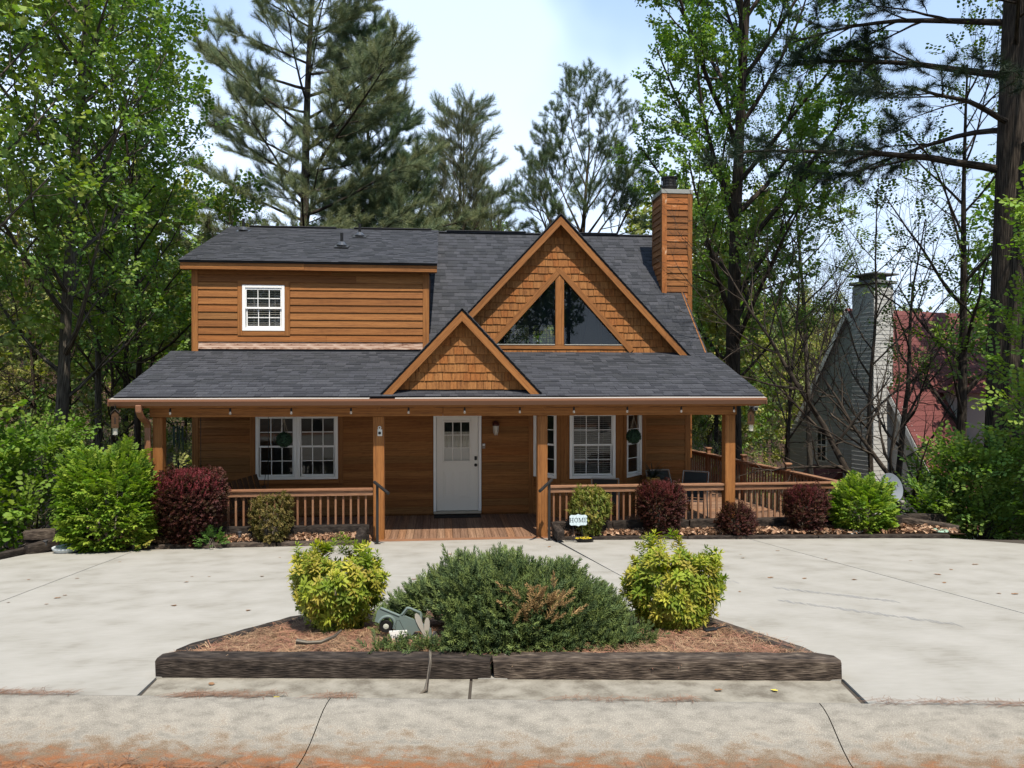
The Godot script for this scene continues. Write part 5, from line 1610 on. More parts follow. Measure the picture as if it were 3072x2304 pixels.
func make_small_things() -> void:
	var g := Geo.new()
	g.lathe([Vector2(0.0, 0.03), Vector2(0.17, 0.03), Vector2(0.2, 0.07), Vector2(0.225, 0.075), Vector2(0.22, 0.05), Vector2(0.18, 0.0), Vector2(0, 0)], Vector3(), 28)
	var b := thing("garden_bowl", "pale blue-white shallow bowl lying under the round green shrub", "bowl", Vector3(-6.25, 0.09, -13.05))
	own("bowl", g, mat(lin(0.5, 0.55, 0.58), 0.4), b)
	var g2 := Geo.new()
	g2.lathe([Vector2(0.0, 0.035), Vector2(0.12, 0.03), Vector2(0.155, 0.01), Vector2(0.15, 0.0)], Vector3(), 24)
	var l := thing("green_lid", "faded green round lid on the mulch by the slanting tie", "lid", Vector3(9.0, 0.19, -12.75))
	own("lid", g2, mat(lin(0.25, 0.36, 0.28), 0.5), l)
	for e in [[Vector3(-6.62, 0.1, -13.1), "short grey solar path light beside the slanting tie"], [Vector3(-3.55, 0.12, -13.42), "small black solar path light between the barberry and the brownish shrub"]]:
		var s := thing("path_light", e[1], "path light", e[0])
		var sg := Geo.new()
		sg.lathe([Vector2(0.0, 0.17), Vector2(0.035, 0.165), Vector2(0.037, 0.15), Vector2(0.026, 0.145), Vector2(0.026, 0.08), Vector2(0.012, 0.06), Vector2(0.008, -0.05)], Vector3(), 14)
		own("lamp_body", sg, mat(lin(0.06, 0.06, 0.065), 0.5), s)
	var fl := thing("fallen_spotlight", "black plastic garden lamp lying on the pine straw", "lamp", Vector3(2.02, 1.06, -5.48), 0.3)
	var fg := Geo.new()
	fg.box(Vector3(0, 0.02, 0), Vector3(0.11, 0.018, 0.05), 0.006)
	fg.tube(PackedVector3Array([Vector3(0.03, 0.02, 0), Vector3(0.15, 0.03, 0.01)]), PackedFloat32Array([0.008, 0.004]), 6)
	fg.tube(PackedVector3Array([Vector3(-0.05, 0.02, -0.01), Vector3(-0.055, 0.05, -0.012)]), PackedFloat32Array([0.006, 0.006]), 6)
	own("lamp_body", fg, M.black, fl)
	# bare sticks
	for e in [[[Vector3(-1.06, 1.075, -5.52), Vector3(-0.98, 1.07, -5.50), Vector3(-0.88, 1.075, -5.49), Vector3(-0.79, 1.10, -5.53), Vector3(-0.745, 1.135, -5.56)], [0.021, 0.014, 0.013, 0.012, 0.007], "grey lichen-covered stick lying on the pine straw behind the tie"], [[Vector3(-0.09, 1.07, -5.25), Vector3(-0.088, 1.065, -5.06), Vector3(-0.10, 1.02, -4.90), Vector3(-0.11, 0.985, -4.80), Vector3(-0.15, 0.965, -4.79)], [0.011, 0.010, 0.009, 0.014, 0.006], "thin root hanging over the street edge of the island"]]:
		var st := Geo.new()
		st.tube(PackedVector3Array(e[0]), PackedFloat32Array(e[1]), 8)
		tag(part("stick", st, M.bark_grey, self), e[2], "stick")
	for e in [[Vector3(0.42, 1.03, -5.13), 0.055, "pale stone lying against the tie below the juniper"], [Vector3(0.66, 1.04, -5.06), 0.035, "small white stone lying on the tie below the juniper"]]:
		var sg := Geo.new()
		var p := []
		for k in 6:
			p.append(Vector2(e[1] * sin(PI * k / 5.0) * (1.0 + 0.15 * sin(k * 2.3)), -e[1] * 0.7 * cos(PI * k / 5.0)))
		sg.lathe(p, e[0], 7, Basis(Vector3(0.3, 0.2, 1).normalized(), 0.6))
		tag(part("stone", sg, mat(lin(0.34, 0.31, 0.28), 0.9), self), e[2], "stone")

func basis_to(d: Vector3, roll := 0.0) -> Basis:
	var y := d.normalized()
	var x := y.cross(Vector3.UP) if absf(y.y) < 0.98 else y.cross(Vector3.RIGHT)
	x = x.normalized()
	var z := x.cross(y)
	var b := Basis(x, y, z)
	return b * Basis(Vector3.UP, roll) if roll != 0.0 else b

# one leaf as a folded blade: outline of (along, across) pairs for one half
func blade(g: Geo, at: Vector3, d: Vector3, up: Vector3, l: float, w: float, half: Array, fold := 0.25, droop := 0.15) -> void:
	var y := d.normalized()
	var x := y.cross(up).normalized()
	var z := x.cross(y)
	for s: float in [-1.0, 1.0]:
		var prev := at
		var pm := at
		for q: Array in half:
			var m: Vector3 = at + y * (l * q[0]) - z * (droop * l * q[0] * q[0])
			var e: Vector3 = m + x * (s * w * q[1]) + z * (fold * w * q[1])
			if q[1] > 0.0:
				g.flat(pm, prev, e) if prev != pm else g.flat(pm, e, m)
				if prev != pm: g.flat(pm, e, m)
			else:
				g.flat(pm, prev, m)
			prev = e
			pm = m

const OVATE := [[0.22, 0.36], [0.5, 0.5], [0.78, 0.3], [1.0, 0.0]]
const NARROW := [[0.35, 0.5], [0.7, 0.38], [1.0, 0.0]]
const LOBED := [[0.26, 0.58], [0.48, 0.34], [0.66, 0.52], [1.0, 0.0]]
const SIMPLE := [[0.45, 0.5], [1.0, 0.0]]

func sprig_mesh(kind: String) -> ArrayMesh:
	if cache.has("sprig " + kind):
		return cache["sprig " + kind]
	var r := RandomNumberGenerator.new()
	r.seed = hash(kind)
	var g := Geo.new()
	var rv := func(a: float) -> Vector3: return Vector3(r.randf_range(-a, a), r.randf_range(-a, a), r.randf_range(-a, a))
	match kind:
		"maple":
			for k in 9:
				var t := 0.04 + 0.40 * k / 9.0
				var a := k * 2.4 + r.randf()
				var d: Vector3 = Vector3(cos(a), 0.35, sin(a) * 0.8).normalized()
				var st := Vector3(0, t, 0)
				var b := st + d * 0.05
				blade(g, b, (d + Vector3(0, 0, -0.35) + rv.call(0.35)).normalized(), (Vector3(0, 0.3, 1) + rv.call(0.5)).normalized(), r.randf_range(0.09, 0.14), r.randf_range(0.1, 0.14), LOBED, 0.15, 0.25)
		"round":
			for k in 10:
				var t := 0.03 + 0.42 * k / 10.0
				var a := (PI if k % 2 else 0.0) + r.randf_range(-0.6, 0.6)
				var d: Vector3 = Vector3(cos(a), 0.5, sin(a) * 0.5).normalized()
				blade(g, Vector3(0, t, 0) + d * 0.02, (d + rv.call(0.25)).normalized(), (Vector3(0, 0.1, 1) + rv.call(0.4)).normalized(), r.randf_range(0.07, 0.11), r.randf_range(0.06, 0.08), OVATE, 0.2, 0.2)
		"tiny":
			for k in 7:
				var a := k * 2.4
				var d: Vector3 = Vector3(cos(a), 0.4, sin(a)).normalized()
				blade(g, Vector3(0, 0.05 + 0.04 * k, 0), (d + rv.call(0.3)).normalized(), (Vector3(0, 0.3, 1) + rv.call(0.5)).normalized(), r.randf_range(0.035, 0.06), 0.035, SIMPLE, 0.2, 0.2)
		"burn":
			for k in 5:
				for s in [-1.0, 1.0]:
					var d := Vector3(s, 0.75, r.randf_range(-0.2, 0.2)).normalized()
					blade(g, Vector3(0, 0.02 + 0.04 * k, 0), (d + rv.call(0.15)).normalized(), (Vector3(0, -0.2, 1) + rv.call(0.25)).normalized(), r.randf_range(0.055, 0.08), r.randf_range(0.034, 0.044), OVATE, 0.2, 0.25)
			blade(g, Vector3(0, 0.2, 0), Vector3(0, 1, -0.2), Vector3(0, 0, 1), 0.06, 0.035, OVATE, 0.2, 0.3)
		"barberry":
			for k in 16:
				var a := k * 2.4
				var d: Vector3 = Vector3(cos(a), 0.7, sin(a)).normalized()
				blade(g, Vector3(0, 0.008 * k, 0), (d + rv.call(0.3)).normalized(), (Vector3(0, 0.6, 0.6) + rv.call(0.6)).normalized(), r.randf_range(0.02, 0.034), 0.018, SIMPLE, 0.1, 0.1)
		"azalea":
			for k in 12:
				var a := k * 2.4
				var d: Vector3 = Vector3(cos(a), 0.6, sin(a)).normalized()
				blade(g, Vector3(0, 0.007 * k, 0), (d + rv.call(0.3)).normalized(), (Vector3(0, 0.8, 0.4) + rv.call(0.5)).normalized(), r.randf_range(0.025, 0.042), 0.018, NARROW, 0.1, 0.1)
		"box":
			for k in 6:
				var a := k * 1.05
				blade(g, Vector3(), Vector3(cos(a), 0.6, sin(a)).normalized(), Vector3.UP, 0.03, 0.02, SIMPLE, 0.1, 0.1)
		"pieris":
			for k in 12:
				var a := k * 2.4
				var d := Vector3(cos(a), 0.30 + 0.06 * (k % 4), sin(a)).normalized()
				blade(g, Vector3(0, 0.004 * k, 0), d, Vector3.UP, r.randf_range(0.055, 0.085), r.randf_range(0.018, 0.024), NARROW, 0.18, 0.28)
			for k in 5:
				var a := k * 1.25
				blade(g, Vector3(0, 0.05, 0), Vector3(cos(a) * 0.5, 1, sin(a) * 0.5).normalized(), Vector3(cos(a), 0.2, sin(a)), 0.045, 0.012, NARROW, 0.1, -0.1)
		"juniper":
			for k in 26:
				var t := k / 26.0
				var a := k * 2.4
				var d: Vector3 = (Vector3(cos(a), 0.9, sin(a) * 0.6) + rv.call(0.25)).normalized()
				var l := 0.055 * (1.0 - t * 0.55) * r.randf_range(0.7, 1.2)
				var p := Vector3(0, 0.15 * t, 0)
				g.tube(PackedVector3Array([p, p + d * l * 0.6, p + d * l + Vector3(0, l * 0.1, 0)]), PackedFloat32Array([0.0028, 0.0034, 0.0008]), 3, false)
			g.tube(PackedVector3Array([Vector3(), Vector3(0, 0.17, 0)]), PackedFloat32Array([0.003, 0.002]), 3, false)
		"pine":
			for k in 54:
				var t := k / 54.0
				var a := k * 2.4
				var d: Vector3 = (Vector3(cos(a), 0.55 + 0.6 * t, sin(a)) + rv.call(0.25)).normalized()
				var p := Vector3(0, 0.24 * t, 0)
				var l := r.randf_range(0.09, 0.14)
				var s := d.cross(Vector3(r.randfn(), r.randfn(), r.randfn())).normalized() * 0.0034
				g.flat(p - s, p + s, p + d * l)
			g.tube(PackedVector3Array([Vector3(0, -0.1, 0), Vector3(0, 0.24, 0)]), PackedFloat32Array([0.005, 0.003]), 3, false)
		"pitch":
			for k in 60:
				var t := k / 60.0
				var a := k * 2.4
				var d: Vector3 = (Vector3(cos(a), 0.2 + 1.2 * t, sin(a)) + rv.call(0.2)).normalized()
				var p := Vector3(0, 0.20 * t, 0)
				var l := r.randf_range(0.13, 0.19)
				var s := d.cross(Vector3(r.randfn(), r.randfn(), r.randfn())).normalized() * 0.0042
				g.flat(p - s, p + s, p + d * l)
			g.tube(PackedVector3Array([Vector3(0, -0.12, 0), Vector3(0, 0.2, 0)]), PackedFloat32Array([0.007, 0.004]), 3, false)
		"clump":
			for k in 26:
				var p: Vector3 = rv.call(0.42)
				blade(g, p, (rv.call(1.0) + Vector3(0, -0.2, 0)).normalized(), (Vector3(0, 0.8, 0.3) + rv.call(0.8)).normalized(), r.randf_range(0.12, 0.2), 0.14, SIMPLE, 0.2, 0.2)
		"flat":
			blade(g, Vector3(0, 0, -0.035), Vector3(0, 0.02, 1).normalized(), Vector3.UP, 0.075, 0.05, LOBED, 0.12, -0.06)
		"dead":
			blade(g, Vector3(0, 0, -0.035), Vector3(0, 0.12, 1).normalized(), Vector3.UP, 0.075, 0.055, LOBED, 0.5, -0.3)
		"straw":
			for k in 9:
				var a := r.randf() * TAU
				var p := Vector3(r.randf_range(-0.04, 0.04), r.randf_range(0, 0.012), r.randf_range(-0.04, 0.04))
				var d := Vector3(cos(a), 0, sin(a))
				var s := Vector3(-sin(a), 0, cos(a)) * 0.0011
				var l := r.randf_range(0.06, 0.12)
				var q := p + d * l * 0.5 + Vector3(0, r.randf_range(0.0, 0.012), 0) + s * r.randf_range(-6, 6)
				var e := q + (d + s * 120 * r.randf_range(-1, 1)).normalized() * l * 0.5 + Vector3(0, -0.006, 0)
				g.quad(p - s, p + s, q + s, q - s, Vector3.UP)
				g.quad(q - s, q + s, e + s, e - s, Vector3.UP)
	cache["sprig " + kind] = g.mesh()
	return cache["sprig " + kind]

# ------------------------------------------------------------------ trees
func jit(a: float) -> Vector3:
	return Vector3(rng.randf_range(-a, a), rng.randf_range(-a, a), rng.randf_range(-a, a))

func grow(g: Geo, tips: Array, p0: Vector3, d0: Vector3, l: float, r0: float, lev: int, P: Dictionary) -> void:
	var n: int = P.seg[lev]
	var step := l / n
	var pts := PackedVector3Array([p0])
	var rad := PackedFloat32Array([r0])
	var d := d0.normalized()
	var p := p0
	var wob: float = P.wob[lev]
	var trop: float = P.trop[lev]
	var thin: float = P.get("thin", 0.12)
	for i in n:
		d = (d + jit(wob) + Vector3.UP * trop * (1.0 if lev else 0.3)).normalized()
		p += d * step
		pts.push_back(p)
		rad.push_back(maxf(r0 * lerpf(1.0, thin if lev == 0 else 0.25, pow(float(i + 1) / n, 0.9)), 0.003))
	if lev == 0:
		rad[0] = r0 * 1.35
	g.tube(pts, rad, P.sides[lev], false)
	var last: bool = lev >= P.levels
	if not last:
		var cnt: int = P.n[lev]
		if lev > 0: cnt = maxi(2, int(round(cnt * clampf(l / P.l[lev - 1], 0.35, 1.2))))
		var az := rng.randf() * TAU
		for k in cnt:
			var t: float = lerpf(P.t0[lev], 0.985, (k + rng.randf() * 0.8) / cnt)
			var f := t * n
			var i := mini(int(f), n - 1)
			var q := pts[i].lerp(pts[i + 1], f - i)
			var pd := (pts[i + 1] - pts[i]).normalized()
			az += 2.4 + rng.randf_range(-0.5, 0.5)
			var ang: float = lerpf(P.a[lev].x, P.a[lev].y, t) + rng.randf_range(-0.15, 0.15)
			var sx := pd.cross(Vector3.UP)
			if sx.length() < 0.1: sx = Vector3.RIGHT
			sx = sx.normalized()
			var sy := pd.cross(sx)
			var side: Vector3
			if lev > 0 and P.get("planar", false):
				side = sx * (1.0 if k % 2 else -1.0) + sy * rng.randf_range(-0.35, 0.35)
				side = side.normalized()
			else:
				side = sx * cos(az) + sy * sin(az)
			if lev == 0 and P.has("favour"):
				side = (side + P.favour * 0.9).normalized()
				side = (side - pd * side.dot(pd)).normalized()
			var cd := (pd * cos(ang) + side * sin(ang)).normalized()
			var tt: float = (t - P.t0[lev]) / (1.0 - P.t0[lev])
			var cl: float = P.l[lev] * rng.randf_range(0.7, 1.15)
			if lev == 0:
				match P.shape:
					"round": cl *= 0.35 + 0.75 * sin(PI * (0.18 + 0.72 * tt))
					"cone": cl *= 0.14 + 1.0 * (1.0 - tt)
					"even": cl *= 1.0 - 0.4 * tt
			else:
				cl *= 1.05 - 0.55 * tt
			grow(g, tips, q, cd, cl, minf(lerpf(rad[i], rad[i + 1], f - i) * 0.62, cl * P.get("stout", 0.022)), lev + 1, P)
	if lev >= P.leaf_from:
		var m: int = P.tips[lev]
		for k in m:
			var t := lerpf(P.get("leaf_t0", 0.3), 1.0, (k + 0.9) / m) if m > 1 else 1.0
			var f := t * n
			var i := mini(int(f), n - 1)
			var q := pts[i].lerp(pts[i + 1], f - i)
			var pd := (pts[i + 1] - pts[i]).normalized()
			var dd: Vector3 = (pd + jit(P.get("spread", 0.7)) + Vector3.UP * P.get("lift", 0.0)).normalized()
			tips.append(Transform3D(basis_to(dd, P.get("roll", 0.6) * rng.randf_range(-1, 1)).scaled(Vector3.ONE * rng.randf_range(0.75, 1.2) * P.get("size", 1.0)), q))

func make_tree(called: String, label: String, category: String, at: Vector3, h: float, r: float, lean: Vector3, bark: Material, sprig: String, m: Material, col: Color, vary: float, P: Dictionary, group := "") -> Node3D:
	var o := thing(called, label, category, at, 0.0, group)
	var kept := rng.state
	rng.seed = hash(label) + int(P.get("seed", 0))
	var g := Geo.new()
	var tips := []
	grow(g, tips, Vector3(0, -0.3, 0), (Vector3.UP + lean).normalized(), h + 0.3, r, 0, P)
	own("trunk", g, bark, o)
	if tips.size():
		var tn := PackedColorArray()
		for t in tips:
			var q := 1.0 + rng.randf_range(-vary, vary)
			var w := rng.randf_range(-vary, vary) * 0.5
			tn.push_back(Color(maxf(col.r * (q + w), 0.002), col.g * q, maxf(col.b * (q - w), 0.002)))
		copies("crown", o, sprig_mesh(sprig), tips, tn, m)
	rng.state = kept
	return o

func kinds() -> Dictionary:
	var D := {}
	D.poplar = {"levels": 3, "leaf_from": 2, "seg": [12, 7, 5, 3], "sides": [10, 6, 4, 3], "wob": [0.035, 0.10, 0.16, 0.22], "trop": [0.05, 0.07, 0.04, 0.02], "n": [24, 8, 5], "t0": [0.22, 0.22, 0.2], "a": [Vector2(1.05, 0.6), Vector2(0.85, 0.6), Vector2(0.8, 0.6)], "l": [4.6, 1.9, 0.75], "shape": "round", "tips": [0, 0, 3, 3], "spread": 0.75, "lift": 0.15}
	D.slim = {"levels": 2, "leaf_from": 1, "seg": [10, 6, 4], "sides": [7, 4, 3], "wob": [0.06, 0.14, 0.2], "trop": [0.05, 0.06, 0.03], "n": [20, 7], "t0": [0.2, 0.2], "a": [Vector2(1.1, 0.6), Vector2(0.8, 0.6)], "l": [2.6, 1.0], "shape": "round", "tips": [0, 3, 4], "spread": 0.8, "lift": 0.1}
	D.pine = {"levels": 3, "leaf_from": 1, "seg": [14, 8, 5, 3], "sides": [10, 6, 4, 3], "wob": [0.015, 0.05, 0.10, 0.15], "trop": [0.1, 0.022, 0.02, 0.05], "n": [58, 12, 4], "t0": [0.2, 0.2, 0.25], "a": [Vector2(1.5, 0.95), Vector2(0.95, 0.7), Vector2(0.7, 0.5)], "l": [5.6, 1.7, 0.6], "shape": "cone", "tips": [0, 6, 7, 5], "spread": 0.5, "lift": 0.25, "planar": true, "leaf_t0": 0.2, "stout": 0.014, "size": 1.75}
	D.pitch = {"levels": 3, "leaf_from": 2, "seg": [9, 8, 5, 3], "sides": [9, 7, 5, 3], "wob": [0.06, 0.12, 0.2, 0.25], "trop": [0.1, 0.05, 0.05, 0.1], "n": [17, 10, 6], "t0": [0.52, 0.5, 0.4], "a": [Vector2(1.15, 0.4), Vector2(0.85, 0.6), Vector2(0.7, 0.5)], "l": [5.2, 1.7, 0.75], "shape": "even", "tips": [0, 0, 4, 5], "spread": 0.9, "lift": 0.5, "leaf_t0": 0.3, "stout": 0.026, "size": 0.95}
	D.wispy = {"levels": 3, "leaf_from": 2, "seg": [12, 7, 4, 2], "sides": [7, 4, 3, 3], "wob": [0.03, 0.08, 0.15, 0.2], "trop": [0.1, 0.10, 0.08, 0.1], "n": [38, 8, 4], "t0": [0.25, 0.25, 0.2], "a": [Vector2(1.3, 0.6), Vector2(0.7, 0.6), Vector2(0.6, 0.5)], "l": [3.2, 1.1, 0.45], "shape": "cone", "tips": [0, 0, 2, 2], "spread": 0.3, "lift": 0.4, "stout": 0.014, "size": 0.8}
	D.bare = {"levels": 3, "leaf_from": 3, "seg": [10, 8, 5, 3], "sides": [8, 5, 4, 3], "wob": [0.10, 0.16, 0.2, 0.22], "trop": [0.05, 0.06, 0.03, 0.0], "n": [12, 6, 4], "t0": [0.25, 0.2, 0.2], "a": [Vector2(1.1, 0.6), Vector2(0.85, 0.7), Vector2(0.8, 0.7)], "l": [3.0, 1.4, 0.6], "shape": "round", "tips": [0, 0, 0, 1], "spread": 0.7}
	D.sweep = {"levels": 3, "leaf_from": 2, "seg": [14, 10, 6, 3], "sides": [14, 7, 5, 3], "wob": [0.012, 0.07, 0.12, 0.2], "trop": [0.1, -0.035, -0.01, 0.02], "n": [34, 12, 4], "t0": [0.36, 0.25, 0.3], "a": [Vector2(1.45, 1.1), Vector2(0.8, 0.6), Vector2(0.7, 0.5)], "l": [6.4, 2.0, 0.75], "shape": "even", "tips": [0, 0, 3, 4], "spread": 0.5, "lift": 0.1, "planar": true, "leaf_t0": 0.35, "stout": 0.017, "size": 1.2, "thin": 0.35}
	return D

func base_at(x: float, z: float) -> Vector3:
	return Vector3(x, ground_height(x, z) - 0.1, z)

func with(D: Dictionary, over: Dictionary) -> Dictionary:
	var o := D.duplicate(true)
	o.merge(over, true)
	return o

func make_trees() -> void:
	var K := kinds()
	var spring := Color(0.175, 0.27, 0.065)
	var fresh := Color(0.225, 0.30, 0.075)
	var yellow := Color(0.31, 0.325, 0.105)
	# tall broadleaf trees
	make_tree("tulip_poplar", "tall grey-trunked tree with bright spring leaves past the downspout end of the porch", "tree", base_at(-8.8, -17.9), 17.0, 0.17, Vector3(0.02, 0, 0), M.bark_grey, "maple", M.leaf, spring, 0.3, with(K.poplar, {"n": [26, 9, 6], "t0": [0.2, 0.22, 0.2], "tips": [0, 0, 2, 3], "size": 0.68, "stout": 0.017}))
	make_tree("tulip_poplar", "tall tree with dark trunk and leafy crown rising beside the cabin chimney", "tree", base_at(9.35, -23.3), 23.0, 0.30, Vector3(-0.02, 0, 0), M.bark_dark, "maple", M.leaf, spring * 1.05, 0.3, with(K.poplar, {"n": [36, 9, 5], "l": [5.6, 2.1, 0.8], "t0": [0.16, 0.22, 0.2], "tips": [0, 0, 6, 6], "size": 0.7, "stout": 0.018, "a": [Vector2(0.95, 0.5), Vector2(0.8, 0.6), Vector2(0.8, 0.6)]}))
	make_tree("sweetgum", "slender pale-trunked tree with drooping light leaves at the woods' edge", "tree", base_at(-9.0, -14.9), 13.0, 0.12, Vector3(0.03, 0, 0.02), M.bark_grey, "maple", M.leaf, fresh, 0.3, with(K.poplar, {"n": [15, 6, 4], "l": [3.0, 1.4, 0.7], "t0": [0.42, 0.2, 0.2], "tips": [0, 0, 2, 2]}))
	make_tree("sweetgum", "thin dark tree with fine leaves just past the corner of the cabin roof", "tree", base_at(-8.3, -20.9), 12.5, 0.11, Vector3(0.05, 0, 0), M.bark_dark, "round", M.leaf, spring, 0.35, with(K.slim, {"n": [26, 8], "l": [2.8, 1.1], "t0": [0.28, 0.2]}))
	make_tree("sweetgum", "slim grey tree with thin light crown between the tall grey-trunked tree and the cabin", "tree", base_at(-9.6, -22.0), 14.5, 0.12, Vector3(-0.01, 0, 0), M.bark_grey, "maple", M.leaf, fresh, 0.3, with(K.poplar, {"n": [20, 7, 4], "l": [3.0, 1.4, 0.7], "t0": [0.3, 0.2, 0.2], "tips": [0, 0, 2, 2]}))
	make_tree("sweetgum", "leaning tree with thin yellowish crown at the edge of the woods by the street", "tree", base_at(-11.6, -17.5), 14.0, 0.14, Vector3(0.04, 0, 0.03), M.bark_grey, "maple", M.leaf, Color(0.22, 0.27, 0.08), 0.3, with(K.poplar, {"n": [20, 8, 4], "l": [3.6, 1.6, 0.7], "t0": [0.25, 0.2, 0.2], "tips": [0, 0, 2, 2]}))
	make_tree("sweetgum", "airy thin-leaved tree rising before the neighbour's chimney", "tree", base_at(12.6, -24.5), 14.5, 0.12, Vector3(-0.03, 0, 0), M.bark_grey, "round", M.leaf, Color(0.17, 0.225, 0.075), 0.3, with(K.poplar, {"n": [18, 7, 4], "l": [3.4, 1.5, 0.7], "t0": [0.42, 0.2, 0.2], "tips": [0, 0, 1, 2]}))
	# pines over the roof
	var pg := Color(0.175, 0.205, 0.105)
	make_tree("white_pine", "big white pine with layered needle boughs rising behind the upper storey roof", "pine", base_at(-5.7, -30.7), 24.5, 0.31, Vector3(-0.005, 0, 0), M.bark_dark, "pine", M.needle, pg, 0.25, with(K.pine, {"n": [64, 12, 4], "l": [7.4, 1.9, 0.6]}))
	make_tree("white_pine", "dense bluish pine with pointed top behind the big white pine", "pine", base_at(-3.0, -34.6), 20.5, 0.24, Vector3(), M.bark_dark, "pine", M.needle, Color(0.135, 0.19, 0.10), 0.25, with(K.pine, {"n": [60, 11, 4], "l": [5.2, 1.6, 0.6], "a": [Vector2(1.45, 0.6), Vector2(0.9, 0.7), Vector2(0.7, 0.5)]}))
	make_tree("thin_conifer", "thin sparse conifer with brownish tufts rising over the middle of the roof ridge", "pine", base_at(1.0, -36.1), 17.8, 0.13, Vector3(), M.bark_brown, "pine", M.needle, Color(0.14, 0.15, 0.085), 0.25, with(K.wispy, {"n": [60, 10, 4], "l": [4.6, 1.3, 0.45], "size": 1.15, "tips": [0, 0, 3, 3]}))
	make_tree("pitch_pine", "crooked many-limbed pine with bare lower branches behind the window gable's peak", "pine", base_at(6.1, -31.7), 15.4, 0.30, Vector3(-0.085, 0, 0), M.bark_brown, "pitch", M.needle, Color(0.11, 0.15, 0.07), 0.25, K.pitch)
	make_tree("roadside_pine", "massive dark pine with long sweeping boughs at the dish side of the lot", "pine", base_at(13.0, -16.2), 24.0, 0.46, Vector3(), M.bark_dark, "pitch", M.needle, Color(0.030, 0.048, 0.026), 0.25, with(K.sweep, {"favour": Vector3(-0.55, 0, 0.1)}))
	make_tree("oak_tree", "dark-trunked forked tree between the big dark pine and the white neighbour house", "tree", base_at(13.9, -18.9), 13.0, 0.17, Vector3(-0.02, 0, 0), M.bark_dark, "round", M.leaf, spring * 0.7, 0.3, with(K.poplar, {"n": [18, 7, 4], "l": [3.6, 1.5, 0.7], "tips": [0, 0, 1, 2]}))
	# crooked leafless trees before the neighbour's house
	var spots := [[9.9, -15.6, 7.5, 0.10, Vector3(-0.55, 0, -0.1), "crooked leafless tree leaning over the deck's side railing"], [10.6, -17.5, 8.5, 0.08, Vector3(-0.05, 0, 0), "spindly leafless tree upright before the white chimney"], [12.6, -19.5, 9.0, 0.11, Vector3(-0.12, 0, 0), "leafless tree with bent trunk before the red roof"], [9.2, -19.0, 7.5, 0.07, Vector3(-0.1, 0, 0), "leafless sapling before the white gable wall"], [11.5, -15.2, 5.5, 0.10, Vector3(-0.75, 0, -0.2), "low slanting dark trunk beside the satellite dish"]]
	for s in spots:
		make_tree("bare_tree", s[5], "tree", base_at(s[0], s[1]), s[2], s[3], s[4], M.bark_dark, "tiny", M.leaf, Color(0.16, 0.2, 0.06), 0.3, with(K.bare, {"leaf_from": 9, "n": [15, 8, 6]}), "leafless trees before the neighbour's house")
	# bright saplings
	make_tree("leafy_sapling", "bright green leafy sapling in front of the big dark pine", "tree", base_at(12.0, -13.1), 6.6, 0.06, Vector3(-0.02, 0, 0), M.bark_dark, "round", M.leaf, Color(0.22, 0.32, 0.06), 0.25, with(K.slim, {"n": [40, 8], "t0": [0.25, 0.15], "l": [2.3, 0.9], "tips": [0, 4, 5], "size": 1.1}))
	make_tree("leafy_sapling", "low leafy thicket shrub beside the planter end and the big pine", "shrub", base_at(11.1, -14.4), 1.5, 0.04, Vector3(), M.bark_dark, "round", M.leaf, Color(0.18, 0.27, 0.06), 0.3, with(K.slim, {"n": [30, 8], "t0": [0.03, 0.1], "l": [1.7, 0.7], "tips": [0, 4, 5], "shape": "even"}))
	make_tree("leafy_sapling", "low leafy thicket shrub spilling over the far end of the driveway", "shrub", base_at(12.6, -12.4), 1.4, 0.04, Vector3(), M.bark_dark, "round", M.leaf, Color(0.18, 0.27, 0.06), 0.3, with(K.slim, {"n": [30, 8], "t0": [0.03, 0.1], "l": [1.9, 0.7], "tips": [0, 4, 5], "shape": "even"}))
	make_tree("maple_sapling", "bright maple sapling at the woods' edge beside the round green shrub", "tree", base_at(-8.8, -14.0), 2.1, 0.03, Vector3(0.05, 0, 0.05), M.bark_dark, "maple", M.leaf, Color(0.18, 0.28, 0.04), 0.25, with(K.slim, {"n": [22, 6], "t0": [0.1, 0.2], "l": [1.3, 0.6], "tips": [0, 2, 3], "size": 0.9}))
	make_tree("maple_sapling", "knee-high maple sapling behind the planter corner", "tree", base_at(-7.6, -14.6), 1.9, 0.03, Vector3(0.05, 0, 0.05), M.bark_dark, "round", M.leaf, Color(0.15, 0.24, 0.04), 0.25, with(K.slim, {"n": [22, 6], "t0": [0.1, 0.2], "l": [1.1, 0.5], "tips": [0, 3, 3]}))
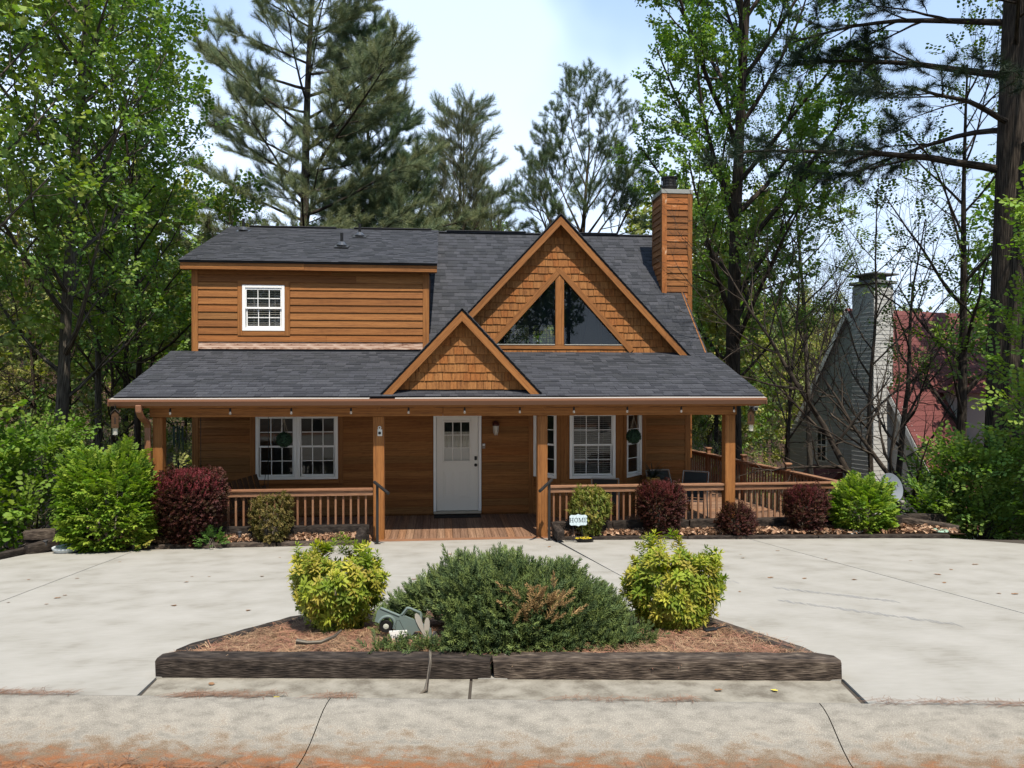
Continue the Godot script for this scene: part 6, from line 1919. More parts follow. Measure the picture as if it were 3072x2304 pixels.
	# the woods behind: a few grown trees, repeated
	var proto := [
		make_tree("woodland_tree", "yellow-green broadleaf tree in the woods behind the cabin", "tree", base_at(-14, -30), 13.0, 0.14, Vector3(0.02, 0, 0), M.bark_dark, "maple", M.leaf, yellow, 0.35, with(K.poplar, {"n": [18, 6, 3], "l": [3.2, 1.5, 0.7], "size": 1.35, "tips": [0, 0, 2, 3]}), "yellow-green trees of the woods"),
		make_tree("woodland_tree", "mid-green broadleaf tree in the woods behind the cabin", "tree", base_at(-18, -27), 14.0, 0.16, Vector3(-0.02, 0, 0), M.bark_grey, "maple", M.leaf, spring, 0.35, with(K.poplar, {"n": [18, 6, 3], "l": [3.4, 1.6, 0.7], "size": 1.3, "tips": [0, 0, 2, 3]}), "mid-green trees of the woods"),
		make_tree("woodland_tree", "dark pine standing in the woods behind the cabin", "pine", base_at(-12, -36), 15.0, 0.16, Vector3(), M.bark_dark, "pine", M.needle, Color(0.12, 0.155, 0.075), 0.3, with(K.pine, {"n": [38, 8, 3], "l": [3.8, 1.3, 0.5], "size": 1.8, "tips": [0, 4, 4, 3]}), "pines of the woods"),
		make_tree("woodland_tree", "bare grey-brown tree in the woods behind the cabin", "tree", base_at(-10.5, -25), 11.0, 0.10, Vector3(0.02, 0, 0), M.bark_brown, "tiny", M.leaf, Color(0.2, 0.22, 0.07), 0.3, with(K.bare, {"n": [20, 9, 5], "l": [2.4, 1.1, 0.5]}), "bare trees of the woods"),
	]
	var places := []
	# [x, z, kind, scale]
	for q in [[-10.5, -26, 0, 0.8], [-13, -29, 1, 0.85], [-16, -31, 0, 0.9], [-9, -31, 1, 0.8], [-19, -25, 0, 0.9], [10.4, -27.5, 0, 0.85], [12.3, -33.5, 1, 0.95], [11.5, -39, 0, 1.1], [14.3, -38, 0, 1.0], [-12.5, -26, 3, 1.0], [-13, -22, 3, 1.0], [-17, -26, 3, 1.1], [-11, -33, 0, 0.62], [-15, -36, 1, 0.65], [-19, -33, 2, 0.7], [-21, -29, 0, 0.65], [-24, -36, 0, 0.75], [-8.5, -38, 0, 0.6], [-13, -42, 2, 0.8], [-18, -44, 0, 0.75], [-9.5, -23, 3, 0.8], [-12, -19.5, 3, 0.7], [-24, -24, 2, 0.85], [-28, -42, 1, 0.8], [-10, -47, 1, 0.7], [-7.2, -26, 3, 0.9], [-14.5, -27.5, 3, 1.1],
			[-4.5, -42, 0, 0.75], [-1.5, -45, 1, 0.72], [0.5, -41, 3, 0.9], [3.0, -44, 2, 0.62], [4.0, -38, 3, 1.0], [6.5, -45, 0, 0.7], [8.2, -38, 3, 1.0], [-7.2, -44, 1, 0.8], [-2.8, -38.5, 3, 0.95], [2.0, -48, 0, 0.75], [-0.5, -52, 2, 0.7],
			[11.0, -32.5, 0, 0.62], [13.5, -35, 1, 0.62], [10.8, -36, 0, 0.7], [15.5, -40, 0, 0.75], [18, -44, 1, 0.8], [22, -46, 0, 0.8], [26, -44, 2, 0.85], [30, -40, 1, 0.85], [14.8, -45, 2, 0.8], [11, -44, 1, 0.8], [20.5, -38, 3, 1.3], [22.5, -20.5, 1, 0.85], [25, -19.5, 2, 1.0], [21.5, -14, 1, 0.8], [-1.6, -39, 2, 1.12], [0.8, -41, 2, 1.4], [2.4, -38, 2, 1.05], [1.7, -45, 0, 1.1], [3.8, -43, 1, 0.95], [-3.6, -37, 2, 0.95], [25, -30, 1, 1.2]]:
		places.append(q)
	var used := [false, false, false, false]
	for q in [[-16, 12, 1, 1.1], [-10, 15, 0, 1.0], [-5, 11.5, 1, 1.0], [-1, 16, 2, 1.1], [3.5, 12, 0, 1.0], [8, 15, 1, 1.15], [13, 11, 2, 1.0], [18, 14, 1, 1.1], [-22, 8, 2, 1.1], [24, 9, 0, 1.1], [0.5, 21, 1, 1.3], [-7.5, 22, 2, 1.3], [7, 23, 0, 1.3], [-14, 23, 1, 1.3], [15, 22, 1, 1.3], [-19, 17, 0, 1.2], [21, 19, 2, 1.3]]:
		places.append(q)
	for q in places:
		var o: Node3D = proto[q[2]]
		if used[q[2]]:
			o = o.duplicate()
			o.name = numbered("woodland_tree")
			add_child(o)
		used[q[2]] = true
		o.position = base_at(q[0], q[1])
		if q[1] > 0:
			tag(o, "tall tree across the street, mirrored in the cabin windows", "tree", "trees across the street")
		o.rotation.y = rng.randf() * TAU
		var s: float = q[3]
		o.scale = Vector3(s * rng.randf_range(0.9, 1.1), s, s * rng.randf_range(0.9, 1.1))
	make_undergrowth()
	make_far_woods()

func make_undergrowth() -> void:
	# brush: thin stems with small leaves, nobody could count it
	var P := {"levels": 2, "leaf_from": 9, "seg": [6, 5, 3], "sides": [4, 3, 3], "wob": [0.15, 0.2, 0.25], "trop": [0.05, 0.08, 0.02], "n": [9, 6], "t0": [0.1, 0.2], "a": [Vector2(0.9, 0.6), Vector2(0.8, 0.6)], "l": [1.2, 0.5], "shape": "even", "tips": [0, 0, 0], "stout": 0.012}
	var g := Geo.new()
	for k in 4:
		grow(g, [], Vector3(rng.randf_range(-0.5, 0.5), -0.1, rng.randf_range(-0.5, 0.5)), Vector3.UP + jit(0.5), rng.randf_range(1.5, 2.9), 0.016, 0, P)
	var stems := []
	var leaves := []
	var tn := PackedColorArray()
	for k in 420:
		var x := rng.randf_range(-26, -6.2) if k % 3 < 2 else rng.randf_range(7.5, 22)
		var z := rng.randf_range(-45, -17.5) if x < 0 else rng.randf_range(-42, -22.5)
		if x > 10 and z > -38: continue
		var b := base_at(x, z)
		var s := rng.randf_range(0.6, 1.3)
		stems.append(Transform3D(Basis(Vector3.UP, rng.randf() * TAU).scaled(Vector3.ONE * s), b))
		var c := Color(0.15, 0.19, 0.06) if rng.randf() < 0.6 else Color(0.24, 0.25, 0.08)
		for q in 22:
			leaves.append(Transform3D(basis_to(Vector3(rng.randfn(), 0.6 + rng.randf(), rng.randfn())).scaled(Vector3.ONE * rng.randf_range(0.7, 1.2)), b + Vector3(rng.randfn(0, 0.7), rng.randf_range(0.3, 2.9) * s, rng.randfn(0, 0.7))))
			var v := rng.randf_range(0.6, 1.4)
			tn.push_back(Color(c.r * v, c.g * v, c.b * v))
	var u := Node3D.new()
	u.name = "undergrowth"
	add_child(u)
	tag(u, "thin brush and saplings covering the forest floor", "undergrowth", "", "stuff")
	copies("stems", u, g.mesh(M.twig), stems)
	copies("leaves", u, sprig_mesh("round"), leaves, tn, M.leaf)

func make_far_woods() -> void:
	var u := Node3D.new()
	u.name = "far_woods"
	add_child(u)
	tag(u, "far wooded hillside in pale spring green beyond the cabin", "woods", "", "stuff")
	var g := Geo.new()
	g.tube(PackedVector3Array([Vector3(0, -0.5, 0), Vector3(0.1, 5, 0), Vector3(0, 10, 0.1)]), PackedFloat32Array([0.16, 0.12, 0.03]), 6, false)
	for k in 14:
		var a := k * 2.4
		var y := 3.0 + k * 0.45
		g.tube(PackedVector3Array([Vector3(0, y, 0), Vector3(cos(a) * 1.4, y + 1.2, sin(a) * 1.4), Vector3(cos(a) * 2.1, y + 2.4, sin(a) * 2.1)]), PackedFloat32Array([0.05, 0.03, 0.01]), 4, false)
	var trunks := []
	var cl := []
	var tn := PackedColorArray()
	for k in 560:
		var x := rng.randf_range(-105, 105)
		var z := -rng.randf_range(50, 205)
		if absf(x) > -z * 0.85 + 12: continue
		if x > 14 and x < 30 and z > -56: continue
		var b := base_at(x, z)
		var s := rng.randf_range(0.75, 1.25)
		if x > -9 and x < 13 and z > -90: s *= 0.6
		trunks.append(Transform3D(Basis(Vector3.UP, rng.randf() * TAU).scaled(Vector3.ONE * s), b))
		var c: Color = [Color(0.24, 0.25, 0.08), Color(0.17, 0.21, 0.07), Color(0.11, 0.14, 0.06), Color(0.29, 0.26, 0.10)][rng.randi() % 4]
		for q in 34:
			var t := rng.randf()
			var rr := 2.3 * sin(PI * (0.2 + 0.75 * t)) * sqrt(rng.randf())
			var a := rng.randf() * TAU
			cl.append(Transform3D(Basis.from_euler(jit(3.0)).scaled(Vector3.ONE * s * rng.randf_range(1.2, 2.2)), b + Vector3(cos(a) * rr, 2.2 + 9.0 * t, sin(a) * rr) * s))
			var v := rng.randf_range(0.75, 1.25)
			tn.push_back(Color(c.r * v, c.g * v, c.b * v))
	copies("trunks", u, g.mesh(M.bark_brown), trunks)
	copies("crowns", u, sprig_mesh("clump"), cl, tn, M.leaf)

# ------------------------------------------------------------------ shrubs
func prof_at(p: Array, t: float) -> float:
	for i in p.size() - 1:
		if t <= p[i + 1][0]:
			return lerpf(p[i][1], p[i + 1][1], (t - p[i][0]) / (p[i + 1][0] - p[i][0]))
	return p[p.size() - 1][1]

func shrub(called: String, label: String, at: Vector3, size: Vector3, prof: Array, n: int, sprig: String, m: Material, cols: Array, vary: float, lift: float, scale := 1.0, lump := 0.16, stems := 14) -> Node3D:
	var o := thing(called, label, "shrub", at)
	var kept := rng.state
	rng.seed = hash(label)
	var nz := FastNoiseLite.new()
	nz.seed = int(at.x * 100) + 7
	nz.frequency = 2.2 / maxf(size.x, 0.3)
	var g := Geo.new()
	for k in stems:
		var a := rng.randf() * TAU
		var t := rng.randf_range(0.4, 0.85)
		var rr := prof_at(prof, t) * 0.5 * rng.randf_range(0.2, 0.8)
		var e := Vector3(cos(a) * rr * size.x, t * size.y, sin(a) * rr * size.z)
		var s := Vector3(cos(a) * 0.06 * size.x, -0.08, sin(a) * 0.06 * size.z)
		var r0 := 0.012 * clampf(size.y, 0.5, 1.3)
		g.tube(PackedVector3Array([s, s.lerp(e, 0.35) + jit(0.03), s.lerp(e, 0.7) + jit(0.04), e]), PackedFloat32Array([r0, r0 * 0.8, r0 * 0.55, r0 * 0.3]), 5, false)
	own("stems", g, M.twig, o)
	var places := []
	var tn := PackedColorArray()
	while places.size() < n:
		var t := rng.randf()
		var R := prof_at(prof, t)
		if rng.randf() > R + 0.05: continue
		var a := rng.randf() * TAU
		var q := pow(rng.randf(), 0.35)
		q = 0.5 + 0.5 * q
		var d := Vector3(cos(a) * R * q, 0, sin(a) * R * q)
		var p := Vector3(d.x * size.x * 0.5, t * size.y, d.z * size.z * 0.5)
		p *= 1.0 + lump * nz.get_noise_3d(p.x + at.x, p.y, p.z)
		var out := Vector3(d.x, 0, d.z).normalized() * (1.0 - 0.75 * pow(t, 3.0)) + Vector3.UP * (lift + 1.1 * pow(t, 3.0))
		places.append(Transform3D(basis_to((out + jit(0.45)).normalized(), rng.randf_range(-0.8, 0.8)).scaled(Vector3.ONE * scale * rng.randf_range(0.7, 1.2)), p))
		var c: Color = cols[rng.randi() % cols.size()]
		var v := 1.0 + rng.randf_range(-vary, vary)
		tn.push_back(Color(c.r * v, c.g * v, c.b * v))
	copies("foliage", o, sprig_mesh(sprig), places, tn, m)
	rng.state = kept
	return o

const BALL := [[0.0, 0.5], [0.12, 0.78], [0.35, 0.98], [0.6, 1.0], [0.8, 0.86], [0.93, 0.58], [1.0, 0.2]]
const VASE := [[0.0, 0.25], [0.2, 0.5], [0.42, 0.82], [0.62, 1.0], [0.85, 0.98], [0.95, 0.82], [1.0, 0.5]]
const LOOSE := [[0.0, 0.3], [0.18, 0.62], [0.38, 0.8], [0.55, 1.0], [0.75, 0.92], [0.9, 0.88], [1.0, 0.35]]
const DOME := [[0.0, 0.9], [0.2, 1.0], [0.5, 0.9], [0.75, 0.68], [0.9, 0.42], [1.0, 0.1]]

func new_shoots(o: Node3D, size: Vector3, prof: Array, n: int, col: Color) -> void:
	var places := []
	var tn := PackedColorArray()
	for k in n:
		var t := 1.0 - 0.32 * pow(rng.randf(), 1.6)
		var a := rng.randf() * TAU
		var R := prof_at(prof, t) * (0.97 if t < 0.93 else sqrt(rng.randf()))
		var p := Vector3(cos(a) * R * size.x * 0.5, t * size.y, sin(a) * R * size.z * 0.5)
		places.append(Transform3D(basis_to((Vector3.UP + jit(0.5) + Vector3(cos(a), 0, sin(a)) * 0.3).normalized(), rng.randf() * 3).scaled(Vector3(0.8, rng.randf_range(0.9, 1.5), 0.8)), p))
		var v := rng.randf_range(0.7, 1.3)
		tn.push_back(Color(col.r * v, col.g * v, col.b * v))
	copies("new_shoots", o, sprig_mesh("barberry"), places, tn, M.leaf)

func make_shrubs() -> void:
	var green := [Color(0.17, 0.275, 0.035), Color(0.12, 0.21, 0.03), Color(0.23, 0.32, 0.04), Color(0.27, 0.35, 0.05)]
	shrub("burning_bush", "large round bright green shrub at the downspout corner of the porch", Vector3(-5.68, 0.05, -13.36), Vector3(1.46, 1.5, 1.1), BALL, 1800, "burn", M.leaf, green, 0.3, 0.3, 1.05, 0.34)
	shrub("burning_bush", "bright green shrub in front of the satellite dish", Vector3(7.80, 0.08, -13.22), Vector3(0.98, 0.9, 0.75), BALL, 850, "burn", M.leaf, green, 0.25, 0.35, 0.95, 0.3)
	var wine := [Color(0.075, 0.024, 0.023), Color(0.058, 0.020, 0.018), Color(0.095, 0.034, 0.026), Color(0.055, 0.032, 0.018)]
	var pink := Color(0.19, 0.038, 0.045)
	var s := Vector3(1.1, 1.17, 0.8)
	new_shoots(shrub("barberry", "largest dark red barberry next to the round green shrub", Vector3(-4.41, 0.08, -13.42), s, VASE, 3000, "barberry", M.leaf, wine, 0.3, 0.3, 1.35, 0.2, 20), s, VASE, 700, pink)
	s = Vector3(0.78, 0.86, 0.6)
	new_shoots(shrub("barberry", "dark red barberry with bare stems showing, below the hanging ball and potted plant", Vector3(3.98, 0.08, -13.35), s, VASE, 1500, "barberry", M.leaf, wine, 0.3, 0.3, 1.15, 0.25, 20), s, VASE, 420, Color(0.13, 0.03, 0.03))
	s = Vector3(0.52, 0.48, 0.45)
	shrub("barberry", "smallest dark purple barberry at the foot of the corner post", Vector3(5.36, 0.08, -13.2), s, BALL, 800, "barberry", M.leaf, wine, 0.3, 0.35, 1.1, 0.25)
	s = Vector3(0.68, 0.78, 0.55)
	new_shoots(shrub("barberry", "dark red barberry in front of the deck railing beside the bright green shrub", Vector3(6.68, 0.06, -13.2), s, VASE, 1100, "barberry", M.leaf, wine, 0.3, 0.3, 1.15, 0.25), s, VASE, 260, Color(0.11, 0.025, 0.028))
	shrub("azalea", "thin brownish-green azalea between barberry and entry", Vector3(-3.0, 0.1, -13.42), Vector3(0.7, 0.75, 0.55), [[0.0, 0.5], [0.3, 0.8], [0.6, 1.0], [0.9, 0.95], [1.0, 0.7]], 900, "azalea", M.leaf, [Color(0.15, 0.12, 0.04), Color(0.11, 0.105, 0.03), Color(0.19, 0.145, 0.05)], 0.3, 0.4, 1.0, 0.25, 26)
	shrub("azalea", "yellow-green azalea behind the HOME sign", Vector3(2.68, 0.1, -13.42), Vector3(0.66, 0.78, 0.5), [[0.0, 0.3], [0.25, 0.55], [0.5, 1.0], [0.8, 1.0], [0.95, 0.7], [1.0, 0.3]], 900, "azalea", M.leaf, [Color(0.21, 0.23, 0.05), Color(0.15, 0.19, 0.04), Color(0.27, 0.24, 0.06)], 0.3, 0.4, 1.1, 0.25, 24)
	# island
	var lime := [Color(0.39, 0.39, 0.055), Color(0.32, 0.36, 0.045), Color(0.18, 0.25, 0.03), Color(0.44, 0.40, 0.065), Color(0.40, 0.34, 0.07), Color(0.27, 0.33, 0.045)]
	shrub("pieris", "yellow-green pieris next to the truck ornament in the island", Vector3(-0.86, 0.86, -6.22), Vector3(0.72, 0.66, 0.6), VASE, 640, "pieris", M.leaf, lime, 0.25, 0.35, 1.0, 0.4, 24)
	shrub("pieris", "yellow-green pieris next to the fallen black lamp in the island", Vector3(1.86, 0.90, -5.9), Vector3(0.74, 0.65, 0.62), LOOSE, 660, "pieris", M.leaf, lime, 0.25, 0.35, 1.0, 0.4, 24)
	make_juniper()
	# small weeds
	for e in [[Vector3(-5.2, 0.08, -13.12), "pale yellowing seedling under the round green shrub", Color(0.33, 0.3, 0.07), 0.34], [Vector3(-3.95, 0.1, -13.2), "small fern-like weed at the foot of the largest barberry", Color(0.09, 0.17, 0.04), 0.17]]:
		shrub("weed", e[1], e[0], Vector3(0.36, e[3], 0.26), DOME, 34, "burn", M.leaf, [e[2]], 0.2, 0.5, 0.8, 0.1, 4)
	var w := thing("white_flowers", "small clump of white flowers below the bright green shrub", "flowers", Vector3(7.45, 0.12, -12.85))
	var fg := Geo.new()
	for k in 14:
		var p := Vector3(rng.randf_range(-0.1, 0.1), rng.randf_range(0.03, 0.12), rng.randf_range(-0.05, 0.05))
		for q in 6:
			var a := TAU * q / 6.0
			fg.flat(p, p + Vector3(cos(a) * 0.025, 0.008, sin(a) * 0.025) + Vector3(-sin(a), 0, cos(a)) * 0.012, p + Vector3(cos(a) * 0.025, 0.008, sin(a) * 0.025) - Vector3(-sin(a), 0, cos(a)) * 0.012)
	own("blossoms", fg, M.white, w)
	var sg := Geo.new()
	for k in 10:
		sg.tube(PackedVector3Array([Vector3(), Vector3(rng.randf_range(-0.1, 0.1), 0.09, rng.randf_range(-0.05, 0.05))]), PackedFloat32Array([0.003, 0.002]), 3)
	own("stems", sg, mat(lin(0.05, 0.1, 0.03), 0.7), w)

func make_juniper() -> void:
	var o := thing("juniper", "spreading blue-green juniper filling the middle of the island", "shrub", Vector3(0.42, 0.92, -5.78))
	var nz := FastNoiseLite.new()
	nz.seed = 77
	nz.frequency = 1.9
	var g := Geo.new()
	for k in 60:
		var a := rng.randf() * TAU
		var l := rng.randf_range(0.4, 0.95)
		var e := Vector3(cos(a) * l, rng.randf_range(0.08, 0.4), sin(a) * l * 0.5)
		if e.x < -0.3: e.x *= 0.3
		g.tube(PackedVector3Array([Vector3(cos(a) * 0.05, 0.0, sin(a) * 0.05), e * 0.4 + Vector3(0, 0.02, 0) + jit(0.05), e * 0.75 + jit(0.05), e]), PackedFloat32Array([0.018, 0.012, 0.008, 0.004]), 5, false)
	own("stems", g, M.bark_brown, o)
	var places := []
	var tn := PackedColorArray()
	var cols := [Color(0.15, 0.205, 0.068), Color(0.115, 0.17, 0.065), Color(0.185, 0.24, 0.075), Color(0.09, 0.13, 0.055), Color(0.165, 0.15, 0.075)]
	while places.size() < 4300:
		var x := rng.randf_range(-0.96, 0.96)
		var z := rng.randf_range(-0.55, 0.55)
		var e := x * x / 0.92 + z * z / 0.29
		if e > 1.0: continue
		if x < -0.36 and z > -0.14: continue
		var top := 0.51 * pow(1.0 - e, 0.42) * (1.0 + 0.6 * nz.get_noise_2d(x, z))
		if x < -0.35: top *= lerpf(1.0, 0.5, (-0.35 - x) / 0.65)
		var y := top * lerpf(0.12, 1.0, pow(rng.randf(), 0.5))
		var out := Vector3(x * 0.7, 0.6 * (y / maxf(top, 0.05)) + 0.2, z * 1.6 + 0.05)
		places.append(Transform3D(basis_to((out.normalized() + jit(0.55)).normalized(), rng.randf() * TAU).scaled(Vector3.ONE * rng.randf_range(0.7, 1.15)), Vector3(x, y + 0.03, z)))
		var c: Color = cols[rng.randi() % 4]
		var v := rng.randf_range(0.75, 1.25)
		tn.push_back(Color(c.r * v, c.g * v, c.b * v))
	# low sprays creeping out over the straw
	for s in [[-0.80, 0.30, 0.14], [-0.50, 0.36, 0.17], [0.05, 0.42, 0.13], [0.75, 0.40, 0.2], [0.95, 0.3, 0.17], [0.42, 0.45, 0.12]]:
		for k in (50 if s[0] < -0.7 else 95):
			var q := Vector3(s[0] + rng.randfn(0, s[2] * 0.55), 0.04 + absf(rng.randfn(0, 0.055)), s[1] + rng.randfn(0, 0.055))
			places.append(Transform3D(basis_to((Vector3(q.x - s[0], 0.25, 0.3 + q.z - s[1]) + jit(0.3)).normalized(), rng.randf() * TAU).scaled(Vector3.ONE * rng.randf_range(0.7, 1.1)), q))
			var c: Color = cols[rng.randi() % 4]
			tn.push_back(c)
	copies("foliage", o, sprig_mesh("juniper"), places, tn, M.needle)
	var dead := []
	var dt := PackedColorArray()
	for k in 52:
		var q := Vector3(0.28 + rng.randfn(0, 0.10), 0.40 + rng.randfn(0, 0.07), 0.50 + rng.randfn(0, 0.03))
		dead.append(Transform3D(basis_to(Vector3(rng.randfn(0, 0.7), 1, 0.5 + rng.randfn(0, 0.3)), rng.randf() * 6).scaled(Vector3.ONE * rng.randf_range(0.6, 1.0)), q))
		dt.push_back(Color(0.36, 0.24, 0.11))
	var db := copies("dead_branch", o, sprig_mesh("juniper"), dead, dt, M.litter)
	db.set_meta("label", "dead tan branch on the street side of the juniper")

# ------------------------------------------------------------------ beds and litter
func inside(p: Vector2, poly: PackedVector2Array) -> bool:
	return Geometry2D.is_point_in_polygon(p, poly)

func make_beds() -> void:
	var t := drive_axes()
	var isl := [Vector2(-1.93, -5.5), Vector2(-1.2, -6.72), Vector2(0.5, -6.62), Vector2(2.2, -6.25), Vector2(2.55, -4.86)]
	var g := Geo.new()
	g.prism(on_drive(isl), -0.05, 0.075, t.origin, t.basis)
	structure("island_soil", g, M.soil)
	var poly := PackedVector2Array(isl)
	var places := []
	var tn := PackedColorArray()
	while places.size() < 5200:
		var p := Vector2(rng.randf_range(-1.95, 2.6), rng.randf_range(-6.7, -4.85))
		if not inside(p, poly): continue
		var edge := 0.0
		places.append(Transform3D(Basis(Vector3.UP, rng.randf() * TAU) * Basis(Vector3.RIGHT, rng.randf_range(-0.25, 0.25)).scaled(Vector3.ONE * rng.randf_range(0.8, 1.4)), Vector3(p.x, gy(p.y) + 0.075 + rng.randf() * 0.05, p.y)))
		var v := rng.randf_range(0.55, 1.35)
		var c: Color = [Color(0.29, 0.175, 0.10), Color(0.21, 0.12, 0.075), Color(0.36, 0.24, 0.145), Color(0.26, 0.125, 0.085)][rng.randi() % 4]
		tn.push_back(Color(c.r * v, c.g * v, c.b * v))
	tag(copies("pine_straw", self, sprig_mesh("straw"), places, tn, M.litter), "red-brown pine straw covering the island bed", "pine straw", "", "stuff")
	# shrub beds along the porch
	for bed in [[-6.8, -1.5, true], [2.16, 9.3, false]]:
		var s := Geo.new()
		var n := 40
		var zf := func(x: float) -> float: return -13.36 if x < 0 else lerpf(-13.40, -12.50, (x - 2.1) / 6.8) - 0.05
		var top := func(x: float, f: float) -> float:
			return lerpf(gy(zf.call(x)) + 0.06, 0.14 if x < 0 else 0.10, f)
		for i in n:
			var x0 := lerpf(bed[0], bed[1], float(i) / n); var x1 := lerpf(bed[0], bed[1], float(i + 1) / n)
			s.quad(Vector3(x0, top.call(x0, 0.0), zf.call(x0)), Vector3(x1, top.call(x1, 0.0), zf.call(x1)), Vector3(x1, top.call(x1, 1.0), -13.62), Vector3(x0, top.call(x0, 1.0), -13.62), Vector3.UP, Vector2(x0, 0), Vector2(x1, 0), Vector2(x1, 1), Vector2(x0, 1))
		structure("bed_soil", s, M.soil)
		var pl := []
		var tc := PackedColorArray()
		var cnt := 2600 if bed[2] else 3600
		for k in cnt:
			var x := rng.randf_range(bed[0], bed[1])
			var f := rng.randf_range(0.06, 1.0)
			var z: float = lerpf(zf.call(x), -13.62, f)
			pl.append(Transform3D(Basis.from_euler(Vector3(rng.randf_range(-0.9, 0.9), rng.randf() * TAU, rng.randf_range(-0.9, 0.9))).scaled(Vector3.ONE * rng.randf_range(0.6, 1.2)), Vector3(x, top.call(x, f) + rng.randf_range(0.005, 0.05), z)))
			var v := rng.randf_range(0.5, 1.4)
			var c: Color = [Color(0.28, 0.165, 0.10), Color(0.20, 0.11, 0.065), Color(0.36, 0.24, 0.16)][rng.randi() % 3]
			tc.push_back(Color(c.r * v, c.g * v, c.b * v))
		tag(copies("leaf_litter", self, sprig_mesh("dead"), pl, tc, M.litter), "dry brown leaves mulching the bed " + ("below the swing's railing" if bed[2] else "between entry and satellite dish"), "leaf litter", "", "stuff")
	# needles gathered in the kerb joint
	var kn := []
	var kt := PackedColorArray()
	for e in [[-1.7, -1.05, 45], [-0.8, -0.6, 14], [0.7, 1.5, 22], [2.6, 3.6, 30], [-3.2, -2.4, 40]]:
		for k in e[2]:
			var x := rng.randf_range(e[0], e[1])
			kn.append(Transform3D(Basis(Vector3.UP, rng.randf_range(-0.4, 0.4)).scaled(Vector3(1.2, 0.6, 0.7)), kerb_point(x, rng.randfn(0.0, 0.018), 0.014)))
			var v := rng.randf_range(0.5, 1.2)
			kt.push_back(Color(0.22 * v, 0.13 * v, 0.085 * v))
	for k in 260:
		var x := rng.randf_range(-2.6, 3.0)
		kn.append(Transform3D(Basis(Vector3.UP, rng.randf() * TAU).scaled(Vector3(1.1, 0.5, 1.1)), kerb_point(x, rng.randf_range(0.62, 0.95), -0.098)))
		var v := rng.randf_range(0.5, 1.2)
		kt.push_back(Color(0.22 * v, 0.13 * v, 0.085 * v))
	tag(copies("pine_needles", self, sprig_mesh("straw"), kn, kt, M.litter), "dry pine needles along the kerb joint and gutter", "pine needles", "", "stuff")
	# rubber left by tyres turning on the drive: slanted tread bars
	var tg := Geo.new()
	for track in [[Vector2(3.75, -8.1), Vector2(4.6, -7.15), 30], [Vector2(3.45, -7.4), Vector2(4.5, -6.1), 38], [Vector2(3.1, -8.9), Vector2(3.5, -8.5), 8]]:
		var a: Vector2 = track[0]
		var b: Vector2 = track[1]
		var d := (b - a).normalized()
		var nn := Vector2(-d.y, d.x)
		for k in track[2]:
			var c := a.lerp(b, (k + rng.randf() * 0.5) / track[2])
			var w := rng.randf_range(0.03, 0.1)
			var e := (nn * 0.7 + d * 0.7) * w
			var h := d * rng.randf_range(0.006, 0.016)
			var q := []
			for p in [c - e - h, c - e + h * 0.6, c + e + h, c + e - h * 0.5]:
				q.append(Vector3(p.x, gy(p.y) + 0.0025, p.y))
			tg.quad(q[0], q[1], q[2], q[3], Vector3(0, 1, -0.11).normalized(), Vector2(c.x, c.y), Vector2(c.x, c.y), Vector2(c.x, c.y), Vector2(c.x, c.y))
	tag(part("tyre_marks", tg, mat(lin(0.29, 0.285, 0.275), 0.9), self), "grey rubber tyre marks on the concrete driveway", "tyre mark", "", "stuff")
	# single leaves
	var brown := mat(lin(0.22, 0.12, 0.06), 0.9)
	var yel := mat(lin(0.55, 0.45, 0.08), 0.8)
	for k in 46:
		var o := MeshInstance3D.new()
		o.name = numbered("fallen_leaf")
		o.mesh = sprig_mesh("flat")
		o.material_override = brown
		add_child(o)
		var x := rng.randf_range(-5.5, 7.5)
		var z := rng.randf_range(-12.4, -7.2)
		o.transform = Transform3D(Basis(Vector3.RIGHT, -0.11) * Basis(Vector3.UP, rng.randf() * TAU).scaled(Vector3.ONE * rng.randf_range(0.5, 1.2)), Vector3(x, gy(z) + 0.003, z))
		tag(o, "dry brown leaf lying on the pale concrete driveway", "leaf", "brown leaves on the driveway")
	for e in [[Vector2(-1.05, -4.80), true, "yellow leaf in the kerb joint below the truck ornament"], [Vector2(2.1, -4.55), true, "yellow leaf on the apron below the fallen lamp"], [Vector2(-1.55, -5.15), false, "brown leaf on the apron at the dark tie's end"], [Vector2(1.75, -4.6), false, "brown leaf on the apron at the pale tie"]]:
		var o := MeshInstance3D.new()
		o.name = numbered("fallen_leaf")
		o.mesh = sprig_mesh("flat")
		o.material_override = yel if e[1] else brown
		add_child(o)
		o.transform = Transform3D(Basis(Vector3.RIGHT, -0.11) * Basis(Vector3.UP, rng.randf() * TAU).scaled(Vector3.ONE * 0.75), Vector3(e[0].x, gy(e[0].y) + 0.003, e[0].y))
		tag(o, e[2], "leaf")

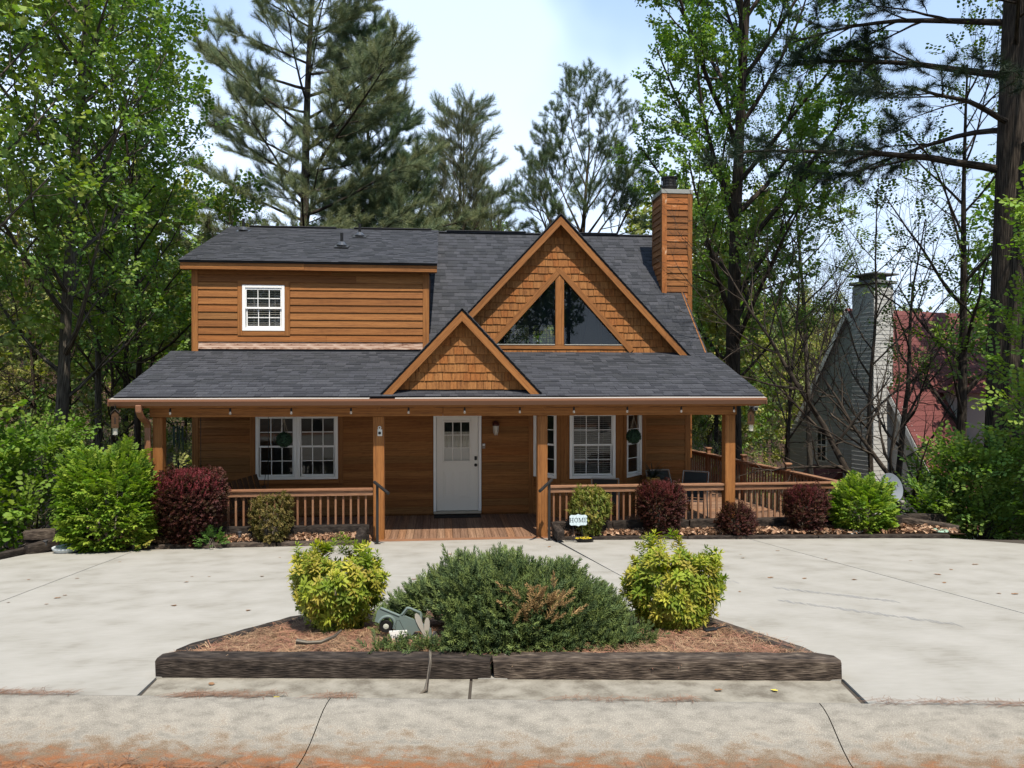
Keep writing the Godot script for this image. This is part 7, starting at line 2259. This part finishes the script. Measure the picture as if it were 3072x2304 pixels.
# ------------------------------------------------------------------ the neighbour's house, turned from the street
func make_neighbour() -> void:
	var n := thing("neighbour_house", "white clapboard house with steep red roof and tall chimney beyond the bare trees", "house", Vector3(20.4, -3.2, -28.0), 0.0)
	# own axes: x along the ridge (away to the far side), y up, z along the gable wall (towards the eave)
	var ang := deg_to_rad(17.0)
	n.rotation.y = ang
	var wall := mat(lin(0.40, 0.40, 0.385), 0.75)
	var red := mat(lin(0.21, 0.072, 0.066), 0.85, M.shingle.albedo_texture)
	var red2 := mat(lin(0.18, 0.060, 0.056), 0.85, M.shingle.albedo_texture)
	# gable outline in (z, y): eave near us at z = 0, ridge at z = -5, far eave at z = -8.5
	var ya := 9.3
	var pts := PackedVector2Array([Vector2(0, -1), Vector2(0, 0.9), Vector2(-5.2, ya), Vector2(-8.0, 4.6), Vector2(-9.2, 3.3), Vector2(-9.2, -1)])
	var g := Geo.new()
	var ax := Basis(Vector3(0, 0, 1), Vector3.UP, Vector3(-1, 0, 0))
	g.prism(pts, -9.0, -0.05, Vector3(), ax)
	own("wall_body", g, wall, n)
	# clapboards on the gable end
	var y := -0.8
	while y < ya - 0.3:
		var z0 := 0.0
		var z1 := -9.2
		if y > 0.9: z0 = -5.2 * (y - 0.9) / (ya - 0.9)
		if y > 4.6: z1 = lerpf(-8.0, -5.2, (y - 4.6) / (ya - 4.6))
		elif y > 3.3: z1 = lerpf(-9.2, -8.0, (y - 3.3) / 1.3)
		var b := Geo.new()
		b.box(Vector3(-0.02, 0, 0), Vector3(0.03, 0.2, z0 - z1 - 0.06), 0.004, Basis(Vector3.BACK, 0.10))
		var o := own("clapboard", b, wall, n)
		o.position = Vector3(-0.045, y + 0.1, (z0 + z1) * 0.5)
		y += 0.19
	# roof slopes in courses
	var slope := func(a: Vector2, b: Vector2, rows: int, x1: float) -> void:
		var d := (b - a)
		var l := d.length()
		var nn := Vector3(0, absf(d.x), signf(a.x - b.x) * d.y).normalized()
		if nn.y < 0: nn = -nn
		for r in rows:
			var m := a + d * ((r + 0.5) / rows)
			var bs := Basis(Vector3.RIGHT, Vector3(0, d.y, d.x).normalized(), Vector3.RIGHT.cross(Vector3(0, d.y, d.x).normalized()))
			var q := Geo.new()
			q.box(Vector3(), Vector3(x1 + 0.35, l / rows + 0.03, 0.035), 0.0, Basis(Vector3.RIGHT, 0.05 if bs.z.y < 0 else -0.05))
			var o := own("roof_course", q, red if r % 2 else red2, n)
			o.transform = Transform3D(bs, Vector3(x1 * 0.5 - 0.175, m.y, m.x) + (bs.z if bs.z.y > 0 else -bs.z) * 0.06)
	slope.call(Vector2(0.45, 0.1), Vector2(-5.2, ya), 44, 10.0)
	slope.call(Vector2(-8.3, 4.1), Vector2(-5.2, ya), 24, 10.0)
	# rake trim
	for s in [[Vector2(0.4, 0.15), Vector2(-5.2, ya)], [Vector2(-8.3, 4.1), Vector2(-5.2, ya)]]:
		var r := Geo.new()
		var d: Vector2 = s[1] - s[0]
		r.box(Vector3(), Vector3(0.04, 0.2, d.length()), 0.005)
		var o := own("rake_board", r, M.white, n)
		var dir := Vector3(0, d.y, d.x).normalized()
		o.transform = Transform3D(Basis(Vector3.RIGHT, dir.cross(Vector3.RIGHT), dir), Vector3(-0.34, (s[0].y + s[1].y) * 0.5 - 0.12, (s[0].x + s[1].x) * 0.5))
	# chimney against the gable end
	var cz := -3.55
	var cg := Geo.new()
	cg.box(Vector3(-0.55, 4.6, cz), Vector3(1.1, 11.2, 1.15), 0.01)
	var ch := own("chimney", cg, wall, n)
	y = -0.9
	while y < 10.0:
		var b := Geo.new()
		b.box(Vector3(), Vector3(1.13, 0.2, 0.02), 0.003, Basis(Vector3.RIGHT, -0.08))
		b.box(Vector3(-0.56, 0, -0.58), Vector3(0.02, 0.2, 1.17), 0.003, Basis(Vector3.BACK, 0.08))
		var o := own("clapboard", b, wall, ch)
		o.position = Vector3(-0.55, y + 0.1, cz + 0.59)
		y += 0.19
	var cc := Geo.new()
	cc.box(Vector3(-0.55, 10.3, cz), Vector3(1.35, 0.14, 1.4), 0.02)
	cc.box(Vector3(-0.55, 10.65, cz), Vector3(1.5, 0.08, 1.5), 0.02)
	cc.box(Vector3(-0.55, 10.48, cz), Vector3(0.8, 0.3, 0.8), 0.02)
	own("chimney_cap", cc, mat(lin(0.16, 0.165, 0.165), 0.7), ch)
	# windows of the gable end
	for w in [[-6.9, 2.9, 0.5, 1.5], [-8.6, 0.6, 0.6, 1.5], [-7.95, 0.6, 0.5, 1.4], [-4.6, -0.5, 0.35, 0.8]]:
		var fr := Geo.new()
		fr.box(Vector3(-0.07, w[1], w[0]), Vector3(0.06, w[3] + 0.14, w[2] + 0.14), 0.005)
		var f := own("window", fr, M.white, n)
		var pn := Geo.new()
		pn.box(Vector3(-0.10, w[1], w[0]), Vector3(0.015, w[3], w[2]), 0.0)
		own("pane", pn, mat(lin(0.02, 0.025, 0.025), 0.1), f)
		var mu := Geo.new()
		mu.box(Vector3(-0.112, w[1], w[0]), Vector3(0.012, 0.05, w[2]), 0.0)
		mu.box(Vector3(-0.113, w[1], w[0]), Vector3(0.012, w[3], 0.03), 0.0)
		own("muntin", mu, M.white, f)
	# bay with a little red roof
	var bg := Geo.new()
	bg.box(Vector3(-0.35, 0.3, -6.6), Vector3(0.7, 1.9, 1.7), 0.01)
	var bay := own("bay", bg, wall, n)
	for z in [-7.0, -6.2]:
		var pn := Geo.new()
		pn.box(Vector3(-0.70, 0.5, z), Vector3(0.02, 1.1, 0.5), 0.0)
		own("pane", pn, mat(lin(0.02, 0.025, 0.025), 0.1), bay)
	var br := Geo.new()
	br.prism(PackedVector2Array([Vector2(0.0, 1.25), Vector2(-0.95, 1.25), Vector2(0.0, 1.95)]), -7.6, -5.6, Vector3())
	own("bay_roof", br, red, bay)
	# dormer on the near slope
	var dg := Geo.new()
	dg.box(Vector3(3.7, 4.4, -1.7), Vector3(1.7, 2.3, 2.2), 0.01)
	var dm := own("dormer", dg, wall, n)
	var dp := Geo.new()
	dp.box(Vector3(3.7, 4.4, -0.59), Vector3(0.8, 1.4, 0.03), 0.0)
	own("pane", dp, mat(lin(0.03, 0.06, 0.055), 0.2), dm)
	var dr := Geo.new()
	dr.prism(PackedVector2Array([Vector2(2.6, 5.5), Vector2(4.8, 5.5), Vector2(3.7, 6.25)]), -3.6, -0.4, Vector3())
	own("dormer_roof", dr, red, dm)

func make_light() -> void:
	var cam := Camera3D.new()
	cam.name = "camera"
	add_child(cam)
	cam.position = Vector3(0, 3.0, 0)
	cam.rotation = Vector3(-atan(22.0 / 2235.0), deg_to_rad(-5.3), 0)
	cam.fov = rad_to_deg(2.0 * atan(1152.0 / 2235.0))
	cam.near = 0.1
	cam.far = 600.0
	cam.current = true
	var env := Environment.new()
	env.background_mode = Environment.BG_SKY
	var sky := Sky.new()
	var sm := ProceduralSkyMaterial.new()
	sm.sky_top_color = Color(0.53, 0.65, 0.81)
	sm.sky_horizon_color = Color(0.80, 0.86, 0.93)
	sm.sky_curve = 0.22
	sm.ground_bottom_color = Color(0.22, 0.2, 0.17)
	sm.ground_horizon_color = Color(0.5, 0.5, 0.46)
	sm.sun_angle_max = 25.0
	sm.energy_multiplier = 1.05
	var cn := FastNoiseLite.new()
	cn.seed = 3
	cn.frequency = 0.009
	cn.fractal_octaves = 5
	var ci := cn.get_seamless_image(1024, 512)
	ci.convert(Image.FORMAT_L8)
	var cb := ci.get_data()
	var cd := PackedByteArray()
	cd.resize(1024 * 512 * 4)
	for i in 1024 * 512:
		var a := clampf((cb[i] / 255.0 - 0.36) / 0.34, 0.0, 1.0)
		cd[i * 4] = 255; cd[i * 4 + 1] = 255; cd[i * 4 + 2] = 255
		cd[i * 4 + 3] = int(a * a * (3.0 - 2.0 * a) * 255)
	sm.sky_cover = ImageTexture.create_from_image(Image.create_from_data(1024, 512, false, Image.FORMAT_RGBA8, cd))
	sm.sky_cover_modulate = Color(1, 1, 1, 0.2)
	sky.sky_material = sm
	env.sky = sky
	env.tonemap_mode = Environment.TONE_MAPPER_LINEAR
	env.tonemap_exposure = 1.58
	env.sdfgi_enabled = true
	env.ssao_enabled = true
	env.ssil_enabled = true
	var we := WorldEnvironment.new()
	we.name = "environment"
	we.environment = env
	add_child(we)
	var sun := DirectionalLight3D.new()
	sun.name = "sun"
	add_child(sun)
	sun.look_at_from_position(Vector3(), Vector3(-0.23, -1.9, -1.0), Vector3.FORWARD)
	sun.light_energy = 1.42
	sun.light_color = Color(1.0, 0.96, 0.90)
	sun.light_angular_distance = 0.6
	sun.shadow_enabled = true

func _ready() -> void:
	rng.seed = 20240417
	make_light()
	make_materials()
	make_ground()
	make_drive()
	make_kerb()
	make_house()
	make_neighbour()
	make_trees()
	make_timbers()
	make_beds()
	make_shrubs()
	make_porch_things()
